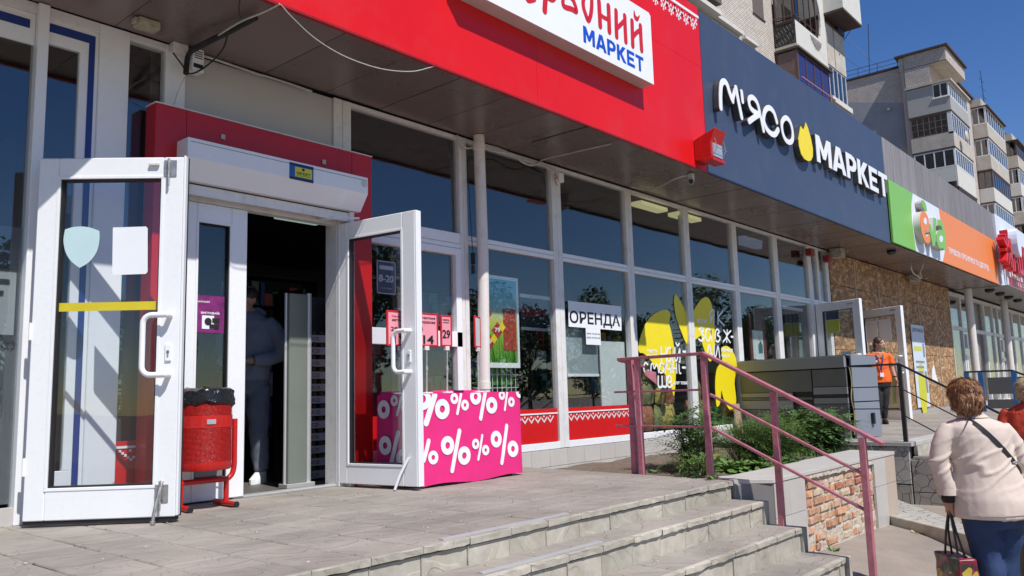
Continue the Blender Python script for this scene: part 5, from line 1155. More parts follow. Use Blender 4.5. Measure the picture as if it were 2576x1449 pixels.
# pink table with percent cloth
M_pink = mat('magenta_cloth', (0.72, 0.022, 0.19), .55, var=.06, scale=2, bump=.004, bscale=7)
M_pinkin = mat('magenta_cloth_side', (0.70, 0.022, 0.185), .55, var=.06, scale=2, bump=.004, bscale=7)
tx0, tx1, ty0, ty1, tz = 4.19, 5.325, -.80, -.29, .695
tb_ = empty('sale_table', (0, 0, 0), label='table under a magenta cloth printed with white percent signs', cat='table')
def cloth_w(x, z, fl_): return .011*fl_*noise.noise(Vector((x*2.6, z*3.0, 0)))+.005*fl_*noise.noise(Vector((x*8, z*8, 2)))
def cloth_y(x, z):
    fl_ = min(1, max(0, (tz-z)/(tz-.012))); return ty0-(cloth_w(x, z, fl_)+.012*fl_)
cl = MB(); nu, nz_ = 70, 24
def cl_edge(t):  # perimeter walk: front, right side, back, left
    per = [(tx0, ty0), (tx1, ty0), (tx1, ty1), (tx0, ty1)]
    Ls = [tx1-tx0, ty1-ty0, tx1-tx0, ty1-ty0]; s_ = t*sum(Ls)
    for i in range(4):
        if s_ <= Ls[i]+1e-9:
            a, b = per[i], per[(i+1) % 4]; u = s_/Ls[i]; return (a[0]+(b[0]-a[0])*u, a[1]+(b[1]-a[1])*u, i, u)
        s_ -= Ls[i]
    return (tx0, ty0, 3, 1)
rows_ = []
for j in range(nz_+1):
    z = tz-(tz-.012)*j/nz_; row_ = []
    for k in range(240):
        x, y, i, u = cl_edge(k/240); fl_ = j/nz_
        w_ = cloth_w(x, z, fl_) if i == 0 else .004*fl_*noise.noise(Vector((y*6, z*3.0, i)))
        nx2, ny2 = ((0, -1), (1, 0), (0, 1), (-1, 0))[i]
        row_.append((x+nx2*(w_+.012*fl_), y+ny2*(w_+.012*fl_), z+(.010*math.sin(k*.11)*(j == nz_))))
    rows_.append(row_)
cl.loft(rows_, cap=False); cl.build('cloth_skirt', M_pink, tb_, smooth=True)
top = MB().box(tx0+.004, tx1-.004, ty0+.004, ty1-.004, tz-.02, tz-.001); top.build('cloth_top', M_pink, tb_, bevel=.004)
MB().box(tx0+.02, tx1-.02, ty1-.05, ty1-.005, tz-.05, tz+.024).build('folded_cloth_edge', M_pinkin, tb_, bevel=.01)
for (x, y) in ((tx0+.06, ty0+.06), (tx1-.06, ty0+.06), (tx0+.06, ty1-.06), (tx1-.06, ty1-.06)): MB().box(x-.02, x+.02, y-.02, y+.02, 0, tz-.03).build('leg', M_steel, tb_)
# percent signs : each glyph printed on the cloth (front face, drawn from the photograph) 
kk = 2573/760.
def tq(x, y, yy=ty0-.008): return W((1300+x/kk)/1.5652, (1500+y/kk)/1.5652, yy)
def percent(cx1, cy1, r1, cx2, cy2, r2, a, b, w, side=None, name='percent_sign'):
    r1 *= .80; r2 *= .80; mb = MB(); 
    for (cx, cy, r) in ((cx1, cy1, r1), (cx2, cy2, r2)):
        if r:
            c = tq(cx, cy); rr = r; ring = [Vector((c.x+rr*.70*math.cos(t*math.pi/10), c.y, c.z+rr*.70*math.sin(t*math.pi/10))) for t in range(20)]
            stroke(mb, ring, rr*.66, NF, .0015, True)
    if a: stroke(mb, sm([tq(*a), tq((a[0]+b[0])/2, (a[1]+b[1])/2), tq(*b)], 6), w, NF, .0015)
    # lay the print on the cloth, ending at its edges
    mb.v = [(max(tx0+.002, min(x, tx1)), cloth_y(x, z)-.0035+(y-(ty0-.008)), min(z, tz-.004)) for x, y, z in mb.v]
    mb.build(name, M_vwhite, tb_)
percent(1560, 860, .086, 1783, 995, .086, (1722, 668), (1615, 1195), .040)
percent(1932, 840, .050, 2065, 922, .050, (2025, 725), (1970, 1045), .022)
percent(2210, 775, .082, 2428, 905, .082, (2355, 600), (2277, 1090), .038)
percent(1240, 240, .10, 1497, 375, .094, (1400, 190), (1285, 560), .052)
percent(1660, 235, .052, 1800, 322, .052, (1748, 180), (1697, 435), .026)
percent(1942, 210, .078, 2155, 325, .082, (2070, 150), (2005, 500), .038)
percent(2295, 190, .047, 2420, 280, .050, (2365, 140), (2332, 385), .022)
percent(0, 0, 0, 1365, 1020, .062, (1310, 800), (1240, 1060), .036)
percent(1960+570, 150, .06, 0, 0, 0, None, None, 0); 
# glyphs on the left side of the cloth, seen through the open door leaf
def side_glyph(c1, r1, c2, r2, a, b, w):
    r1 *= .82; r2 *= .82; mb = MB(); NX = (-1, 0, 0)
    def sq(x, y): return XP((1300+x/kk)/1.5652, (1500+y/kk)/1.5652, tx0-.018)
    for c_, r_ in ((c1, r1), (c2, r2)):
        if c_:
            c = sq(*c_); stroke(mb, [Vector((c.x, c.y+r_*.70*math.cos(t*math.pi/10), c.z+r_*.70*math.sin(t*math.pi/10))) for t in range(20)], r_*.66, NX, .0015, True)
    if a: stroke(mb, sm([sq(*a), sq((a[0]+b[0])/2, (a[1]+b[1])/2), sq(*b)], 3), w, NX, .0015)
    mb.build('percent_sign', M_vwhite, tb_)
side_glyph((735, 860), .086, (965, 1040), .086, (905, 695), (790, 1195), .042)
side_glyph((855, 262), .050, (1000, 355), .054, (950, 215), (895, 450), .026)
side_glyph((715, 380), .085, None, 0, None, None, 0)
MB().box(4.25, 4.5, -.6, -.4, tz+.001, tz+.006).build('paper_sheet', mat('blue_paper', (.25, .35, .75), .5), tb_)
# price boards on telescopic stands
M_pk = mat('pink_price_card', (0.80, 0.30, 0.36), .5, var=.03); M_frame = mat('red_plastic_frame', (.55, .015, .02), .35)
M_chrome = mat('chrome_tube', (.62, .62, .62), .25, metal=.6, var=.03)
def price_stand(x, y, z0, zc0, w, h, rot, lines, label, blank=False, base=True):
    r_ = empty('price_stand', (x, y, z0), rot, label, 'price stand', 'price boards on the sale table')
    zt_ = zc0-z0
    MB().tube([(0, 0, 0), (.004, 0, zt_*.55)], .0075, 8).tube([(.004, 0, zt_*.5), (.008, 0, zt_)], .005, 8).tube([(.004, 0, zt_*.50), (.004, 0, zt_*.60)], .011, 8).build('stem', M_chrome, r_, smooth=True)
    MB().tube([(0, 0, 0), (0, 0, .012)], .05, 14).build('foot', M_white_clean, r_)
    MB().box(-.018, .024, -.012, .012, zt_-.02, zt_+.012).build('clip', M_white_old, r_)
    b = .014
    MB().box(-w/2, w/2, -.004, .004, zt_+.01+b, zt_+.01+h-b).build('price_card', M_grey_st if blank else M_pk, r_)
    MB().box(-w/2-b, -w/2+.004, -.007, .007, zt_+.01, zt_+.01+h).box(w/2-.004, w/2+b, -.007, .007, zt_+.01, zt_+.01+h).box(-w/2+.004, w/2-.004, -.007, .007, zt_+.01, zt_+.01+b).box(-w/2+.004, w/2-.004, -.007, .007, zt_+.01+h-b, zt_+.01+h).build('frame', M_frame, r_, bevel=.003)
    if lines:
        t_ = MB()
        for (s_, fx, fz, fw, fh, bo) in lines: text_mb(t_, s_, (-w/2+w*fx, -.006, zt_+.01+h*fz), Vector((w*fw, 0, 0)), Vector((0, 0, h*fh)), .001, bold=bo)
        t_.build('lettering', M_black, r_)
    return r_
def stand_at(pxl, pyl, pxt, pyt, y): # card rectangle lower-left and upper-right pixels
    a = W(pxl, pyl, y); b = W(pxt, pyt, y); return (a.x+b.x)/2, a.z, b.x-a.x, b.z-a.z
y_ = -.66
cx_, cz, w_, h_ = stand_at(*T(1, 2, 1665, 585), *T(1, 2, 1815, 285), y_)
w_ = .235; cx_ = W(*T(1, 2, 1815, 285), y_).x-w_/2
price_stand(cx_, y_, tz, cz-.01, w_, h_+.02, 0, [('Скатертина', .04, .80, .88, .09, .01), ('одноразова', .04, .66, .88, .09, .01), ('14', .36, .07, .48, .26, .03), ('24', .10, .44, .26, .14, .02)], 'pink price board reading 14 for a disposable tablecloth, second on the table')
cx_, cz, w_, h_ = stand_at(*T(1, 2, 1870, 600), *T(1, 2, 1955, 290), y_+.02)
price_stand(cx_, y_+.02, tz, cz, w_, h_, 0, [('29', .05, .25, .85, .28, .03), ('пакети', .12, .82, .7, .05, .01), ('швидкі', .12, .74, .7, .05, .01)], 'narrow pink price board reading 29 beside the tablecloth board')
cx_, cz, w_, h_ = stand_at(*T(1, 2, 1325, 595), *T(1, 2, 1515, 250), y_-.02)
price_stand(cx_+.03, y_-.02, tz, cz, .245, h_, 0, [('29', .10, .42, .28, .12, .02), ('19', .18, .06, .62, .30, .03), ('П/я Бурячок', .15, .80, .7, .06, .01), ('автомат', .15, .70, .6, .06, .01)], 'pink price board reading 19 seen through the open door glass')
cx_, cz, w_, h_ = stand_at(*T(1, 2, 2185, 610), *T(1, 2, 2268, 300), -.64)
price_stand(cx_, -.64, tz, cz, .13, h_, .45, None, 'blank price board seen edge on in front of the drain pipe', blank=True)

# pink handrail
M_rail = mat('faded_pink_paint', (0.42, 0.145, 0.18), .45, var=.18, scale=14, bump=.0015, bscale=30, dirt=(0.20, 0.05, 0.035), dirt_amt=.6, dirt_scale=16)
ra = empty('stair_handrail', (0, 0, 0), label='faded pink steel handrail beside the near stairs', cat='handrail')
posts = [((5.85, -1.60), 0, .90), ((5.84, -1.70), 0, .915), ((5.64, -2.39), -.0, .92), ((5.62, -2.93), SZ[2]+.01, .915), ((5.62, -3.49), SZ[4]+.07, .88)]
def postat(pxb, pyb, z): g_ = G(pxb, pyb, z); return g_
pb = [G(1598, 1190, 0), G(1616, 1193, 0), G(1788, 1205, 0), G(1968, 1322, SZ[2]), XP(2197, 1447, 5.62)]
tops = [None]*5
hts = [W(1604, 905, pb[0].y).z-.0, W(1612, 905, pb[1].y).z, W(1769, 893, pb[2].y).z, W(1952, 984, pb[3].y).z, W(2169, 1100, pb[4].y).z]
for i, (b_, h_) in enumerate(zip(pb, hts)):
    w_ = .042 if i else .046
    z0 = b_.z-(.2 if i == 4 else .01)
    MB().box(b_.x-w_/2, b_.x+w_/2, b_.y-w_/2, b_.y+w_/2, z0, h_).build('post', M_rail, ra, bevel=.003)
T2 = Vector((pb[2].x, pb[2].y, hts[2]+.012)); T4 = Vector((pb[4].x, pb[4].y, hts[4]+.012)); dirn = (T4-T2).normalized()
T1 = Vector((pb[1].x, pb[1].y, hts[1]+.012)); TL = W(1556, 905, pb[0].y+.02)
MB().bar(T2-dirn*.01, XP(2222, 1117, 5.62)+Vector((0, 0, .0)), .05, .024).build('top_rail', M_rail, ra, bevel=.003)
MB().bar(T2+Vector((0, 0, 0)), T1+(T1-T2).normalized()*.20, .05, .024).build('top_rail', M_rail, ra, bevel=.003)
MB().bar(T1+(T1-T2).normalized()*.20+Vector((0, 0, -.01)), T1+Vector((.10, -.01, -.07)), .03, .02).build('stub_rail', M_rail, ra, bevel=.002)
for (fa, fb) in (((1786, 992), (2178, 1196)), ((1790, 1076), (2182, 1286))):
    MB().bar(XP(*fa, 5.63), XP(*fb, 5.62), .025, .018).build('mid_rail', M_rail, ra, bevel=.002)
for (fa, fb) in (((1560, 985), (1760, 982)), ((1560, 1068), (1764, 1070))):
    a = hit(*fa, 1, pb[0].y+.08) if False else None
    # rails run between the twin posts and the corner post, overshooting to the wall side
    z_ = W(fa[0], fa[1], -1.5).z if False else None
for z_ in (.665, .385):
    q0 = Vector((pb[2].x, pb[2].y+.03, z_)); q1_ = Vector((pb[1].x, pb[1].y, z_)); d = (q1_-q0).normalized()
    MB().bar(q0+d*.0, q1_+d*.26, .022, .016).build('mid_rail', M_rail, ra, bevel=.002)
MB().hexa([(pb[1].x+.03, pb[1].y-.05, .80), (pb[1].x+.12, pb[1].y-.10, .72), (pb[1].x+.125, pb[1].y-.10, .72), (pb[1].x+.035, pb[1].y-.05, .80), (pb[1].x+.03, pb[1].y-.05, .84), (pb[1].x+.12, pb[1].y-.10, .82), (pb[1].x+.125, pb[1].y-.10, .82), (pb[1].x+.035, pb[1].y-.05, .84)]).build('bent_plate', M_rail, ra)

# grey clad side wall of the next entrance
M_gcl = mat('slate_grey_cladding', (0.215, 0.225, 0.240), .45, var=.06, scale=2, rnd=.06); M_gcl_d = mat('dark_stripe_film', (0.095, 0.100, 0.108), .45, var=.08); M_gcl_l = mat('mid_grey_stripe', (0.145, 0.155, 0.165), .45, var=.06)
gw = empty('grey_side_wall', (0, 0, 0), label='grey clad side wall of the next shop entrance with missing panel strips', cat='low wall')
ca_ = Vector((11.18, -.02)); cb_ = Vector((10.68, -1.72)); cc_ = Vector((11.30, -1.86)); cd_ = Vector((11.72, -.02))
MB().prism([(ca_.x, ca_.y, -.1), (cb_.x+.04, cb_.y+.03, -.1), (cc_.x-.02, cc_.y+.03, -.1), (cd_.x, cd_.y, -.1)], (0, 0, 1.12)).build('wall_core', M_gasket, gw)
du = (cb_-ca_); Lw = du.length; du = du/Lw; nn = Vector((du.y, -du.x)); 
if nn.x > 0: nn = -nn
def side_panel(u0, u1, z0, z1, th, m_, n_):
    a = ca_+du*u0; b = ca_+du*u1; o = nn*th
    MB().hexa([(a.x, a.y, z0), (b.x, b.y, z0), (b.x+o.x, b.y+o.y, z0), (a.x+o.x, a.y+o.y, z0), (a.x, a.y, z1), (b.x, b.y, z1), (b.x+o.x, b.y+o.y, z1), (a.x+o.x, a.y+o.y, z1)]).build(n_, m_, gw, bevel=.002)
side_panel(0, Lw-.01, .90, 1.045, .05, M_gcl, 'top_cladding')
um = Lw*.70
for (z0, z1, m_) in ((.66, .885, M_gcl_d), (.56, .655, M_gcl), (.52, .555, M_gasket), (.44, .515, M_gcl), (.30, .435, M_gcl_d), (.20, .295, M_gcl), (.10, .195, M_gcl_d), (-.09, .095, M_gcl)):
    side_panel(um+.012, Lw-.012, z0+.001, z1-.001, .022, m_, 'cladding_strip')
for (z0, z1, m_, ue) in ((.60, .885, M_gcl_d, um), (.535, .595, M_gcl, um*.74), (.495, .53, M_gcl_d, um), (.37, .49, M_gcl, um*.74), (.27, .365, M_gcl_d, um), (.14, .265, M_gcl, um*.74), (-.09, .135, M_gcl_d, um)):
    side_panel(.01, ue-.008, z0+.001, z1-.001, .020, m_, 'cladding_strip')
df = (cc_-cb_).normalized(); Lf = (cc_-cb_).length; nf_ = Vector((df.y, -df.x)); 
if nf_.y > 0: nf_ = -nf_
M_gcl_f = mat('light_slate_cladding', (0.21, 0.235, 0.28), .4, var=.04, scale=2, rnd=.03)
for (z0, z1) in ((.905, 1.035), (.46, .895), (-.0, .45)):
    a = cb_+df*.05; b = cb_+df*Lf; o = nf_*.03
    MB().hexa([(a.x, a.y, z0+.004), (b.x, b.y, z0+.004), (b.x+o.x, b.y+o.y, z0+.004), (a.x+o.x, a.y+o.y, z0+.004), (a.x, a.y, z1+(.02 if z0 > .9 else 0)), (b.x, b.y, z1), (b.x+o.x, b.y+o.y, z1), (a.x+o.x, a.y+o.y, z1+(.02 if z0 > .9 else 0))]).build('front_panel', M_gcl_f, gw, bevel=.003)
a = cb_+df*.42; MB().box(a.x-.03, a.x+.03, a.y-.065, a.y-.035, .17, .31).build('slot', M_gasket, gw)
MB().tube(sm([(cb_.x+.01, cb_.y-.02, .9), (cb_.x+.03, cb_.y-.03, .7), (cb_.x+.0, cb_.y-.02, .5), (cb_.x+.04, cb_.y-.03, .3), (cb_.x+.01, cb_.y-.02, .05)], 5), .006, 6).build('loose_wire', mat('yellow_wire', (.45, .35, .12), .6), gw)
MB().prism([(ca_.x-.01, ca_.y, 1.048), (cb_.x-.02, cb_.y-.01, 1.048), (cc_.x, cc_.y-.02, 1.048), (cd_.x, cd_.y, 1.048)], (0, 0, .012)).build('cap_sheet', M_gcl, gw)
# black handrail of the second stairs
M_blk_r = mat('black_enamel_steel', (0.016, 0.018, 0.022), .35, var=.2)
br_ = empty('black_handrail', (0, 0, 0), label='black steel handrail descending the steps behind the planter', cat='handrail')
xr_ = 10.17
p_top = XP(2262, 916, xr_); p_l = XP(2131, 920, xr_); b0 = XP(2276, 1112, xr_); p_r = XP(2560, 1062, xr_)
MB().bar(p_top, (p_l.x, p_l.y, p_top.z), .035, .022).build('top_rail', M_blk_r, br_); dd = (p_r-p_top)
MB().bar(p_top, p_top+dd*1.15, .035, .022).build('top_rail', M_blk_r, br_)
MB().box(p_top.x-.022, p_top.x+.022, p_top.y-.022, p_top.y+.022, -.02, p_top.z).build('post', M_blk_r, br_)
MB().box(p_r.x-.022, p_r.x+.022, p_r.y-.022, p_r.y+.022, -.9, p_r.z+.0).build('post', M_blk_r, br_)
for (l_, r_) in ((972, 972), (1028, 1028)):
    a = XP(2133, l_+3, xr_); b = XP(2262, r_, xr_); zz = b.z
    MB().bar((xr_, b.y, zz), (xr_, a.y, zz), .012, .012).build('mid_rail', M_blk_r, br_)
for f_ in (.30, .62): MB().bar(p_top-Vector((0, 0, f_*.95)), p_top+dd*1.15-Vector((0, 0, f_*.95)), .012, .012).build('mid_rail', M_blk_r, br_)

# far doors
def far_leaf(name, hx, hy_, fx, fy, z0, h, label):
    an = math.atan2(fy-hy_, fx-hx); w_ = math.hypot(fx-hx, fy-hy_); r_ = empty(name, (hx, hy_, z0), an, label, 'door')
    leaf_frame(name, w_, h, .13, r_, bottom=.16); pull_handle(r_, w_-.05, .85, 1.15, -1, .032, reach=-.10)
    MB().box(w_-.25, w_-.12, -.045, -.033, h-.085, h-.055).build('closer_plate', M_alu, r_); return r_
dA = far_leaf('open_door_leaf', 14.34, -.03, 13.98, -.90, .02, 2.08, 'first open white door leaf beyond the grey side wall')
dB = far_leaf('open_door_leaf', 16.45, -.05, 15.85, -1.02, .02, 2.07, 'second open white door leaf behind the woman in orange')
w_ = 1.14
M_pap = M_paper
for i, (x0, x1, z0, z1) in enumerate(((.20, .50, 1.45, 1.86), (.54, .84, 1.45, 1.86))):
    MB().box(x0, x1, -.012, -.008, z0, z1).build('paper_notice', M_pap, dB)
MB().box(.24, .66, -.012, -.008, .95, 1.40).build('paper_notice', mat('grey_notice', (.42, .44, .48), .6, var=.2, scale=9), dB)
MB().box(.14, .98, .010, .014, .18, 1.12).build('pale_film', mat('peach_film', (.66, .55, .42), .6, var=.15, scale=3), dB)
MB().box(.72, .80, .004, .009, .3, .9).build('green_print', mat('green_print', (.35, .52, .22), .6), dB)
MB().box(.20, .50, .016, .020, .25, .7).build('grey_print', mat('grey_print', (.15, .17, .19), .6, var=.5, scale=14), dB)
MB().box(.18, .46, .010, .014, 1.55, 1.78).build('yellow_sticker', M_styel, dA); MB().box(.18, .46, .010, .014, 1.785, 1.95).build('navy_sticker', M_stnavy, dA)
MB().box(.14, .52, -.012, -.008, .80, 1.14).build('mint_sheet', M_mint, dA)
MB().box(.45, .66, .010, .014, 1.02, 1.22).build('logo_sheet', M_mint, dA)
t_ = MB(); text_mb(t_, 'va', (.50, -.0135, 1.05), Vector((.12, 0, 0)), Vector((0, 0, .10)), .001, bold=.05); t_.build('lettering', mat('dark_green_letter', (.03, .12, .03), .5), dA)

# boarded front : OSB sheets with battens
def osb_mat():
    m = bpy.data.materials.new('osb_board'); m.use_nodes = True; nt = m.node_tree; b = nt.nodes['Principled BSDF']; b.inputs['Roughness'].default_value = .8
    tc = nt.nodes.new('ShaderNodeTexCoord'); dn = nt.nodes.new('ShaderNodeTexNoise'); dn.inputs['Scale'].default_value = 3.0; dn.inputs['Detail'].default_value = 3; nt.links.new(tc.outputs['Object'], dn.inputs['Vector'])
    va = nt.nodes.new('ShaderNodeVectorMath'); va.operation = 'MULTIPLY_ADD'; va.inputs[1].default_value = (.35, .35, .35); nt.links.new(dn.outputs['Color'], va.inputs[0]); nt.links.new(tc.outputs['Object'], va.inputs[2])
    outs = []
    for rot, sc_ in ((.6, (7, 1, 26)), (-.8, (9, 1, 22))):
        mp = nt.nodes.new('ShaderNodeMapping'); mp.inputs['Rotation'].default_value = (0, rot, 0); mp.inputs['Scale'].default_value = sc_; nt.links.new(va.outputs[0], mp.inputs[0])
        vo = nt.nodes.new('ShaderNodeTexVoronoi'); vo.inputs['Scale'].default_value = 1.0; nt.links.new(mp.outputs[0], vo.inputs['Vector']); sp_ = nt.nodes.new('ShaderNodeSeparateColor'); nt.links.new(vo.outputs['Color'], sp_.inputs[0]); outs.append(sp_.outputs[0])
    mx = nt.nodes.new('ShaderNodeMath'); mx.operation = 'MULTIPLY'; nt.links.new(outs[0], mx.inputs[0]); nt.links.new(outs[1], mx.inputs[1])
    cr = nt.nodes.new('ShaderNodeValToRGB'); cr.color_ramp.elements[0].color = (.22, .115, .055, 1); cr.color_ramp.elements[1].color = (.62, .40, .20, 1); cr.color_ramp.elements[1].position = .75; nt.links.new(mx.outputs[0], cr.inputs[0]); nt.links.new(cr.outputs[0], b.inputs['Base Color']); return m
M_osb = osb_mat()
ob_ = empty('boarded_shopfront', (0, 0, 0), label='shopfront boarded over with brown OSB sheets between thin battens', cat='boarding')
XO = [15.17, 16.51, 17.94, 19.38, 20.84, 22.34, 23.80]; M_bat = mat('pale_batten', (.42, .34, .26), .7, var=.1)
random.seed(2)
for i in range(6):
    z0 = .08 if i > 2 else .08
    for (za, zb) in ((z0, 1.33), (1.34, 2.545), (2.555, 3.155)):
        MB().box(XO[i]+.02, XO[i+1]-.02, -.016+random.uniform(-.004, .004), .02, za, zb).build('osb_sheet', M_osb, ob_)
    MB().box(XO[i+1]-.022, XO[i+1]+.022, -.034, -.006, .08, 3.15).build('batten', M_bat, ob_)
MB().prism([(21.45, -.024, .72), (22.0, -.024, .68), (21.85, -.024, .85), (21.75, -.024, 1.12), (21.55, -.024, 1.0)], (0, .004, 0)).build('torn_paper', M_paper, ob_)
# poster sheet on the boarding
a = W(*T(3, 2, 1385, 305), -.03); 
ban = MB().box(20.0, 21.02, -.045, -.036, .13, 2.02).build('help_poster', mat('pale_poster', (.60, .68, .76), .5, var=.04)); tag(ban, 'tall pale poster with yellow oval on the OSB boarding', 'poster')
MB().prism(sm([(20.50+.30*math.cos(t), -.047, .55+.62*math.sin(t)) for t in [k*math.pi/8 for k in range(16)]], 2, True), (0, .0015, 0)).build('yellow_oval', M_styel, ban)
MB().box(20.1, 20.7, -.048, -.0465, 1.42, 1.52).build('yellow_band', M_styel, ban)
t_ = MB()
for k in range(3): t_.box(20.15, 20.85-.08*k, -.0475, -.0462, 1.14-.12*k, 1.19-.12*k)
t_.box(20.8, 20.95, -.0475, -.0462, .45, .95).box(20.8, 20.95, -.0475, -.0462, 1.28, 1.6)
text_mb(t_, 'допомагай', (20.08, -.0475, 1.84), Vector((.85, 0, 0)), Vector((0, 0, .13)), .001, bold=.02); t_.build('print', mat('print_grey', (.22, .25, .30), .6), ban)
for (x, z) in ((15.35, 3.03), (19.45, 2.98), (20.9, 3.05)):
    pass
M_foam = mat('torn_filler', (.40, .36, .30), .9, var=.3, scale=20, bump=.02, bscale=20)
for (c, lab) in ((G(*T(3, 1, 700, 1090), 3.10), 'broken lamp cage hanging under the soffit left of the boarding'), (G(*T(3, 1, 1480, 1340), 3.10), 'broken lamp cage with dangling wires above the boarding')):
    r_ = MB(); random.seed(int(c.x*10))
    for k in range(14):
        p = c+Vector((random.uniform(-.35, .35), random.uniform(-.2, .2), random.uniform(-.12, .05))); r_.bar(p, p+Vector((random.uniform(-.3, .3), random.uniform(-.15, .15), random.uniform(-.05, .05))), .02, .02)
    tag(r_.box(c.x-.12, c.x+.1, c.y-.1, c.y+.1, 3.0, 3.16).build('lamp_cage', M_foam), lab, 'lamp')
cable('cable', [G(*T(3, 1, 1430, 1175), 3.14), G(*T(3, 1, 1440, 1240), 2.98), G(*T(3, 1, 1465, 1300), 2.9), G(*T(3, 1, 1545, 1350), 2.92), G(*T(3, 1, 1530, 1290), 3.0), G(*T(3, 1, 1555, 1240), 3.0), G(*T(3, 1, 1558, 1175), 3.14)], .012, M_cw, 'loop of pale wire dangling under the orange sign')
p = G(*T(3, 1, 1245, 1090), 3.14); tag(MB().sphere(p, (.12, .09, .05), 12, 6).build('soffit_lamp', M_black, smooth=True), 'small dark round lamp on the soffit beyond the navy fascia', 'lamp')
for q, lab in (((415, 1085), 'small red siren box on the mullion before the boarding'), ((590, 1150), 'second small red siren box at the edge of the boarding')):
    p = W(*T(3, 1, *q), -.08); tag(MB().box(p.x-.08, p.x+.08, -.14, -.04, p.z-.07, p.z+.05).build('siren_box', mat('siren_red', (.25, .02, .02), .5)), lab, 'siren')

# far glazed shop
fs = empty('far_glazed_shopfront', (0, 0, 0), label='distant white framed shopfront beyond the boarded wall', cat='shopfront')
XF = [23.90, 25.14, 26.54, 28.03, 29.2, 30.0, 30.95, 32.4, 33.8, 35.2, 36.8, 38.4, 40]
for i, x in enumerate(XF): MB().box(x-.06, x+.06, -.01, .08, 0, 3.10).build('mullion', M_white_old, fs)
for a, b in zip(XF[:-1], XF[1:]):
    MB().box(a+.06, b-.06, 0, .07, 3.0, 3.10).build('head_rail', M_white_old, fs); MB().box(a+.06, b-.06, 0, .07, 2.08, 2.18).build('transom', M_white_old, fs)
    MB().box(a+.06, b-.06, 0, .07, 0, .12).build('bottom_rail', M_white, fs); MB().box(a+.06, b-.06, .03, .04, .12, 3.0).build('pane', M_glass, fs)
for (a, b) in ((25.2, 26.48), (30.06, 30.9)):
    MB().box(a+.05, a+.17, -.02, .06, .02, 1.42).box(b-.17, b-.05, -.02, .06, .02, 1.42).box(a+.17, b-.17, -.02, .06, 1.32, 1.42).build('door_frame', M_white, fs)
    MB().box(a+.25, b-.25, -.015, .05, 1.62, 2.0).build('vent_sash', M_white_old, fs)
for k, x in enumerate((24.55, 29.3)):
    tag(MB().tube([(x-.05, -.35, 3.16), (x, -.35, -.0)], .10, 14).build('drain_pipe', M_pipe, smooth=True), ('first' if k == 0 else 'second')+' far drain pipe beyond the boarding', 'drain pipe')
# soffit spot lamps
for i, q in enumerate(((1880, 730), (2090, 800), (2265, 870), (2440, 935))):
    p = G(*Z5(3528, 1000, *q), 3.13); r_ = MB().sphere(p, (.13, .13, .07), 12, 6); tag(r_.build('soffit_spot_lamp', M_black, smooth=True), ('nearest', 'second', 'third', 'farthest')[i]+' dome lamp under the far soffit', 'lamp')
# blue posts with black handrail
M_bl = mat('blue_enamel', (0.015, 0.10, 0.30), .35, var=.1)
fb_ = empty('blue_handrail', (0, 0, 0), label='blue posts carrying a black top rail at the far entrance', cat='handrail')
xb_ = 21.0
q0 = XP(2426, 936, xb_); q1_ = XP(2546, 932, xb_); q2 = XP(2576, 943, xb_)
MB().bar(q0, q1_, .05, .04).bar(q1_, q1_+(q2-q1_)*3, .05, .04).build('top_rail', M_blk_r, fb_)
for q in ((2431, 938), (2466, 936), (2550, 934)):
    p = XP(*q, xb_); MB().box(p.x-.05, p.x+.05, p.y-.05, p.y+.05, -.9, p.z).build('post', M_bl, fb_)
gp = empty('grey_plank_fence', (0, 0, 0), label='dark grey plank fence panel behind the blue handrail', cat='fence')
xg = 23.5
for (a, b) in (((2484, 950), (2578, 990)), ((2484, 1005), (2578, 1040)), ((2484, 1060), (2590, 1068))):
    p = XP(*a, xg); q = XP(*b, xg); MB().box(xg-.03, xg+.03, q.y-1.0, p.y, q.z, p.z).build('plank', mat('dark_grey_plank', (.085, .09, .10), .5, var=.1), gp)

# ================================================================== THINGS SEEN THROUGH THE GLASS / DOORWAY
M_lit = emit('tube_light_panel', (0.80, 0.95, 0.88), 0.9); M_lity = emit('warm_light_panel', (0.85, 0.80, 0.40), 0.42)
ci = 0
def lamp_panel(px, py, z, dx, dy, m_, lab):
    p = G(px, py, z); r_ = MB().box(p.x-dx/2, p.x+dx/2, p.y-dy/2, p.y+dy/2, z-.01, z+.04); return tag(r_.build('ceiling_light', m_), lab, 'ceiling light')
lamp_panel(*T(2, 1, 1385, 645), 3.05, .65, .16, M_lity, 'yellow ceiling light seen through the window left of the wide mullion')
lamp_panel(*T(2, 1, 1740, 748), 3.05, .65, .16, M_lity, 'yellow ceiling light cut by the wide mullion')
M_lit2 = emit('dim_tube_light', (.10, .14, .20), .6)
for k in range(3): lamp_panel(*T(2, 1, 2400, 975+k*28), 3.05, .7, .10, M_lit2, ('upper', 'middle', 'lower')[k]+' strip of the dim ceiling light trio')
M_litd = emit('door_ceiling_light', (.42, .55, .50), .5)
lamp_panel(*T(1, 1, 430, 770), 2.95, .62, .16, M_litd, 'square ceiling light inside the open doorway'); lamp_panel(*T(1, 1, 30, 650), 2.95, .45, .3, M_litd, 'ceiling light glimpsed at the top left of the doorway')
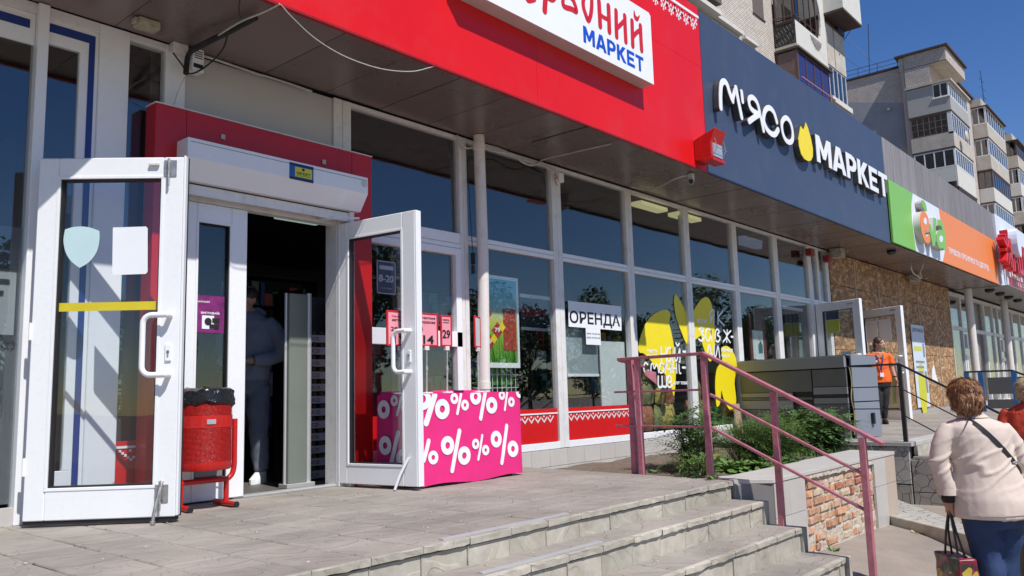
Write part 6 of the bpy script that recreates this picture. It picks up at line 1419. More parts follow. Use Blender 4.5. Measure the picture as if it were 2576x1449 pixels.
# anti-theft gate
ga = empty('anti_theft_gate', (0, 0, 0), label='grey anti theft gate panel standing inside the doorway', cat='security gate')
p0 = Vector((3.735, .32, 0)); p1 = Vector((3.96, .30, 0))
M_gate = mat('gate_grey_green', (0.17, 0.19, 0.165), .4, var=.04)
MB().box(3.76, 3.935, .27, .33, .02, 1.53).build('gate_panel', M_gate, ga, bevel=.006)
MB().tube([(3.955, .29, .02), (3.955, .29, 1.54)], .024, 12).build('front_tube', M_alu, ga, smooth=True); MB().tube([(3.745, .30, .02), (3.745, .30, 1.53)], .012, 8).build('rear_tube', M_alu, ga, smooth=True)
MB().box(3.73, 3.99, .24, .36, -.01, .022).build('foot_plate', M_alu, ga, bevel=.003)
# stacked candle boxes : ZNICZE
M_card = mat('pale_carton', (0.45, 0.45, 0.45), .7, var=.08); M_cardb = mat('brown_carton', (0.12, 0.075, 0.045), .8, var=.2, rnd=.2)
rack = empty('box_rack', (4.12, .65, 0), label='dark shelf rack holding the carton trays inside the doorway', cat='shelf')
MB().box(-.04, -.02, -.1, .35, 0, 1.62).build('rack_side', M_black, rack); MB().box(.62, .64, -.1, .35, 0, 1.62).build('rack_side', M_black, rack); MB().box(-.04, .64, .33, .35, 0, 1.62).build('rack_back', M_black, rack)
for k in range(12):
    z_ = .01+k*.105
    bxm = MB().box(0, .6, 0, .3, 0, .058)
    if k == 0:
        proto = inst('carton_tray', MB().box(-.02, .58, -.02, .28, 0, .062).mesh('carton_tray', M_card), None, (4.12, .58, z_)); tag(proto, None, 'carton', 'candle carton trays stacked inside the door'); 
        t_ = MB(); text_mb(t_, 'ZNICZE', (-.0, -.022, .014), Vector((.14, 0, 0)), Vector((0, 0, .030)), .001, bold=.0); text_mb(t_, 'ZNICZE', (.28, -.022, .014), Vector((.14, 0, 0)), Vector((0, 0, .030)), .001)
        t_.build('lettering', M_black, proto)
        c_ = MB(); 
        for j in range(7): c_.tube([(.03+.08*j, .03, .062), (.03+.08*j, .03, .098)], .026, 8)
        c_.build('candle_row', M_cardb, proto); o_ = proto
    else:
        o_ = copy_tree(proto); o_.location = (4.12+random.uniform(-.006, .006), .58, z_)
    o_['label'] = ('pale carton tray marked ZNICZE, %s in the stack inside the doorway' % ('lowest', 'second from the bottom', 'third from the bottom', 'fourth from the bottom', 'fifth from the bottom', 'sixth from the bottom', 'seventh from the bottom', 'eighth from the bottom', 'ninth from the bottom', 'third from the top', 'second from the top', 'topmost')[k])
# shelves with goods behind windows
random.seed(31)
GC = [mat('goods_%d' % i, c, .5, var=.25, scale=12) for i, c in enumerate(((.50, .05, .03), (.05, .26, .16), (.06, .32, .26), (.55, .53, .48), (.48, .30, .05), (.04, .09, .26), (.20, .20, .20)))]
def goods_rack(x0, x1, y, z0, z1, n, label):
    r_ = empty('goods_shelf', (x0, y, z0), label=label, cat='shelf')
    L_ = x1-x0; H_ = z1-z0; sh_ = MB()
    for j in range(n+1): sh_.box(0, L_, 0, .32, H_*j/n-.012, H_*j/n)
    sh_.box(0, .02, 0, .34, 0, H_).box(L_-.02, L_, 0, .34, 0, H_); sh_.build('shelf_boards', M_inwall, r_)
    for m_ in GC:
        g_ = MB()
        for j in range(n):
            x = .03
            while x < L_-.12:
                w_ = random.uniform(.06, .16); h_ = random.uniform(.4, .85)*H_/n
                if random.random() < 1/6.: g_.box(x, x+w_*.92, .03, .28, H_*j/n, H_*j/n+h_)
                x += w_
        if g_.v: g_.build('packed_goods', m_, r_, fix=False, kind='stuff')
    return r_
goods_rack(5.75, 6.85, 1.3, 0, 1.9, 6, 'shelf of small goods behind the window with the dark banner')
goods_rack(7.1, 8.3, 1.5, 0, 1.2, 4, 'low shelf of goods behind the rent sign window')
goods_rack(4.5, 5.4, 1.2, 0, 1.5, 5, 'shelf of goods behind the window next to the red portal')
goods_rack(8.6, 9.8, 1.7, .0, 2.0, 6, 'shelf of goods behind the yellow slogan window')
goods_rack(9.95, 11.2, 1.9, .0, 2.0, 6, 'shelf of goods behind the second yellow window')
goods_rack(4.9, 6.3, 3.4, 0, 2.2, 6, 'tall shelf deep inside the open doorway')
# snack / charcoal bags in the yellow windows
M_bagm = [mat('snack_bag_a', (.42, .36, .10), .35, var=.6, scale=16, dirt=(.25, .03, .02), dirt_amt=.9, dirt_scale=12), mat('snack_bag_b', (.34, .12, .05), .35, var=.5, scale=14, dirt=(.55, .5, .42), dirt_amt=.8, dirt_scale=10), mat('snack_bag_c', (.20, .22, .10), .35, var=.5, scale=14, dirt=(.45, .40, .03), dirt_amt=.9, dirt_scale=12)]
def pouch(w, h, d):
    mb = MB(); rings = []; n = 20
    for j in range(11):
        t = j/10; z = h*t; th = d*(math.sin(math.pi*min(1, t*1.05+.05))**.6)*.5+.004; ww = w/2*(1-.10*abs(2*t-1)**3)
        rings.append([(ww*math.cos(2*math.pi*k/n)*(1 if abs(math.cos(2*math.pi*k/n)) < .95 else 1.02), th*math.sin(2*math.pi*k/n)+.01*noise.noise(Vector((k*.7, t*6, w*9))), z) for k in range(n)])
    return mb.loft(rings)
pm3 = [pouch(.27, .36, .13).mesh('snack_bag', m_, smooth=True) for m_ in M_bagm]
bi = 0; random.seed(77)
grpb = 'printed bags piled in the yellow slogan window'
ord_ = ('leftmost', 'second', 'third', 'fourth')
for row_, (z_, n_) in enumerate(((.17, 4), (.50, 4), (.82, 2))):
    for k in range(n_):
        xx = 8.64+k*.28+(.05 if row_ else 0)
        o_ = inst('snack_bag', pm3[(k+row_) % 3], None, (xx, .22+random.uniform(-.02, .03), z_), (random.uniform(-.1, .1), random.uniform(-.12, .12), random.uniform(-.3, .3)), (1, 1, random.uniform(.9, 1.05)))
        tag(o_, '%s printed snack bag of the %s row in the yellow slogan window' % (ord_[k], ('bottom', 'middle', 'top')[row_]), 'snack bag', grpb)
for k, (xx, m_, z_) in enumerate(((10.05, 1, .17), (10.32, 2, .17), (10.30, 2, .5), (10.62, 1, .17), (10.95, 0, .17))):
    o_ = inst('snack_bag', pm3[m_], None, (xx, .24, z_), (0, random.uniform(-.1, .1), random.uniform(-.3, .3)), (1.05, 1, 1)); tag(o_, '%s printed bag in the second yellow window' % ('leftmost', 'second', 'raised', 'fourth', 'rightmost')[k], 'snack bag', 'bags in the second yellow window')
hc = W(*T(2, 2, 2075, 1300), .14); hs_ = MB()
for k in range(6): hs_.tube([(hc.x+(.11+.018*(k % 3))*math.cos(t*.35), .13+.01*k, hc.z+(.11+.018*(k % 3))*math.sin(t*.35)) for t in range(18)], .012, 6, closed=True)
tag(hs_.build('hose_coil', mat('green_hose', (.02, .16, .03), .4), smooth=True), 'coiled green garden hose in the second yellow window', 'hose')
bt_ = W(*T(2, 2, 2255, 1440), -.02); tp = W(*T(2, 2, 2255, 1165), -.02)
tag(MB().hexa([(bt_.x-.09, -.10, -.08), (bt_.x+.09, -.10, -.08), (bt_.x+.09, -.07, -.08), (bt_.x-.09, -.07, -.08), (tp.x-.11, -.04, tp.z), (tp.x+.06, -.04, tp.z), (tp.x+.06, -.02, tp.z), (tp.x-.11, -.02, tp.z)]).build('loose_board', mat('bare_plywood', (.42, .30, .20), .7, var=.1)), 'bare plywood board leaning below the last yellow window', 'board')
# wire rack under the promotion poster
wr = MB(); x0 = 5.78; 
for k in range(9): wr.bar((x0+.07*k, .12, .2), (x0+.07*k, .12, 1.05), .006, .006)
for k in range(7): wr.bar((x0-.02, .12, .22+.13*k), (x0+.6, .12, .22+.13*k), .006, .006)
wro = tag(wr.build('wire_rack', M_white), 'white wire rack with green packets under the promotion poster', 'rack')
g_ = MB(); 
for j in range(3):
    for k in range(5): g_.box(x0+.02+.11*k, x0+.10+.11*k, .14, .17, .25+.26*j, .42+.26*j)
tag(g_.build('green_packets', mat('green_packet', (.10, .34, .04), .5, var=.4, scale=20)), 'rows of green seed packets hanging on the wire rack', 'packets', kind='stuff')
# small litter
p = G(*T(3, 3, 1120, 1250), gz(6.0, -3.6)+.01)
tag(MB().prism([(p.x-.07, p.y-.05, p.z), (p.x+.06, p.y-.05, p.z), (p.x+.05, p.y+.05, p.z+.01), (p.x-.05, p.y+.04, p.z+.02)], (0, 0, .003)).build('crumpled_paper', M_paper), 'small white paper scrap on the asphalt by the last rail post', 'litter')
lf = MB(); random.seed(3); q = G(*T(3, 3, 1600, 1010), -.70)
for k in range(70):
    p = q+Vector((random.uniform(-.28, .28), random.uniform(-.07, .07), random.uniform(.0, .03))); a_ = random.uniform(0, 6.28); d = Vector((math.cos(a_), math.sin(a_), random.uniform(-.2, .4)))*.035; e = Vector((-d.y, d.x, .01))*.6
    lf.add([p, p+d+e*.5, p+d*1.6, p+d-e], [(0, 1, 2, 3)])
tag(lf.build('dry_leaves', mat('dry_leaf', (.46, .36, .17), .8, var=.3), fix=False), 'little heap of dry yellow leaves by the low curb', 'leaves', kind='stuff')
# ================================================================== APARTMENT BUILDINGS
M_sil = mat('silicate_brick', (0.60, 0.54, 0.47), .9, var=.12, scale=2.2, rnd=.10, dirt=(.30, .26, .23), dirt_amt=.35, dirt_scale=.8)
M_sil2 = mat('silicate_brick_grey', (0.56, 0.49, 0.44), .9, var=.12, scale=2.2, rnd=.10, dirt=(.28, .25, .22), dirt_amt=.35, dirt_scale=.8)
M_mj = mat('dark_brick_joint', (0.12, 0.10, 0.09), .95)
M_conc = mat('weathered_concrete_panel', (0.46, 0.425, 0.37), .9, var=.12, scale=1.4, dirt=(.30, .16, .08), dirt_amt=.45, dirt_scale=2.2)
M_conc2 = mat('white_stucco_panel', (0.60, 0.59, 0.55), .85, var=.10, scale=2, dirt=(.35, .30, .22), dirt_amt=.5, dirt_scale=2.0)
M_stuc = mat('grey_blue_render', (0.29, 0.295, 0.32), .9, var=.10, scale=1.2, dirt=(.30, .30, .31), dirt_amt=.5, dirt_scale=.9)
M_roofd = mat('dark_roof_edge', (0.07, 0.045, 0.038), .8, var=.2)
M_wf = mat('window_frame_white', (.70, .71, .72), .4); M_wfb = mat('window_frame_brown', (.10, .05, .035), .6)
M_wg = glass('far_window_glass', (.35, .38, .42), .16); M_wdark = mat('dark_room', (.02, .022, .025), .8)
M_purp = mat('purple_blue_film', (.03, .028, .12), .15, var=.1); M_siding = mat('grey_siding', (.40, .39, .36), .5, var=.04)
M_pinkst = mat('pink_steel_rail', (.40, .20, .17), .6)
def brick_face(parent, axis, c, lo, hi, z0, z1, m_, sgn=-1, bl=.25, bh=.080, jt=.020, holes=(), indiv=0, near=None):
    """running-bond bricks on a vertical face; axis 'x' = face runs along x at y=c, axis 'y' = along y at x=c"""
    # mortar backing
    mb = MB()
    if axis == 'x': mb.box(lo, hi, c+.006, c+.10, z0, z1)
    else: mb.box(c+.006, c+.10, lo, hi, z0, z1)
    mb.build('mortar_backing', M_mj, parent)
    rows_ = int((z1-z0)/(bh+jt)); V = []; F = []; single = []
    for r in range(rows_):
        za = z0+r*(bh+jt)+jt; zb = za+bh; u = lo-(bl/2 if r % 2 else 0)
        while u < hi:
            a, b = max(u, lo), min(u+bl, hi); u += bl+jt
            if b-a < .03: continue
            cutm = False
            for (ha, hb, hc, hd) in holes:
                if a < hb and b > ha and za < hd and zb > hc:
                    if a < ha: b = ha
                    elif b > hb: a = hb
                    else: cutm = True
            if cutm or b-a < .03: continue
            single.append((a, b, za, zb))
    if near is not None and indiv:
        single.sort(key=lambda s_: (s_[0]-near[0])**2+(s_[2]-near[1])**2)
    full = None
    for i, (a, b, za, zb) in enumerate(single):
        d = random.uniform(-.003, .003)
        if i < indiv:
            if abs((b-a)-bl) < .002:
                if full is None: full = (MB().box(-bl/2, bl/2, 0, .012, 0, bh) if axis == 'x' else MB().box(0, .012, -bl/2, bl/2, 0, bh)).mesh('brick', m_)
                inst('brick', full, parent, ((a+b)/2, c-.004+d, za) if axis == 'x' else (c-.004+d, (a+b)/2, za))
            else:
                (MB().box(a, b, c-.004+d, c+.008, za, zb) if axis == 'x' else MB().box(c-.004+d, c+.008, a, b, za, zb)).build('brick', m_, parent)
        else:
            n = len(V)
            if axis == 'x': V += [(a, c-.004+d, za), (b, c-.004+d, za), (b, c-.004+d, zb), (a, c-.004+d, zb), (a, c+.008, za), (b, c+.008, za), (b, c+.008, zb), (a, c+.008, zb)]; F += [(n, n+1, n+2, n+3), (n+3, n+2, n+6, n+7), (n+4, n+5, n+1, n), (n, n+3, n+7, n+4), (n+1, n+5, n+6, n+2)]
            else: V += [(c-.004+d, b, za), (c-.004+d, a, za), (c-.004+d, a, zb), (c-.004+d, b, zb), (c+.008, b, za), (c+.008, a, za), (c+.008, a, zb), (c+.008, b, zb)]; F += [(n, n+1, n+2, n+3), (n+3, n+2, n+6, n+7), (n+4, n+5, n+1, n), (n, n+3, n+7, n+4), (n+1, n+5, n+6, n+2)]
    if V:
        mb = MB(); mb.add(V, F); mb.build('brick_field', m_, parent, fix=False, kind='stuff')
def window(parent, x0, x1, y, z0, z1, nv, m_, nh=1, name='window', fw=.06, glassm=None, dark=True):
    f_ = MB(); f_.box(x0, x1, y, y+.06, z0, z0+fw).box(x0, x1, y, y+.06, z1-fw, z1)
    for k in range(nv+1): xx = x0+(x1-x0-fw)*k/nv; f_.box(xx, xx+fw, y, y+.06, z0+fw, z1-fw)
    for k in range(1, nh): zz = z0+(z1-z0)*k/nh; f_.box(x0+fw, x1-fw, y+.002, y+.058, zz-fw/2, zz+fw/2)
    fo = f_.build(name, m_, parent); MB().box(x0+fw*.5, x1-fw*.5, y+.028, y+.036, z0+fw*.5, z1-fw*.5).build('pane', glassm or M_wg, fo)
    if dark: MB().box(x0+.03, x1-.03, y+.32, y+.34, z0, z1).build('room_backing', M_wdark, fo)
    return fo
def window_y(parent, x, y0, y1, z0, z1, nv, m_, nh=1, fw=.06, glassm=None):
    f_ = MB(); f_.box(x, x+.06, y0, y1, z0, z0+fw).box(x, x+.06, y0, y1, z1-fw, z1)
    for k in range(nv+1): yy = y0+(y1-y0-fw)*k/nv; f_.box(x, x+.06, yy, yy+fw, z0+fw, z1-fw)
    for k in range(1, nh): zz = z0+(z1-z0)*k/nh; f_.box(x+.002, x+.058, y0+fw, y1-fw, zz-fw/2, zz+fw/2)
    fo = f_.build('window', m_, parent); MB().box(x+.028, x+.036, y0+fw*.5, y1-fw*.5, z0+fw*.5, z1-fw*.5).build('pane', glassm or M_wg, fo)
    MB().box(x+.32, x+.34, y0+.03, y1-.03, z0, z1).build('room_backing', M_wdark, fo); return fo
random.seed(12)
na = empty('near_apartment_block', (0, 0, 0), label='nearer pale brick apartment block with a stack of mismatched balconies', cat='apartment block')
YB = 10.0
MB().box(20, 45.3, YB+.1, 22, 0, 30).build('wall_core', M_conc, na)
wn_ = (36.05, 37.35, 18.60, 20.4)
wn2 = (30.2, 31.4, 17.0, 17.001)
brick_face(na, 'x', YB, 26.0, 38.37, 15.0, 22.6, M_sil, holes=[wn_], indiv=300, near=(35.5, 18.0))
window(na, wn_[0]+.05, wn_[1]-.05, YB+.08, wn_[2]+.04, wn_[3], 2, M_wf, name='window')
MB().box(wn_[0]-.05, wn_[1]+.05, YB-.06, YB+.1, wn_[2]-.03, wn_[2]+.02).build('sill', M_roofd, na)
MB().box(26, 31.6, YB-.5, YB, 16.75, 16.95).build('ledge', M_conc2, na)
MB().box(31.6, 34.3, YB-.25, YB-.001, 16.82, 17.0).box(34.6, 36.0, YB-.2, YB-.001, 16.8, 16.95).build('lower_ledge', M_conc2, na)
MB().box(25.9, 31.55, YB-.55, YB-.04, 17.2, 22.6).build('painted_shade_bay', M_mj, na)  # solid box; the bay's shade is put in as the dark joint colour
MB().box(35.9, 36.95, YB-.006, YB+.0, 15.6, 16.35).build('dark_opening', M_wdark, na)
x0 = 38.37; yf = 8.885; x1a = 42.7; x1b = 45.45; 
def slab(z, xa=x0-.04, xb=x1b+.05, t=.14, m_=M_conc): MB().box(xa, xb, yf-.02, YB, z, z+t).build('balcony_slab', m_, na)
# top balcony (open parapet, iron grille on its side, arched opening)
slab(17.36, x0, x1a)
MB().box(x0+.03, x1a, yf, yf+.08, 17.50, 18.72).build('balcony_parapet', M_conc2, na)
gr_ = empty('grille', parent) if False else None
gm = MB().box(x0+.0, x0+.04, yf+.0, yf+.06, 17.5, 19.0).box(x0, x0+.04, yf+.06, YB-.05, 18.62, 18.68).box(x0, x0+.04, yf+.06, YB-.05, 17.52, 17.58).box(x0, x0+.04, YB-.1, YB-.05, 17.5, 18.7)
for k in range(7):
    yy = yf+.12+k*.14; gm.tube(sm([(x0+.02, yy+.05*math.sin(j*1.3+k), 17.56+j*.105) for j in range(11)], 2), .014, 4)
for k in range(5): gm.tube([(x0+.02, yf+.2+k*.18+.07*math.cos(t*.785), 18.1+(k % 2)*.22-.1+.07*math.sin(t*.785)) for t in range(8)], .012, 4, closed=True)
gm.build('wrought_iron_grille', mat('dark_iron', (.035, .028, .024), .6), na)
MB().box(x0+.05, x0+.07, yf+.06, YB-.06, 17.55, 18.6).build('grille_backing', mat('murky_glazing', (.07, .065, .055), .5, var=.3, scale=3), na)
MB().tube([(x0-.02, YB-.05, 19.0), (x0-.02, yf-.03, 18.95), (x1a-1.0, yf-.03, 18.95)], .025, 6).build('iron_handrail', M_wfb, na)
window_y(na, x0+.10, yf+.05, YB-.08, 18.75, 21.2, 2, M_wfb, fw=.05)
window(na, x0+.12, 41.7, yf+.10, 18.75, 21.2, 4, M_wfb, fw=.05)
# arch panel : pale stucco with round edge
ar = [(42.7, 22.5), (42.7, 17.5), (41.1, 17.5)]; cx_, cz_ = 40.9, 19.9
arc = [(cx_+1.15*math.cos(t), cz_+1.55*math.sin(t)) for t in [(-math.pi/2+k*math.pi/12) for k in range(13)]]
MB().prism([(x, yf-.004, z) for x, z in [(42.72, 22.5), (42.72, 17.6)]+[(cx_, 18.2)]+arc[1:12]+[(cx_, 22.5)]], (0, .09, 0)).build('arched_panel', M_conc2, na)
fan = MB(); 
for k in range(9): a_ = math.radians(-90+k*9); fan.bar((40.35+k*.18, yf-.03, 18.55), (40.5+k*.155, yf-.03, 18.55-.62*math.cos((k-4)*.28)), .022, .022)
fan.build('fan_grille', M_wfb, na)
MB().box(x1a+.03, x1b, yf+.3, YB, 14.0, 30).build('loggia_wall', M_conc, na)
MB().box(x1a, x1b+.05, yf-.02, yf+.08, 17.72, 20.05).build('balcony_panel', M_conc, na); MB().box(x1a+1.1, x1a+1.14, yf-.03, yf+.08, 17.75, 20.0).build('seam', M_roofd, na)
MB().tube([(44.6, yf-.03, 18.8), (44.6, yf, 18.8)], .06, 10).tube([(45.0, yf-.03, 15.6+.8), (45.0, yf, 16.4)], .05, 10).build('vent_hole', M_wdark, na)
MB().box(x1a+.05, x1b+.1, yf-.05, YB, 20.02, 20.14).build('balcony_slab', M_roofd, na); MB().box(x1b-.9, x1b+.08, yf-.09, yf-.02, 20.14, 20.4).build('blue_awning_edge', mat('blue_fascia_board', (.03, .05, .16), .5), na)
# lower row right: glazed then concrete
window(na, x1a+.10, x1b, yf+.02, 15.95, 17.70, 4, M_wf, fw=.05)
slab(15.82, x1a, x1b+.25, .14, M_conc2); MB().box(x1a, x1b+.30, yf-.12, yf+.04, 15.65, 15.93).build('white_sill_board', M_conc2, na)
MB().box(x1a, x1b+.05, yf-.01, yf+.08, 13.2, 15.66).build('balcony_panel', M_conc, na)
# enclosed dark balcony below (brick side, purple glazing)
MB().box(x0-.1, x1a+.25, yf-.14, YB, 17.20, 17.30).build('balcony_roof', M_roofd, na)
brick_face(na, 'y', x0+.0, yf+.06, YB-.12, 14.6, 17.15, mat('dark_red_grey_brick', (.19, .125, .115), .9, var=.15, rnd=.1), holes=[(yf+.9, YB, 15.6, 16.0)])
MB().box(x0-.02, x0+.06, yf, yf+.06, 14.6, 17.2).box(x0-.02, x0+.06, YB-.14, YB-.06, 14.6, 17.2).build('corner_post', M_wfb, na)
window(na, x0+.06, x1a, yf+.0, 15.4, 17.18, 4, M_wfb, glassm=M_purp, fw=.07)
MB().box(x0+.06, x1a, yf, yf+.06, 13.5, 15.4).build('balcony_parapet', M_roofd, na)
for z_ in (15.25, 15.70): MB().bar((x0+.0, yf-.14, z_), (x1a+.3, yf-.14, z_), .05, .05).build('clothes_rail', M_pinkst, na)
# balcony seen from below at the top right
MB().box(x1a-.1, x1b+.1, 7.85, YB, 20.38, 20.5).build('balcony_slab', M_roofd, na)
MB().box(x1a-.1, x1b+.1, 7.85, 7.95, 20.5, 22.4).box(x1a-.1, x1a, 7.95, YB, 20.5, 22.4).build('balcony_panel', M_conc2, na)
MB().tube([(x1b+.05, yf-.03, 20.5), (x1b+.08, 8.0, 20.9), (x1b+.1, yf, 19.9)], .02, 5).build('roof_rail', M_bl, na)

# --- far block
fa_ = empty('far_apartment_block', (0, 0, 0), label='farther grey brick apartment block with corner balconies and a roof rail', cat='apartment block')
XE = 64.6; yb_ = 7.6; yc = 10.45
MB().box(XE+.1, 150, yc+.1, 24, 0, 24.35).build('wall_core', M_conc, fa_)
brick_face(fa_, 'y', XE, yc, 16.5, 21.6, 24.55, M_sil2, indiv=120, near=(11.5, 23.2))
brick_face(fa_, 'y', XE, yc, 16.5, 14.0, 18.3, M_sil2)
# render patch: trapezoid between brick fields
MB().box(XE-.02, XE+.1, yc, 16.5, 18.31, 21.6).build('rendered_wall', M_stuc, fa_)
MB().prism([(XE-.022, yc, 21.6), (XE-.022, 16.5, 21.6), (XE-.022, 16.5, 23.0), (XE-.022, 14.6, 22.8)], (.015, 0, 0)).build('rendered_wall', M_stuc, fa_)
MB().tube([(XE-.3, 11.9, 21.45), (XE, 11.9, 21.45)], .09, 10).build('vent_pipe', M_conc, fa_)
MB().box(XE-.12, XE+.4, yc-.1, 16.5, 24.56, 24.70).build('roof_edge', M_roofd, fa_)
# top block over the balconies
brick_face(fa_, 'y', XE-.6, yb_, yc, 24.05, 25.05, M_sil2, indiv=60, near=(9, 24.5))
brick_face(fa_, 'y', XE-.6, 8.75, yc, 22.4, 24.05, M_sil2, indiv=60, near=(9.5, 23))
MB().box(XE-.49, 69.8, yb_+.02, yc+.4, 24.04, 25.05).build('top_block', M_conc, fa_)
brick_face(fa_, 'x', yb_, XE-.59, 69.8, 24.05, 25.05, M_sil2)
MB().box(XE-.8, 70.0, yb_-.2, yc+.6, 25.06, 25.2).build('roof_edge', M_roofd, fa_)
MB().box(XE-.5, 69.8, 8.75, yc+.3, 13.0, 24.03).build('bay_core', mat('beige_render', (.45, .36, .31), .85, var=.06), fa_)
def wrap(z0, z1, m_, name='balcony_panel', xr=69.6, t=.10):
    MB().box(XE-.6, XE-.5, yb_+.1, yc, z0, z1).box(XE-.6, xr, yb_, yb_+.1, z0, z1).build(name, m_, fa_)
MB().box(XE-.75, 70.0, yb_-.2, yc+.1, 22.42, 22.55).build('balcony_roof', M_conc, fa_)
# storey A: siding boards 20.3-21.25 (full height on the inner part), window above
for k in range(10):
    z_ = 20.27+k*.105; MB().box(XE-.62, XE-.5, yb_+.1, yc, z_, z_+.098).box(XE-.6, 69.6, yb_, yb_+.1, z_, z_+.098).build('siding_board', M_siding, fa_)
for k in range(10):
    z_ = 21.32+k*.105; MB().box(XE-.62, XE-.5, 8.72, yc, z_, z_+.098).build('siding_board', M_siding, fa_)
window_y(fa_, XE-.6, yb_+.05, 8.7, 21.32, 22.40, 2, M_wf, fw=.08); window(fa_, XE-.55, 69.6, yb_, 21.32, 22.40, 9, M_wf, fw=.09)
MB().box(XE-.70, XE-.5, yb_-.05, 8.75, 21.26, 21.32).build('sill', M_wf, fa_)
# storey B
MB().box(XE-.62, 69.7, yb_-.02, yc, 20.13, 20.26).build('balcony_slab', M_roofd, fa_)
window_y(fa_, XE-.6, yb_+.3, yc-.1, 18.68, 20.12, 6, mat('rusty_frame', (.20, .12, .08), .8, var=.2), nh=3, fw=.035)
window(fa_, XE-.55, 69.6, yb_+.02, 18.6, 20.12, 8, M_wf, fw=.09)
MB().box(XE-.6, XE-.5, yb_, yb_+.3, 18.5, 20.13).build('corner_post', M_wf, fa_)
wrap(17.55, 18.64, M_conc)
MB().box(XE-.62, 69.7, yb_-.02, yc, 17.42, 17.54).build('balcony_slab', M_roofd, fa_)
dsh = Vector((65.9, yb_-.45, 18.55)); MB().sphere(dsh, (.42, .12, .42), 16, 8).build('satellite_dish', mat('dish_paint', (.55, .48, .40), .6, var=.3, scale=3), fa_, smooth=True)
# storey C
window_y(fa_, XE-.6, yb_+.05, yc-.1, 16.1, 17.40, 4, M_wf, fw=.08); window(fa_, XE-.55, 69.6, yb_, 16.1, 17.40, 8, M_wf, fw=.09)
MB().box(XE-.6, XE-.5, yb_+.1, yc, 15.0, 16.08).box(XE-.59, 69.6, yb_+.005, yb_+.1, 14.6, 16.08).build('balcony_panel', M_conc2, fa_)
MB().box(XE-.62, 69.7, yb_-.02, yc, 14.45, 14.58).build('balcony_slab', M_roofd, fa_)
window(fa_, XE-.55, 69.6, yb_, 13.2, 14.42, 6, M_wfb, fw=.07); wrap(11.8, 13.2, M_conc)
# brick piers and further balcony stacks along the facade
yfc = 9.6
def yx(px, py, y): return W(px, py, y)
for (xa, xb) in ((69.9, 76.6), (84.5, 90), (98, 104), (112, 150)):
    brick_face(fa_, 'x', 8.7, xa, xb, 13.0, 24.3 if xa > 70 else 24.6, M_sil2); MB().box(xa, xb, 8.8, yc+.2, 0, 24.4).build('pier_core', M_conc, fa_)
MB().box(69.8, 150, 8.4, 12, 24.6, 24.75).build('roof_edge', M_roofd, fa_)
acp = MB().box(71.0, 71.9, 8.2, 8.66, 22.3, 22.9).build('air_conditioner', M_conc2, fa_); MB().tube([(71.35, 8.18, 22.6), (71.35, 8.2, 22.6)], .2, 14).build('fan_grille', M_wdark, acp)
for si_, xs_ in enumerate((76.7, 90.1, 104.2)):
    w_ = 7.7
    for k in range(5):
        zb_ = 22.3-2.78*k
        yy = 7.6 if si_ == 0 else 7.6
        MB().box(xs_, xs_+w_, yy, yy+.1, zb_-1.2, zb_).box(xs_, xs_+.1, yy+.1, 8.7, zb_-1.2, zb_).build('balcony_panel', (M_conc, M_conc2)[(k+si_) % 3 == 2], fa_)
        MB().box(xs_-.05, xs_+w_+.05, yy-.03, 8.8, zb_-1.32, zb_-1.2).build('balcony_slab', M_roofd, fa_)
        window(fa_, xs_, xs_+w_, yy, zb_, zb_+1.45, 8, (M_wf, M_wfb, M_wf)[(k*2+si_) % 3], fw=.09); window_y(fa_, xs_, yy+.07, 8.7, zb_, zb_+1.45, 2, (M_wf, M_wfb, M_wf)[(k*2+si_) % 3], fw=.07)
    MB().box(xs_-.1, xs_+w_+.1, yy-.2, 8.8, 23.75, 23.85).build('balcony_roof', M_roofd, fa_); MB().box(xs_, xs_+w_, 7.9, 8.8, 23.85, 24.55).build('top_panel', M_conc, fa_)
# roof rail, mast and aerials
M_mast = mat('blue_grey_steel', (.06, .08, .16), .6)
rr_ = MB().bar((XE, yc, 25.35), (XE, 17.0, 25.35), .04, .04).bar((XE, yc, 25.0), (XE, 17, 25.0), .03, .03)
for k in range(5): rr_.bar((XE, yc+.6+k*1.45, 24.7), (XE, yc+.6+k*1.45, 25.35), .04, .04)
tag(rr_.build('roof_rail', M_mast), 'thin steel rail along the flat roof edge of the far block', 'railing')
p = XP(*T(3, 0, 1020, 735), XE); q = XP(*T(3, 0, 1008, 240), XE)
tag(MB().bar((XE, p.y, 24.6), (XE, q.y, q.z), .06, .06).build('roof_mast', M_mast), 'slender mast standing on the roof of the far block', 'mast')
am = MB(); a = W(*T(3, 0, 2165, 890), 9.5); b = W(*T(3, 0, 2110, 680), 9.5)
am.bar((a.x, 9.5, 24.6), (a.x-.5, 9.5, b.z), .06, .06)
for k in range(3): am.bar((a.x-1.4+.3*k, 9.5, b.z-1.0-.8*k), (a.x+.6+.2*k, 9.5, b.z-.9-.8*k), .04, .04)
tag(am.build('roof_aerial', M_mast), 'old television aerial on the far block roof', 'aerial')
for (pts, lab) in (([XP(*T(3, 0, 590, 175), XE+3), XP(*T(3, 0, 760, 340), XE+3), XP(*T(3, 0, 1000, 580), XE+2), XP(*T(3, 0, 1160, 690), XE+1)], 'upper overhead wire sloping to the far roof'), ([XP(*T(3, 0, 770, 575), XE+2), XP(*T(3, 0, 900, 665), XE+1), XP(*T(3, 0, 990, 715), XE+.5)], 'lower overhead wire sloping to the far roof')):
    tag(MB().tube(pts, .02, 4).build('overhead_wire', M_mast), lab, 'wire')
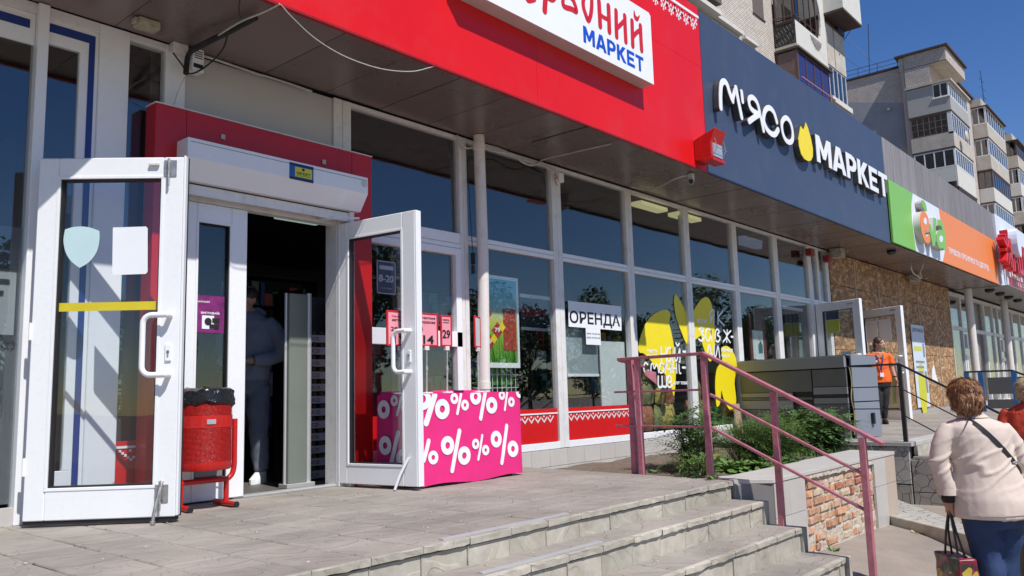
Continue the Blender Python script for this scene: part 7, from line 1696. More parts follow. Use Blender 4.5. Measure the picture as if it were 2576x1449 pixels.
# ================================================================== PLANTS AND TREES
M_leafA = mat('leaf_mid_green', (0.075, 0.145, 0.035), .5, var=.35, scale=30); M_leafB = mat('leaf_dark_green', (0.055, 0.110, 0.032), .45, var=.35, scale=25)
M_leafC = mat('leaf_light_green', (0.11, 0.20, 0.04), .55, var=.35, scale=25); M_stem = mat('plant_stem', (.09, .10, .04), .7)
for m_ in (M_leafA, M_leafB, M_leafC):
    b = m_.node_tree.nodes['Principled BSDF']; b.inputs['Transmission Weight'].default_value = 0.0
def frond(mb, p, d, L, n, lw, ll, droop, up=Vector((0, 0, 1))):
    """arched compound leaf with paired leaflets"""
    d = d.normalized(); pts = []; q = p.copy(); dd = d.copy()
    for i in range(n+1):
        pts.append(q.copy()); dd = (dd+Vector((0, 0, -droop/n))).normalized(); q = q+dd*(L/n)
    for i in range(1, n+1):
        t = i/n; s_ = ll*(math.sin(math.pi*min(1, t*.85+.12)))**.7
        dr = (pts[i]-pts[i-1]).normalized(); sd = dr.cross(up)
        if sd.length < .1: sd = Vector((1, 0, 0))
        sd.normalize(); nn_ = sd.cross(dr)
        for sg in (-1, 1):
            ld = (sd*sg*.85+dr*.55+nn_*random.uniform(-.1, .25)).normalized(); w_ = ld.cross(nn_).normalized()*lw*.5
            b0 = pts[i]; m_ = b0+ld*s_*.5
            mb.add([b0, m_-w_, b0+ld*s_, m_+w_], [(0, 1, 2), (0, 2, 3)])
    ld = (pts[-1]-pts[-2]).normalized(); sd = ld.cross(up).normalized()*lw*.6
    mb.add([pts[-1], pts[-1]+ld*ll*.4-sd, pts[-1]+ld*ll, pts[-1]+ld*ll*.4+sd], [(0, 1, 2), (0, 2, 3)])
def bush(name, c, label, nst, h, spread, m_, lw, ll, nl, fl, droop=.9, cat='plant', flowers=None, seed=1):
    random.seed(seed); r_ = empty(name, c, label=label, cat=cat); st_m = MB(); lv = MB()
    for k in range(nst):
        a_ = random.uniform(0, 6.283); rr = random.uniform(0, spread*.35); b0 = Vector((rr*math.cos(a_), rr*math.sin(a_), 0)); tilt = random.uniform(.0, .75)*spread
        hh = h*random.uniform(.55, 1.0); tp = b0+Vector((math.cos(a_)*tilt, math.sin(a_)*tilt, hh))
        P_ = [b0, b0.lerp(tp, .5)+Vector((0, 0, hh*.08)), tp]; st_m.tube(P_, [.005, .004, .002], 4)
        for j in range(fl):
            t = (j+.6)/fl*random.uniform(.85, 1.1); t = min(1, t); pp_ = P_[0].lerp(P_[1], t*2) if t < .5 else P_[1].lerp(P_[2], t*2-1)
            az = random.uniform(0, 6.283); dd = Vector((math.cos(az), math.sin(az), random.uniform(.25, 1.0)))
            frond(lv, pp_, dd, nl*ll*random.uniform(.45, .75), nl, lw, ll*random.uniform(.8, 1.15), droop)
    st_m.build('stems', M_stem, r_, fix=False); lv.build('foliage', m_, r_, fix=False)
    if flowers:
        for (fx, fy, fz, rad, fm) in flowers:
            f_ = MB()
            for k in range(14):
                a_ = k*6.283/14; f_.add([(fx, fy, fz), (fx+rad*math.cos(a_-.18), fy+rad*math.sin(a_-.18), fz+rad*.3), (fx+rad*1.15*math.cos(a_), fy+rad*1.15*math.sin(a_), fz+rad*.2), (fx+rad*math.cos(a_+.18), fy+rad*math.sin(a_+.18), fz+rad*.3)], [(0, 1, 2), (0, 2, 3)])
            f_.build('flower', fm, r_, fix=False)
    return r_
M_fly = mat('yellow_petal', (.75, .50, .01), .6); M_flw = mat('cream_petal', (.62, .60, .40), .6)
def gp_(x, y, z=-.09): p = G(x, y, z); return (p.x, p.y, z)
bush('tall_leafy_plant', gp_(1738, 1180), 'upright plant with feathered leaves at the left end of the planter', 30, .58, .24, M_leafA, .020, .060, 9, 5, .8, seed=3)
bush('tall_leafy_plant', gp_(1768, 1172), 'dark feathered plant just behind the second handrail post', 26, .52, .24, M_leafC, .018, .050, 9, 5, .9, seed=4)
bush('low_marigold', gp_(1760, 1195), 'low sprawling plant with a yellow flower at the terrace edge', 26, .20, .28, M_leafC, .012, .035, 7, 4, 1.0, seed=5, flowers=[(.02, -.16, .17, .034, M_fly)])
bush('feathery_bush', gp_(1880, 1165), 'fine feathery green bush in the middle of the planter', 95, .44, .38, M_leafC, .006, .045, 11, 7, .7, seed=6, flowers=[(.1, -.1, .40, .012, M_flw), (-.1, .05, .42, .012, M_flw), (.2, .1, .38, .012, M_flw)])
bush('feathery_bush', gp_(1955, 1160), 'second feathery bush beside the third handrail post', 95, .44, .38, M_leafC, .006, .045, 11, 7, .7, seed=7)
bush('dark_leafy_bush', gp_(2020, 1140), 'dark glossy leafed bush at the far end of the planter', 70, .50, .44, M_leafA, .030, .075, 6, 6, .8, seed=8)
bush('dark_leafy_bush', gp_(2075, 1135), 'smaller dark leafed bush leaning over the coping', 60, .44, .40, M_leafA, .028, .070, 6, 6, .9, seed=9)
bush('broad_leaf_weed', gp_(1840, 1185), 'clump of broad dandelion leaves behind the coping', 22, .07, .26, M_leafC, .045, .075, 3, 4, 1.1, seed=10)
bush('broad_leaf_weed', gp_(1905, 1183), 'second clump of broad leaves beside the feathery bush', 22, .08, .26, M_leafC, .040, .070, 3, 4, 1.1, seed=11)
bush('broad_leaf_weed', gp_(1975, 1172), 'third clump of broad leaves near the brick patch', 20, .07, .24, M_leafA, .040, .070, 3, 4, 1.1, seed=12)
random.seed(13); gr = MB()
for k in range(700):
    p = Vector((random.uniform(7.0, 9.8), random.uniform(-2.3, -.9), -.10)); h_ = random.uniform(.03, .14); a_ = random.uniform(0, 6.28); d = Vector((math.cos(a_), math.sin(a_), 0)); w_ = Vector((-d.y, d.x, 0))*.004
    gr.add([p-w_, p+w_, p+d*h_*.3+Vector((0, 0, h_))], [(0, 1, 2)])
tag(gr.build('grass', M_leafC, fix=False), 'sparse green grass growing in the planter soil', 'grass', kind='stuff')
random.seed(14); gr = MB()
for c in ((1755, 1203), (1795, 1207), (1720, 1200), (2095, 1388), (1645, 1192)):
    q = G(*c, .0) if c[1] < 1300 else G(*c, SZ[3])
    for k in range(26):
        a_ = random.uniform(0, 6.28); d = Vector((math.cos(a_), math.sin(a_), 0)); h_ = random.uniform(.02, .06); w_ = Vector((-d.y, d.x, 0))*.008; p = q+d*random.uniform(0, .03)
        gr.add([p, p+d*h_*.5-w_+Vector((0, 0, h_*.5)), p+d*h_+Vector((0, 0, h_*.5)), p+d*h_*.5+w_+Vector((0, 0, h_*.5))], [(0, 1, 2, 3)])
tag(gr.build('joint_weeds', M_leafC, fix=False), 'small weeds growing in the joints of the terrace and steps', 'weeds', kind='stuff')

# street trees across the road (mirrored in the shop glass)
M_bark = mat('tree_bark', (.10, .08, .065), .9, var=.3)
M_crown = mat('tree_leaf', (0.055, 0.10, 0.03), .6, var=.4, scale=1.2)
def tree_parts(seed, h, rad):
    random.seed(seed); tr_ = MB(); tr_.tube([(0, 0, 0), (.05, .02, h*.3), (-.05, .05, h*.6), (0, 0, h*.9)], [.18, .14, .09, .03], 8)
    cl_ = []
    for k in range(26):
        t = random.uniform(.25, 1); a_ = random.uniform(0, 6.28); r0 = rad*(math.sin(math.pi*min(1, (1-t)*.9+.12)))*random.uniform(.3, 1); c = Vector((r0*math.cos(a_), r0*math.sin(a_), h*t)); cl_.append(c)
        tr_.tube([(0, 0, h*t*.7), tuple(c)], [.05, .015], 5)
    lv = MB()
    for c in cl_:
        R_ = rad*random.uniform(.28, .5)
        for j in range(150):
            d = Vector((random.gauss(0, 1), random.gauss(0, 1), random.gauss(0, .8))); d = d/ max(1e-3, d.length)*R_*random.uniform(.35, 1)**.5; p = c+d; s_ = random.uniform(.10, .20)
            a = Vector((random.uniform(-1, 1), random.uniform(-1, 1), random.uniform(-1, 1))).normalized()*s_; b = a.orthogonal().normalized()*s_*.6
            lv.add([p-a, p-b, p+a, p+b], [(0, 1, 2, 3)])
    return tr_.mesh('trunk', M_bark, fix=False), lv.mesh('crown', M_crown, fix=False)
kinds = [tree_parts(41, 8.0, 2.3), tree_parts(42, 9.5, 2.7), tree_parts(43, 7.0, 2.4)]
random.seed(50)
for k in range(17):
    xx = 4+5.6*k+random.uniform(-1.2, 1.2); yy = -27+random.uniform(-2.5, 2.5)
    r_ = empty('street_tree', (xx, yy, -.92), random.uniform(0, 6), 'leafy street tree standing across the road behind the camera', 'tree', 'street trees across the road')
    tm_, cm_ = kinds[k % 3]; inst('trunk', tm_, r_); inst('crown', cm_, r_); s_ = random.uniform(.75, 1.1)*(1.0 if k > 3 else .8); r_.scale = (s_, s_, s_)

# ================================================================== PEOPLE
M_skin = mat('skin', (0.50, 0.27, 0.19), .5, var=.06, scale=20); M_skin2 = mat('tanned_skin', (0.42, 0.21, 0.14), .5, var=.06)
def remeshed(mb, name, m_, parent, voxel, smooth=4, wr=0.0, wf=8.0, wfun=None):
    me = mb.mesh('tmp', m_); o = bpy.data.objects.new('tmp', me); COL.objects.link(o)
    r_ = o.modifiers.new('r', 'REMESH'); r_.mode = 'VOXEL'; r_.voxel_size = voxel
    if smooth: s_ = o.modifiers.new('s', 'SMOOTH'); s_.iterations = smooth; s_.factor = .5
    dg = bpy.context.evaluated_depsgraph_get(); me2 = bpy.data.meshes.new_from_object(o.evaluated_get(dg)); bpy.data.objects.remove(o); bpy.data.meshes.remove(me)
    me2.name = name
    if wr > 0:
        for v in me2.vertices:
            c = v.co; a = wfun(c) if wfun else 1.0
            f_ = noise.noise(Vector((c.x*wf*.8+.6*c.z*wf, c.y*wf, c.z*wf*1.1)))+.5*noise.noise(Vector((c.x*wf*2.2, c.y*wf*2.2, c.z*wf*1.6+7)))
            v.co = c+v.normal*(wr*a*f_)
    me2.materials.clear(); me2.materials.append(m_)
    me2.polygons.foreach_set('use_smooth', [True]*len(me2.polygons)); me2.update()
    return inst(name, me2, parent)
def ell(c, rx, ry, n=24, rot=0.0, tilt=0.0):
    out = []
    for k in range(n):
        t = 2*math.pi*k/n; x = rx*math.cos(t); y = ry*math.sin(t); out.append((c[0]+x*math.cos(rot)-y*math.sin(rot), c[1]+x*math.sin(rot)+y*math.cos(rot), c[2]+tilt*x))
    return out
def limb(mb, pts, rad, n=14): mb.tube(sm(pts, 4), interp(rad, (len(pts)-1)*4+1), n)
def interp(r, n):
    out = []
    for i in range(n):
        t = i/(n-1)*(len(r)-1); k = min(int(t), len(r)-2); out.append(r[k]+(r[k+1]-r[k])*(t-k))
    return out
def hand(mb, w, d, palm_n, s=1.0, curl=.5):
    """palm and five separate fingers; w wrist, d direction along the hand, palm_n palm normal"""
    w = Vector(w); d = Vector(d).normalized(); pn = Vector(palm_n).normalized(); sd = d.cross(pn).normalized()
    pc = [w, w+d*.045*s, w+d*.085*s]
    for r0, r1, k in ((.022, .036, 0), (.036, .038, 1)):
        pass
    mb.loft([[tuple(c+sd*math.cos(2*math.pi*k/12)*a*s+pn*math.sin(2*math.pi*k/12)*b*s) for k in range(12)] for c, a, b in ((w, .026, .019), (w+d*.03*s, .034, .017), (w+d*.065*s, .040, .014), (w+d*.09*s, .038, .012))])
    for i, (L_, off) in enumerate(((.066, -.029), (.076, -.010), (.070, .010), (.054, .028))):
        b = w+d*.085*s+sd*off*s; dd = d.copy(); P_ = [b-d*.02*s]
        q = b
        for j in range(3):
            P_.append(q.copy()); q = q+dd*L_*s/3*1.05; dd = (dd+pn*curl*.75).normalized()
        P_.append(q); mb.tube(P_, [.0088*s, .0092*s, .0088*s, .0082*s, .0072*s], 7)
    b = w+d*.03*s-sd*.030*s; mb.tube([b, b+(-sd*.7+d*.6)*.035*s, b+(-sd*.7+d*.6)*.035*s+(d*.8+pn*.4)*.04*s], [.013*s, .0105*s, .009*s], 8)
def head(mb, c, fz, s=1.0):
    """c: centre of the skull; fz: facing unit vector; features modelled in the union"""
    f_ = Vector(fz).normalized(); up = Vector((0, 0, 1)); sd = f_.cross(up).normalized(); c = Vector(c)
    def E(o, r, nu=16, nv=12):
        q = c+sd*o[0]*s+f_*o[1]*s+up*o[2]*s; R_ = []
        for j in range(nv+1):
            ph = math.pi*(j+.02)/(nv+.04); R_.append([tuple(q+sd*(r[0]*s*math.sin(ph)*math.cos(2*math.pi*k/nu))+f_*(r[1]*s*math.sin(ph)*math.sin(2*math.pi*k/nu))-up*(r[2]*s*math.cos(ph))) for k in range(nu)])
        mb.loft(R_)
    E((0, -.012, .025), (.074, .092, .085)); E((0, .025, -.035), (.060, .062, .078)); E((0, .045, -.085), (.030, .030, .026)); E((0, .030, -.07), (.050, .045, .035))
    E((0, .092, -.018), (.011, .014, .022)); E((0, .100, -.030), (.014, .012, .010)); E((-.030, .078, .012), (.024, .010, .007)); E((.030, .078, .012), (.024, .010, .007))
    E((0, .083, -.060), (.024, .010, .006)); E((0, .082, -.069), (.020, .010, .006)); E((-.036, .062, -.030), (.020, .018, .020)); E((.036, .062, -.030), (.020, .018, .020))
    E((-.074, -.005, -.010), (.008, .018, .030)); E((.074, -.005, -.010), (.008, .018, .030))
    return lambda o: c+sd*o[0]*s+f_*o[1]*s+up*o[2]*s
def face_bits(at, parent, s, brow=(.05, .03, .02), lip=(.40, .12, .10)):
    e = MB(); w_ = MB()
    for x in (-.029, .029):
        w_.sphere(at((x, .079, -.004)), .0105*s, 10, 6); e.sphere(at((x, .0865, -.004)), .0052*s, 8, 5)
    w_.build('eye', mat('eye_white', (.6, .58, .55), .3), parent, smooth=True); e.build('iris', mat('iris_dark', (.03, .02, .015), .2), parent, smooth=True)
    b = MB()
    for x in (-1, 1): b.tube([at((x*.014, .092, .020)), at((x*.030, .092, .026)), at((x*.046, .080, .020))], [.003*s, .0035*s, .002*s], 5)
    b.build('eyebrow', mat('brow_%d' % int(brow[0]*100), brow, .8), parent)
    MB().tube([at((-.022, .086, -.065)), at((0, .094, -.063)), at((.022, .086, -.065))], [.003*s, .0058*s, .003*s], 6).build('lips', mat('lip_%d' % int(lip[1]*100), lip, .45), parent, smooth=True)
def hair_mat(name, a, b):
    m = bpy.data.materials.new(name); m.use_nodes = True; nt = m.node_tree; bs = nt.nodes['Principled BSDF']; bs.inputs['Roughness'].default_value = .42
    tc = nt.nodes.new('ShaderNodeTexCoord'); mp = nt.nodes.new('ShaderNodeMapping'); mp.inputs['Scale'].default_value = (38, 38, 9); nt.links.new(tc.outputs['Object'], mp.inputs[0])
    dn = nt.nodes.new('ShaderNodeTexNoise'); dn.inputs['Scale'].default_value = 1.6; dn.inputs['Detail'].default_value = 6; dn.inputs['Distortion'].default_value = 1.2; nt.links.new(mp.outputs[0], dn.inputs['Vector'])
    cr = nt.nodes.new('ShaderNodeValToRGB'); cr.color_ramp.elements[0].position = .35; cr.color_ramp.elements[0].color = (*a, 1); cr.color_ramp.elements[1].position = .68; cr.color_ramp.elements[1].color = (*b, 1)
    nt.links.new(dn.outputs['Fac'], cr.inputs[0]); nt.links.new(cr.outputs[0], bs.inputs['Base Color'])
    bp = nt.nodes.new('ShaderNodeBump'); bp.inputs['Distance'].default_value = .006; nt.links.new(dn.outputs['Fac'], bp.inputs['Height']); nt.links.new(bp.outputs[0], bs.inputs['Normal']); return m
def hair_cards(parent, shell, m_, n, L_, flow, seed, w=.004, lift=.4):
    """thousands of thin locks lying over the hair shell so its outline is soft and uneven"""
    random.seed(seed); me = shell.data; polys = me.polygons; idx = [random.randrange(len(polys)) for _ in range(n)]; mb = MB()
    for i in idx:
        p = polys[i]; c = Vector(p.center); nn_ = Vector(p.normal); f_ = flow(c); t = (f_-nn_*f_.dot(nn_))
        if t.length < .05: continue
        t.normalize(); t = (t+Vector((random.uniform(-.35, .35), random.uniform(-.35, .35), random.uniform(-.2, .2)))).normalized(); sd = t.cross(nn_).normalized()*w*random.uniform(.5, 1.2); L2 = L_*random.uniform(.5, 1.1)
        a = c+nn_*.001; b = c+t*L2*.5+nn_*L2*lift*.30; d = c+t*L2+nn_*L2*lift*random.uniform(-.15, .25)
        mb.add([a-sd, a+sd, b+sd*.8, b-sd*.8, d], [(0, 1, 2, 3), (3, 2, 4)])
    return mb.build('hair_locks', m_, parent, fix=False, kind='stuff')

# ---- woman in the pale jacket, seen from behind -------------------------------------------------
px_w, gz_w = Vector((5.895, -4.07, 0)), -.90
w1 = empty('person', (px_w.x, px_w.y, gz_w), YAW-math.pi/2, 'woman with short auburn hair in a pale jacket and jeans walking away with shopping bags', 'person')
# local axes: +x her right, +y forward (away from the camera), +z up
M_jack = mat('pale_beige_cotton', (0.60, 0.50, 0.43), .8, var=.035, scale=6, bump=.0012, bscale=45)
M_jean = mat('blue_denim', (0.016, 0.040, 0.110), .8, var=.35, scale=5, bump=.0012, bscale=70)
M_dsleeve = mat('dark_plum_knit', (0.018, 0.012, 0.018), .85)
hb = MB(); at = head(hb, (0.0, .015, 1.475), (0.08, 1, 0), .97)
limb(hb, [(.012, 0, 1.42), (.02, -.005, 1.36), (.03, 0, 1.30)], [.052, .052, .075])
limb(hb, [(.03, 0, 1.30), (.08, 0, 1.05), (.10, 0, .85)], [.085, .10, .11])
for s_, xs_ in ((-1, [(-.13, 0, 1.265), (-.195, .0, 1.07), (-.150, .03, .86)]), (1, [(.215, 0, 1.255), (.325, .02, 1.06), (.335, .06, .85)])): limb(hb, xs_, [.036, .034, .024])
hand(hb, (-.148, .035, .85), (.03, .1, -1), (1, .2, 0), .95, .9); hand(hb, (.335, .065, .84), (0, .1, -1), (-1, .2, 0), .95, .8)
for xx in ((.03, .06, .06), (.185, .193, .182)): limb(hb, [(xx[0], .0, .78), (xx[1]-.005, .015 if xx[0] < .1 else .055, .45), (xx[2], -.02 if xx[0] < .1 else .10, .06)], [.06, .045, .032])
body1 = remeshed(hb, 'body', M_skin2, w1, .0075, 3)
jk = MB()
jk.loft([ell((.030, -.005, 1.352), .062, .060), ell((.034, -.006, 1.335), .105, .082), ell((.042, -.008, 1.315), .165, .105, tilt=-.04), ell((.045, -.010, 1.28), .200, .122, tilt=-.03), ell((.050, -.012, 1.22), .196, .134), ell((.060, -.014, 1.12), .190, .138), ell((.076, -.014, 1.02), .194, .140), ell((.090, -.014, .92), .214, .152), ell((.102, -.014, .84), .236, .172), ell((.106, -.012, .78), .240, .176), ell((.108, -.012, .722), .238, .176)])
limb(jk, [(-.115, -.003, 1.275), (-.165, -.005, 1.215), (-.205, .0, 1.08), (-.180, .01, .97), (-.157, .02, .89)], [.062, .060, .058, .054, .058])
limb(jk, [(.200, -.003, 1.270), (.262, -.005, 1.19), (.322, .01, 1.07), (.335, .03, .96), (.338, .045, .88)], [.062, .060, .058, .054, .056])
def wf1(c): return 1.0 if .75 < c.z < 1.25 else .45
jacket = remeshed(jk, 'jacket', M_jack, w1, .010, 5, .007, 5.0, wf1)
# sharper folds: diagonal creases pulled by the strap and at the elbows
for v in jacket.data.vertices:
    c = v.co
    if c.y < .05 and c.z < 1.24:
        # creases: sharp ridged folds radiating from the under-arm and following the strap, soft below
        s1 = noise.noise(Vector((c.x*3+c.z*2, 0, c.z*13-c.x*8))); rdg = 1-min(1, abs(s1)*5.0)
        s2 = noise.noise(Vector((c.x*9, 3, c.z*2.2+c.x))); rd2 = 1-min(1, abs(s2)*4.0)
        up_ = min(1, max(0, (1.26-c.z)*5))*min(1, max(0, (c.z-.86)*6)); lo_ = min(1, max(0, (1.0-c.z)*4))
        v.co = c+v.normal*(.014*rdg*up_-.004*up_+.006*rd2*lo_)
jacket.data.update()
from mathutils.bvhtree import BVHTree
bv = BVHTree.FromPolygons([v.co for v in jacket.data.vertices], [tuple(p.vertices) for p in jacket.data.polygons])
def back_pt(x, z, off=.005):
    h_ = bv.ray_cast(Vector((x, -1, z)), Vector((0, 1, 0)))
    return (Vector(h_[0])+Vector((0, -off, 0))) if h_[0] else Vector((x, -.16, z))
def on_back(name, pts, w, th, m_, parent):
    P_ = [back_pt(x, z) for x, z in pts]; mb = MB(); L = []; R_ = []
    for i, p in enumerate(P_):
        d = (P_[min(i+1, len(P_)-1)]-P_[max(i-1, 0)]).normalized(); a = d.cross(Vector((0, -1, 0))).normalized()*w/2; L.append(p+a); R_.append(p-a)
    n = len(P_); off = Vector((0, th, 0)); mb.add(L+R_+[p+off for p in L]+[p+off for p in R_], [f for i in range(n-1) for f in ((i, i+1, n+i+1, n+i), (i, 2*n+i, 2*n+i+1, i+1), (n+i, n+i+1, 3*n+i+1, 3*n+i))])
    return mb.build(name, m_, parent, smooth=True)
M_strap = mat('black_strap', (.022, .022, .025), .45)
on_back('bag_strap', [(-.055+.335*t, 1.352-.372*t) for t in [k/18 for k in range(19)]], .030, .004, M_strap, w1)
p = back_pt(.205, 1.063, .010); MB().tube([(p.x-.016, p.y-.004, p.z), (p.x, p.y-.008, p.z+.006), (p.x+.016, p.y-.004, p.z)], .006, 8).build('strap_buckle', M_steel, w1)
M_seam = mat('jacket_seam', (.52, .45, .41), .85)
on_back('hem_seam', [(-.13+.47*t, .755) for t in [k/16 for k in range(17)]], .004, .002, M_seam, w1)
cf = MB(); cf.loft([ell((-.158, .02, .905), .061, .060), ell((-.156, .022, .862), .064, .062)], cap=False); cf.loft([ell((.338, .043, .895), .060, .058), ell((.338, .048, .855), .062, .060)], cap=False); cf.build('turned_cuff', M_jack, w1, smooth=True)
sv = MB(); limb(sv, [(-.156, .022, .90), (-.150, .03, .845), (-.148, .034, .818)], [.046, .044, .038]); limb(sv, [(.338, .045, .89), (.337, .055, .84), (.336, .06, .815)], [.046, .044, .038]); sv.build('dark_sleeve', M_dsleeve, w1, smooth=True)
cl_ = MB(); cl_.loft([ell((.020, .0, 1.392), .066, .064), ell((.026, -.004, 1.365), .074, .070), ell((.032, -.006, 1.342), .098, .082)], cap=False); cl_.build('collar', M_jack, w1, smooth=True)
jn = MB()
jn.loft([ell((.10, .0, .90), .17, .13), ell((.10, .0, .78), .185, .15), ell((.10, .0, .70), .18, .15), ell((.10, 0, .66), .16, .13)])
limb(jn, [(.022, .0, .78), (.030, .01, .60), (.055, .015, .45), (.060, -.01, .25), (.062, -.03, .03)], [.112, .100, .082, .078, .085]); limb(jn, [(.185, .0, .78), (.190, .03, .60), (.190, .06, .45), (.185, .08, .25), (.182, .10, .03)], [.112, .098, .080, .076, .084])
remeshed(jn, 'jeans', M_jean, w1, .010, 4, .012, 7)
sh1 = MB(); 
for (x, y) in ((.062, .0), (.182, .13)): sh1.loft([ell((x, y+.02, .0), .045, .12), ell((x, y+.02, .035), .046, .12), ell((x, y-.01, .07), .038, .07)])
sh1.build('shoes', M_black, w1, smooth=True)
M_hairA = hair_mat('auburn_hair', (.07, .026, .012), (.50, .24, .10))
hh = MB(); hh.sphere((.0, .0, 1.500), (.092, .108, .094), 24, 16); hh.sphere((-.002, -.028, 1.455), (.094, .090, .092), 20, 14); hh.sphere((.002, -.035, 1.412), (.074, .062, .058), 18, 12)
hair = remeshed(hh, 'hair', M_hairA, w1, .007, 4, .008, 22)
def flow1(c):
    u = c-Vector((.02, .02, 1.57)); return Vector((u.x*.6+.25*math.sin(c.z*30), u.y*.6-.1, -.75))
hair_cards(w1, hair, M_hairA, 9000, .050, flow1, 5, .0026, .32)
# shopping bag in her left hand, tote in the right
M_bagp = bpy.data.materials.new('flower_print_bag'); M_bagp.use_nodes = True; nt = M_bagp.node_tree; b = nt.nodes['Principled BSDF']; b.inputs['Roughness'].default_value = .35
tc = nt.nodes.new('ShaderNodeTexCoord'); vo = nt.nodes.new('ShaderNodeTexVoronoi'); vo.inputs['Scale'].default_value = 24; nt.links.new(tc.outputs['Object'], vo.inputs['Vector'])
cr = nt.nodes.new('ShaderNodeValToRGB'); el = cr.color_ramp.elements; el[0].position = 0; el[0].color = (.20, .01, .035, 1); el[1].position = 1; el[1].color = (.03, .035, .025, 1)
for p_, c_ in ((.32, (.03, .04, .025)), (.5, (.25, .04, .06)), (.62, (.06, .08, .05)), (.74, (.50, .36, .05)), (.84, (.10, .02, .03))): e_ = el.new(p_); e_.color = (*c_, 1)
cr.color_ramp.interpolation = 'CONSTANT'; sp_ = nt.nodes.new('ShaderNodeSeparateColor'); nt.links.new(vo.outputs['Color'], sp_.inputs[0]); nt.links.new(sp_.outputs[0], cr.inputs[0]); nt.links.new(cr.outputs[0], b.inputs['Base Color'])
def loc1(x, y, z):
    a_ = YAW-math.pi/2; return Vector((px_w.x+x*math.cos(a_)-y*math.sin(a_), px_w.y+x*math.sin(a_)+y*math.cos(a_), gz_w+z))
sb = empty('shopping_bag', loc1(-.115, .05, .08), YAW-math.pi/2, 'flower printed shopping bag hanging from the woman in the pale jacket', 'bag')
bg_ = MB(); bg_.loft([[(x, y, .0+.0*k) for k, (x, y) in enumerate([(-.065, -.10), (.065, -.10), (.075, .0), (.065, .16), (-.065, .16), (-.075, .0)])], [(x, y, .22) for x, y in [(-.075, -.12), (.07, -.12), (.085, .0), (.07, .18), (-.07, .18), (-.085, .0)]], [(x, y, .40) for x, y in [(-.06, -.12), (.05, -.12), (.06, .0), (.05, .18), (-.06, .18), (-.065, .0)]]])
bgo = remeshed(bg_, 'bag_body', M_bagp, sb, .012, 3, .012, 9)
for yy in (-.06, .10): MB().tube(sm([(-.03, yy, .39), (-.03, yy*.6+.0, .55), (-.032, -.01, .70), (-.015, yy*.6, .55), (.015, yy, .39)], 4), .007, 6).build('handle', M_strap, sb)
tb2 = empty('tote_bag', loc1(.36, .07, .18), YAW-math.pi/2, 'black tote bag at the right edge carried by the woman in the pale jacket', 'bag')
MB().loft([ell((0, 0, 0), .05, .12), ell((0, 0, .2), .06, .15), ell((0, 0, .36), .035, .13)]).build('bag_body', M_strap, tb2, smooth=True)
MB().tube(sm([(0, -.09, .35), (-.01, -.05, .55), (-.02, .0, .62), (-.01, .05, .55), (0, .09, .35)], 4), .007, 6).build('handle', M_strap, tb2)

# ---- woman in orange -----------------------------------------------------------------------------
w2p = Vector((14.78, -.86, 0)); fa2 = math.atan2(EYE.y-w2p.y, EYE.x-w2p.x)+.25
w2 = empty('person', w2p, fa2-math.pi/2, 'woman in an orange work shirt and black trousers standing by the far doors', 'person')
hx = .0
hb = MB(); at2 = head(hb, (-.03, .035, 1.375), (-.62, .80, -.08), .98)
limb(hb, [(-.02, .01, 1.32), (-.01, 0, 1.24)], [.048, .06]); limb(hb, [(0, 0, 1.22), (0, 0, .98), (0, 0, .82)], [.10, .10, .12])
limb(hb, [(-.17, 0, 1.17), (-.205, .01, .96), (-.235, .07, .76)], [.046, .038, .024]); hand(hb, (-.236, .072, .755), (-.02, .25, -1), (1, .3, .2), .95, .8)
limb(hb, [(.17, 0, 1.17), (.23, -.05, .97), (.12, -.10, .86)], [.046, .038, .026]); hand(hb, (.12, -.10, .86), (-1, -.1, -.2), (0, 1, 0), .9, .5)
limb(hb, [(-.07, 0, .80), (-.05, .02, .45), (-.02, .0, .06)], [.08, .055, .036]); limb(hb, [(.08, 0, .80), (.05, .03, .45), (.10, .02, .06)], [.08, .055, .036])
remeshed(hb, 'body', M_skin, w2, .008, 3); face_bits(at2, w2, .98)
M_orsh = mat('orange_shirt', (0.80, 0.125, 0.012), .75, var=.06, bump=.001)
sh2 = MB(); sh2.loft([ell((-.005, 0, 1.235), .06, .055), ell((0, 0, 1.215), .13, .085), ell((0, 0, 1.17), .180, .105), ell((0, 0, 1.05), .165, .125), ell((0, 0, .92), .160, .120), ell((0, 0, .80), .185, .130), ell((0, 0, .70), .195, .135)])
limb(sh2, [(-.13, 0, 1.175), (-.185, 0, 1.10), (-.205, .01, .99)], [.070, .066, .062]); limb(sh2, [(.13, 0, 1.175), (.19, -.01, 1.10), (.225, -.03, 1.0)], [.070, .066, .062])
remeshed(sh2, 'shirt', M_orsh, w2, .011, 4, .010, 9)
M_grn = mat('green_collar', (.01, .28, .10), .7)
cg = MB(); cg.tube(sm([(-.075, .045, 1.20), (-.085, .0, 1.235), (-.04, -.06, 1.25), (.04, -.06, 1.25), (.085, .0, 1.235), (.075, .045, 1.20)], 4), .022, 8).tube([(-.075, .05, 1.20), (-.02, .12, 1.12)], [.02, .014], 8).tube([(.075, .05, 1.20), (.02, .12, 1.12)], [.02, .014], 8); cg.build('collar', M_grn, w2, smooth=True)
ly = MB(); ly.tube(sm([(-.06, .10, 1.18), (-.03, .140, 1.05), (.0, .150, .92), (.0, .150, .86)], 4), .008, 6).tube(sm([(.06, .10, 1.18), (.03, .140, 1.05), (.005, .150, .92)], 4), .008, 6); ly.build('lanyard', mat('purple_lanyard', (.10, .03, .20), .6), w2)
MB().box(-.03, .03, .148, .156, .80, .87).box(.05, .12, .125, .132, 1.05, 1.08).build('name_badge', M_paper, w2)
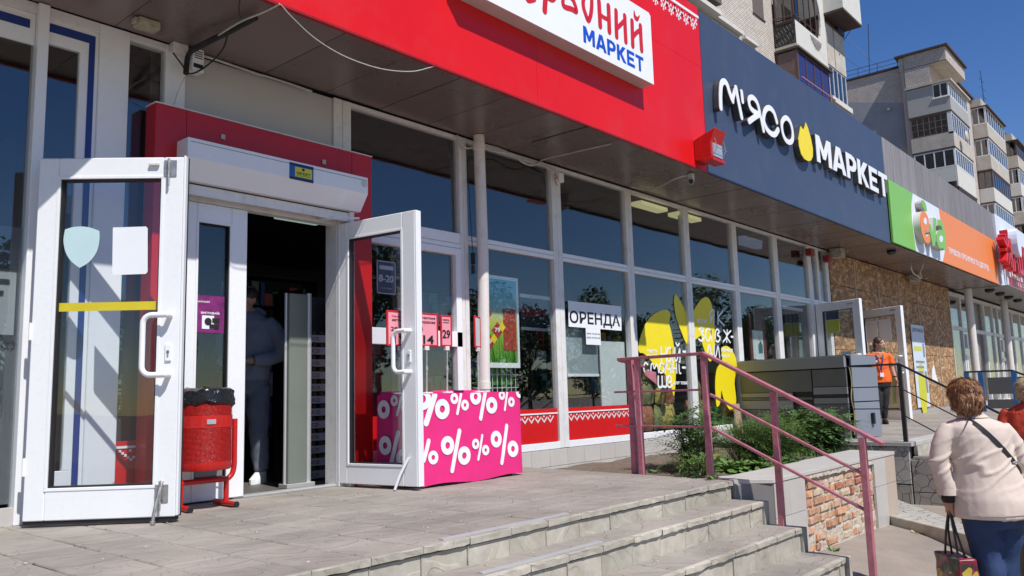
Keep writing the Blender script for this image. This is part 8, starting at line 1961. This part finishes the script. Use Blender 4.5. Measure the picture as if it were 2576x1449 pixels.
tr2 = MB(); tr2.loft([ell((0, 0, .80), .165, .115), ell((0, 0, .70), .178, .125), ell((.0, 0, .62), .16, .115)]); limb(tr2, [(-.075, 0, .70), (-.055, .03, .42), (-.02, .0, .09)], [.092, .062, .045]); limb(tr2, [(.085, 0, .70), (.055, .04, .42), (.10, .02, .09)], [.092, .062, .045])
remeshed(tr2, 'trousers', mat('black_trousers', (.016, .016, .018), .8), w2, .011, 4, .006, 10)
sh_ = MB()
for (x, y) in ((-.02, .03), (.10, .05)): sh_.loft([ell((x, y, .0), .045, .12), ell((x, y, .035), .046, .12), ell((x, y-.03, .08), .038, .07)])
sh_.build('shoes', M_black, w2, smooth=True)
M_hairB = hair_mat('dark_brown_hair', (.018, .010, .008), (.075, .040, .028))
h2 = MB(); c2 = at2((0, -.02, .035)); h2.sphere(c2, (.082, .095, .080), 18, 12); c3 = at2((0, -.075, -.02)); h2.sphere(c3, (.055, .05, .07), 14, 10); c4 = at2((0, -.085, -.11)); h2.sphere(c4, (.038, .036, .10), 12, 8)
ho = remeshed(h2, 'hair', M_hairB, w2, .009, 3, .004, 20)
wt = MB().tube([(-.228+.028*math.cos(t*.785), .062+.028*math.sin(t*.785), .80) for t in range(8)], .010, 6, closed=True); wt.build('wristwatch', M_black, w2)

# ---- woman in red at the right edge -----------------------------------------------------------------
w3p = Vector((8.86, -3.95, 0)); fa3 = math.atan2(EYE.y-w3p.y, EYE.x-w3p.x)
w3_ = empty('person', (w3p.x, w3p.y, -.90), fa3-math.pi/2, 'blond woman in a red top and glasses cut off by the right edge', 'person')
hb = MB(); at3 = head(hb, (0, .02, 1.475), (.12, 1, -.12), .97); limb(hb, [(0, 0, 1.42), (0, 0, 1.33)], [.05, .06]); limb(hb, [(0, 0, 1.3), (0, 0, 1.0), (0, 0, .85)], [.1, .11, .13])
limb(hb, [(.18, 0, 1.25), (.23, .02, 1.02), (.10, .17, .98)], [.05, .04, .026]); hand(hb, (.10, .17, .98), (-1, .2, .1), (0, -1, 0), .95, .5); limb(hb, [(-.18, 0, 1.25), (-.23, .02, 1.02), (-.08, .19, 1.02)], [.05, .04, .026]); hand(hb, (-.08, .19, 1.02), (1, .2, .1), (0, -1, 0), .95, .5)
limb(hb, [(-.08, 0, .82), (-.08, .02, .45), (-.08, 0, .06)], [.085, .058, .038]); limb(hb, [(.08, 0, .82), (.08, .02, .45), (.08, 0, .06)], [.085, .058, .038])
remeshed(hb, 'body', M_skin2, w3_, .008, 3); face_bits(at3, w3_, .97, (.12, .08, .05), (.45, .10, .10))
rt = MB(); rt.loft([ell((0, 0, 1.37), .058, .056), ell((0, 0, 1.33), .12, .09), ell((0, 0, 1.28), .20, .12), ell((0, 0, 1.12), .20, .145), ell((0, 0, .95), .20, .15), ell((0, 0, .80), .225, .165), ell((0, 0, .66), .23, .17)])
limb(rt, [(.15, 0, 1.28), (.215, .0, 1.18), (.245, .03, 1.02), (.16, .15, .98)], [.07, .068, .058, .045]); limb(rt, [(-.15, 0, 1.28), (-.215, .0, 1.18), (-.245, .03, 1.02), (-.14, .17, 1.02)], [.07, .068, .058, .045])
remeshed(rt, 'red_top', mat('brick_red_knit', (.46, .045, .02), .8, var=.08), w3_, .011, 4, .016, 8)
sk = MB(); limb(sk, [(-.09, 0, .76), (-.085, .02, .45), (-.085, 0, .05)], [.11, .09, .08]); limb(sk, [(.09, 0, .76), (.085, .02, .45), (.085, 0, .05)], [.11, .09, .08]); remeshed(sk, 'trousers', mat('dark_red_trousers', (.20, .02, .02), .8), w3_, .012, 4, .006, 9)
M_hairC = hair_mat('blond_hair', (.30, .20, .10), (.66, .52, .32))
h3 = MB(); h3.sphere(at3((0, -.02, .035)), (.098, .10, .088), 20, 14); h3.sphere(at3((-.06, -.015, -.025)), (.040, .065, .075), 14, 10); h3.sphere(at3((.06, -.015, -.025)), (.040, .065, .075), 14, 10); h3.sphere(at3((0, -.06, -.02)), (.08, .05, .08), 14, 10)
ho3 = remeshed(h3, 'hair', M_hairC, w3_, .008, 3, .006, 20)
hair_cards(w3_, ho3, M_hairC, 3000, .05, lambda c: Vector(((c.x)*.8, -.2, -.8)), 6, .003, .15)
gm = MB()
for x in (-.030, .030):
    c = at3((x, .098, -.004)); gm.tube([c+Vector((.019*math.cos(t*.628), 0, .014*math.sin(t*.628))) for t in range(10)], .0022, 5, closed=True)
gm.tube([at3((-.012, .10, .0)), at3((.012, .10, .0))], .002, 5).tube([at3((-.05, .095, .0)), at3((-.076, .0, -.0))], .002, 5).tube([at3((.05, .095, .0)), at3((.076, .0, -.0))], .002, 5); gm.build('glasses', M_black, w3_)
MB().loft([ell((0, 0, 0), .05, .13), ell((0, 0, .03), .05, .13)]).build('shoes', M_black, w3_)

# ---- man in the doorway -----------------------------------------------------------------------------
mp_ = W(622, 1200, 1.0); mp_.z = 0.0
fam = math.atan2(EYE.y-mp_.y, EYE.x-mp_.x)-.45
mn = empty('person', (mp_.x, mp_.y, -.01), fam-math.pi/2, 'man in a grey blue hooded sweatshirt standing in the dark doorway', 'person')
hb = MB(); atm = head(hb, (-.0, .03, 1.555), (.35, .9, -.25), 1.0); limb(hb, [(0, 0, 1.48), (0, 0, 1.40)], [.055, .065]); limb(hb, [(0, 0, 1.36), (0, 0, 1.05), (0, 0, .90)], [.11, .11, .12])
limb(hb, [(-.19, 0, 1.34), (-.26, -.02, 1.08), (-.08, .20, 1.02)], [.052, .042, .028]); hand(hb, (-.08, .20, 1.02), (1, .25, -.1), (0, -.3, 1), 1.0, .5)
limb(hb, [(.19, 0, 1.34), (.25, -.02, 1.08), (.12, .20, 1.03)], [.052, .042, .028]); hand(hb, (.12, .20, 1.03), (-1, .25, -.1), (0, -.3, 1), 1.0, .5)
limb(hb, [(-.09, 0, .88), (-.10, .02, .48), (-.12, 0, .07)], [.085, .06, .04]); limb(hb, [(.09, 0, .88), (.10, .02, .48), (.11, 0, .07)], [.085, .06, .04])
remeshed(hb, 'body', M_skin, mn, .009, 3); face_bits(atm, mn, 1.0)
M_hood = mat('grey_blue_fleece', (.22, .25, .32), .9, var=.08)
hd = MB(); hd.loft([ell((0, 0, 1.46), .07, .07), ell((0, 0, 1.42), .13, .10), ell((0, 0, 1.36), .205, .125), ell((0, 0, 1.20), .205, .145), ell((0, 0, 1.05), .19, .140), ell((0, 0, .92), .195, .145), ell((0, 0, .86), .185, .135)])
limb(hd, [(-.16, 0, 1.36), (-.235, -.01, 1.26), (-.275, -.02, 1.08), (-.12, .17, 1.02)], [.078, .074, .066, .050]); limb(hd, [(.16, 0, 1.36), (.235, -.01, 1.26), (.265, -.02, 1.08), (.15, .17, 1.03)], [.078, .074, .066, .050])
hd.sphere((0, -.08, 1.43), (.12, .07, .07), 14, 10)
remeshed(hd, 'sweatshirt', M_hood, mn, .012, 4, .014, 8)
tj = MB(); tj.loft([ell((0, 0, .92), .17, .125), ell((0, 0, .80), .18, .135), ell((0, 0, .74), .16, .12)]); limb(tj, [(-.09, 0, .80), (-.105, .02, .46), (-.12, 0, .10)], [.105, .085, .06]); limb(tj, [(.09, 0, .80), (.105, .02, .46), (.11, 0, .10)], [.105, .085, .06])
remeshed(tj, 'joggers', mat('slate_joggers', (.16, .18, .235), .9, var=.08), mn, .012, 4, .012, 8)
ts = MB()
for x in (-.12, .11): ts.loft([ell((x, .05, .0), .048, .13), ell((x, .05, .04), .049, .13), ell((x, .0, .09), .042, .07)])
ts.build('trainers', M_white_clean, mn, smooth=True)
h4 = MB(); h4.sphere(atm((0, -.018, .035)), (.080, .094, .078), 18, 12); remeshed(h4, 'hair', M_hairB, mn, .009, 2, .003, 20)
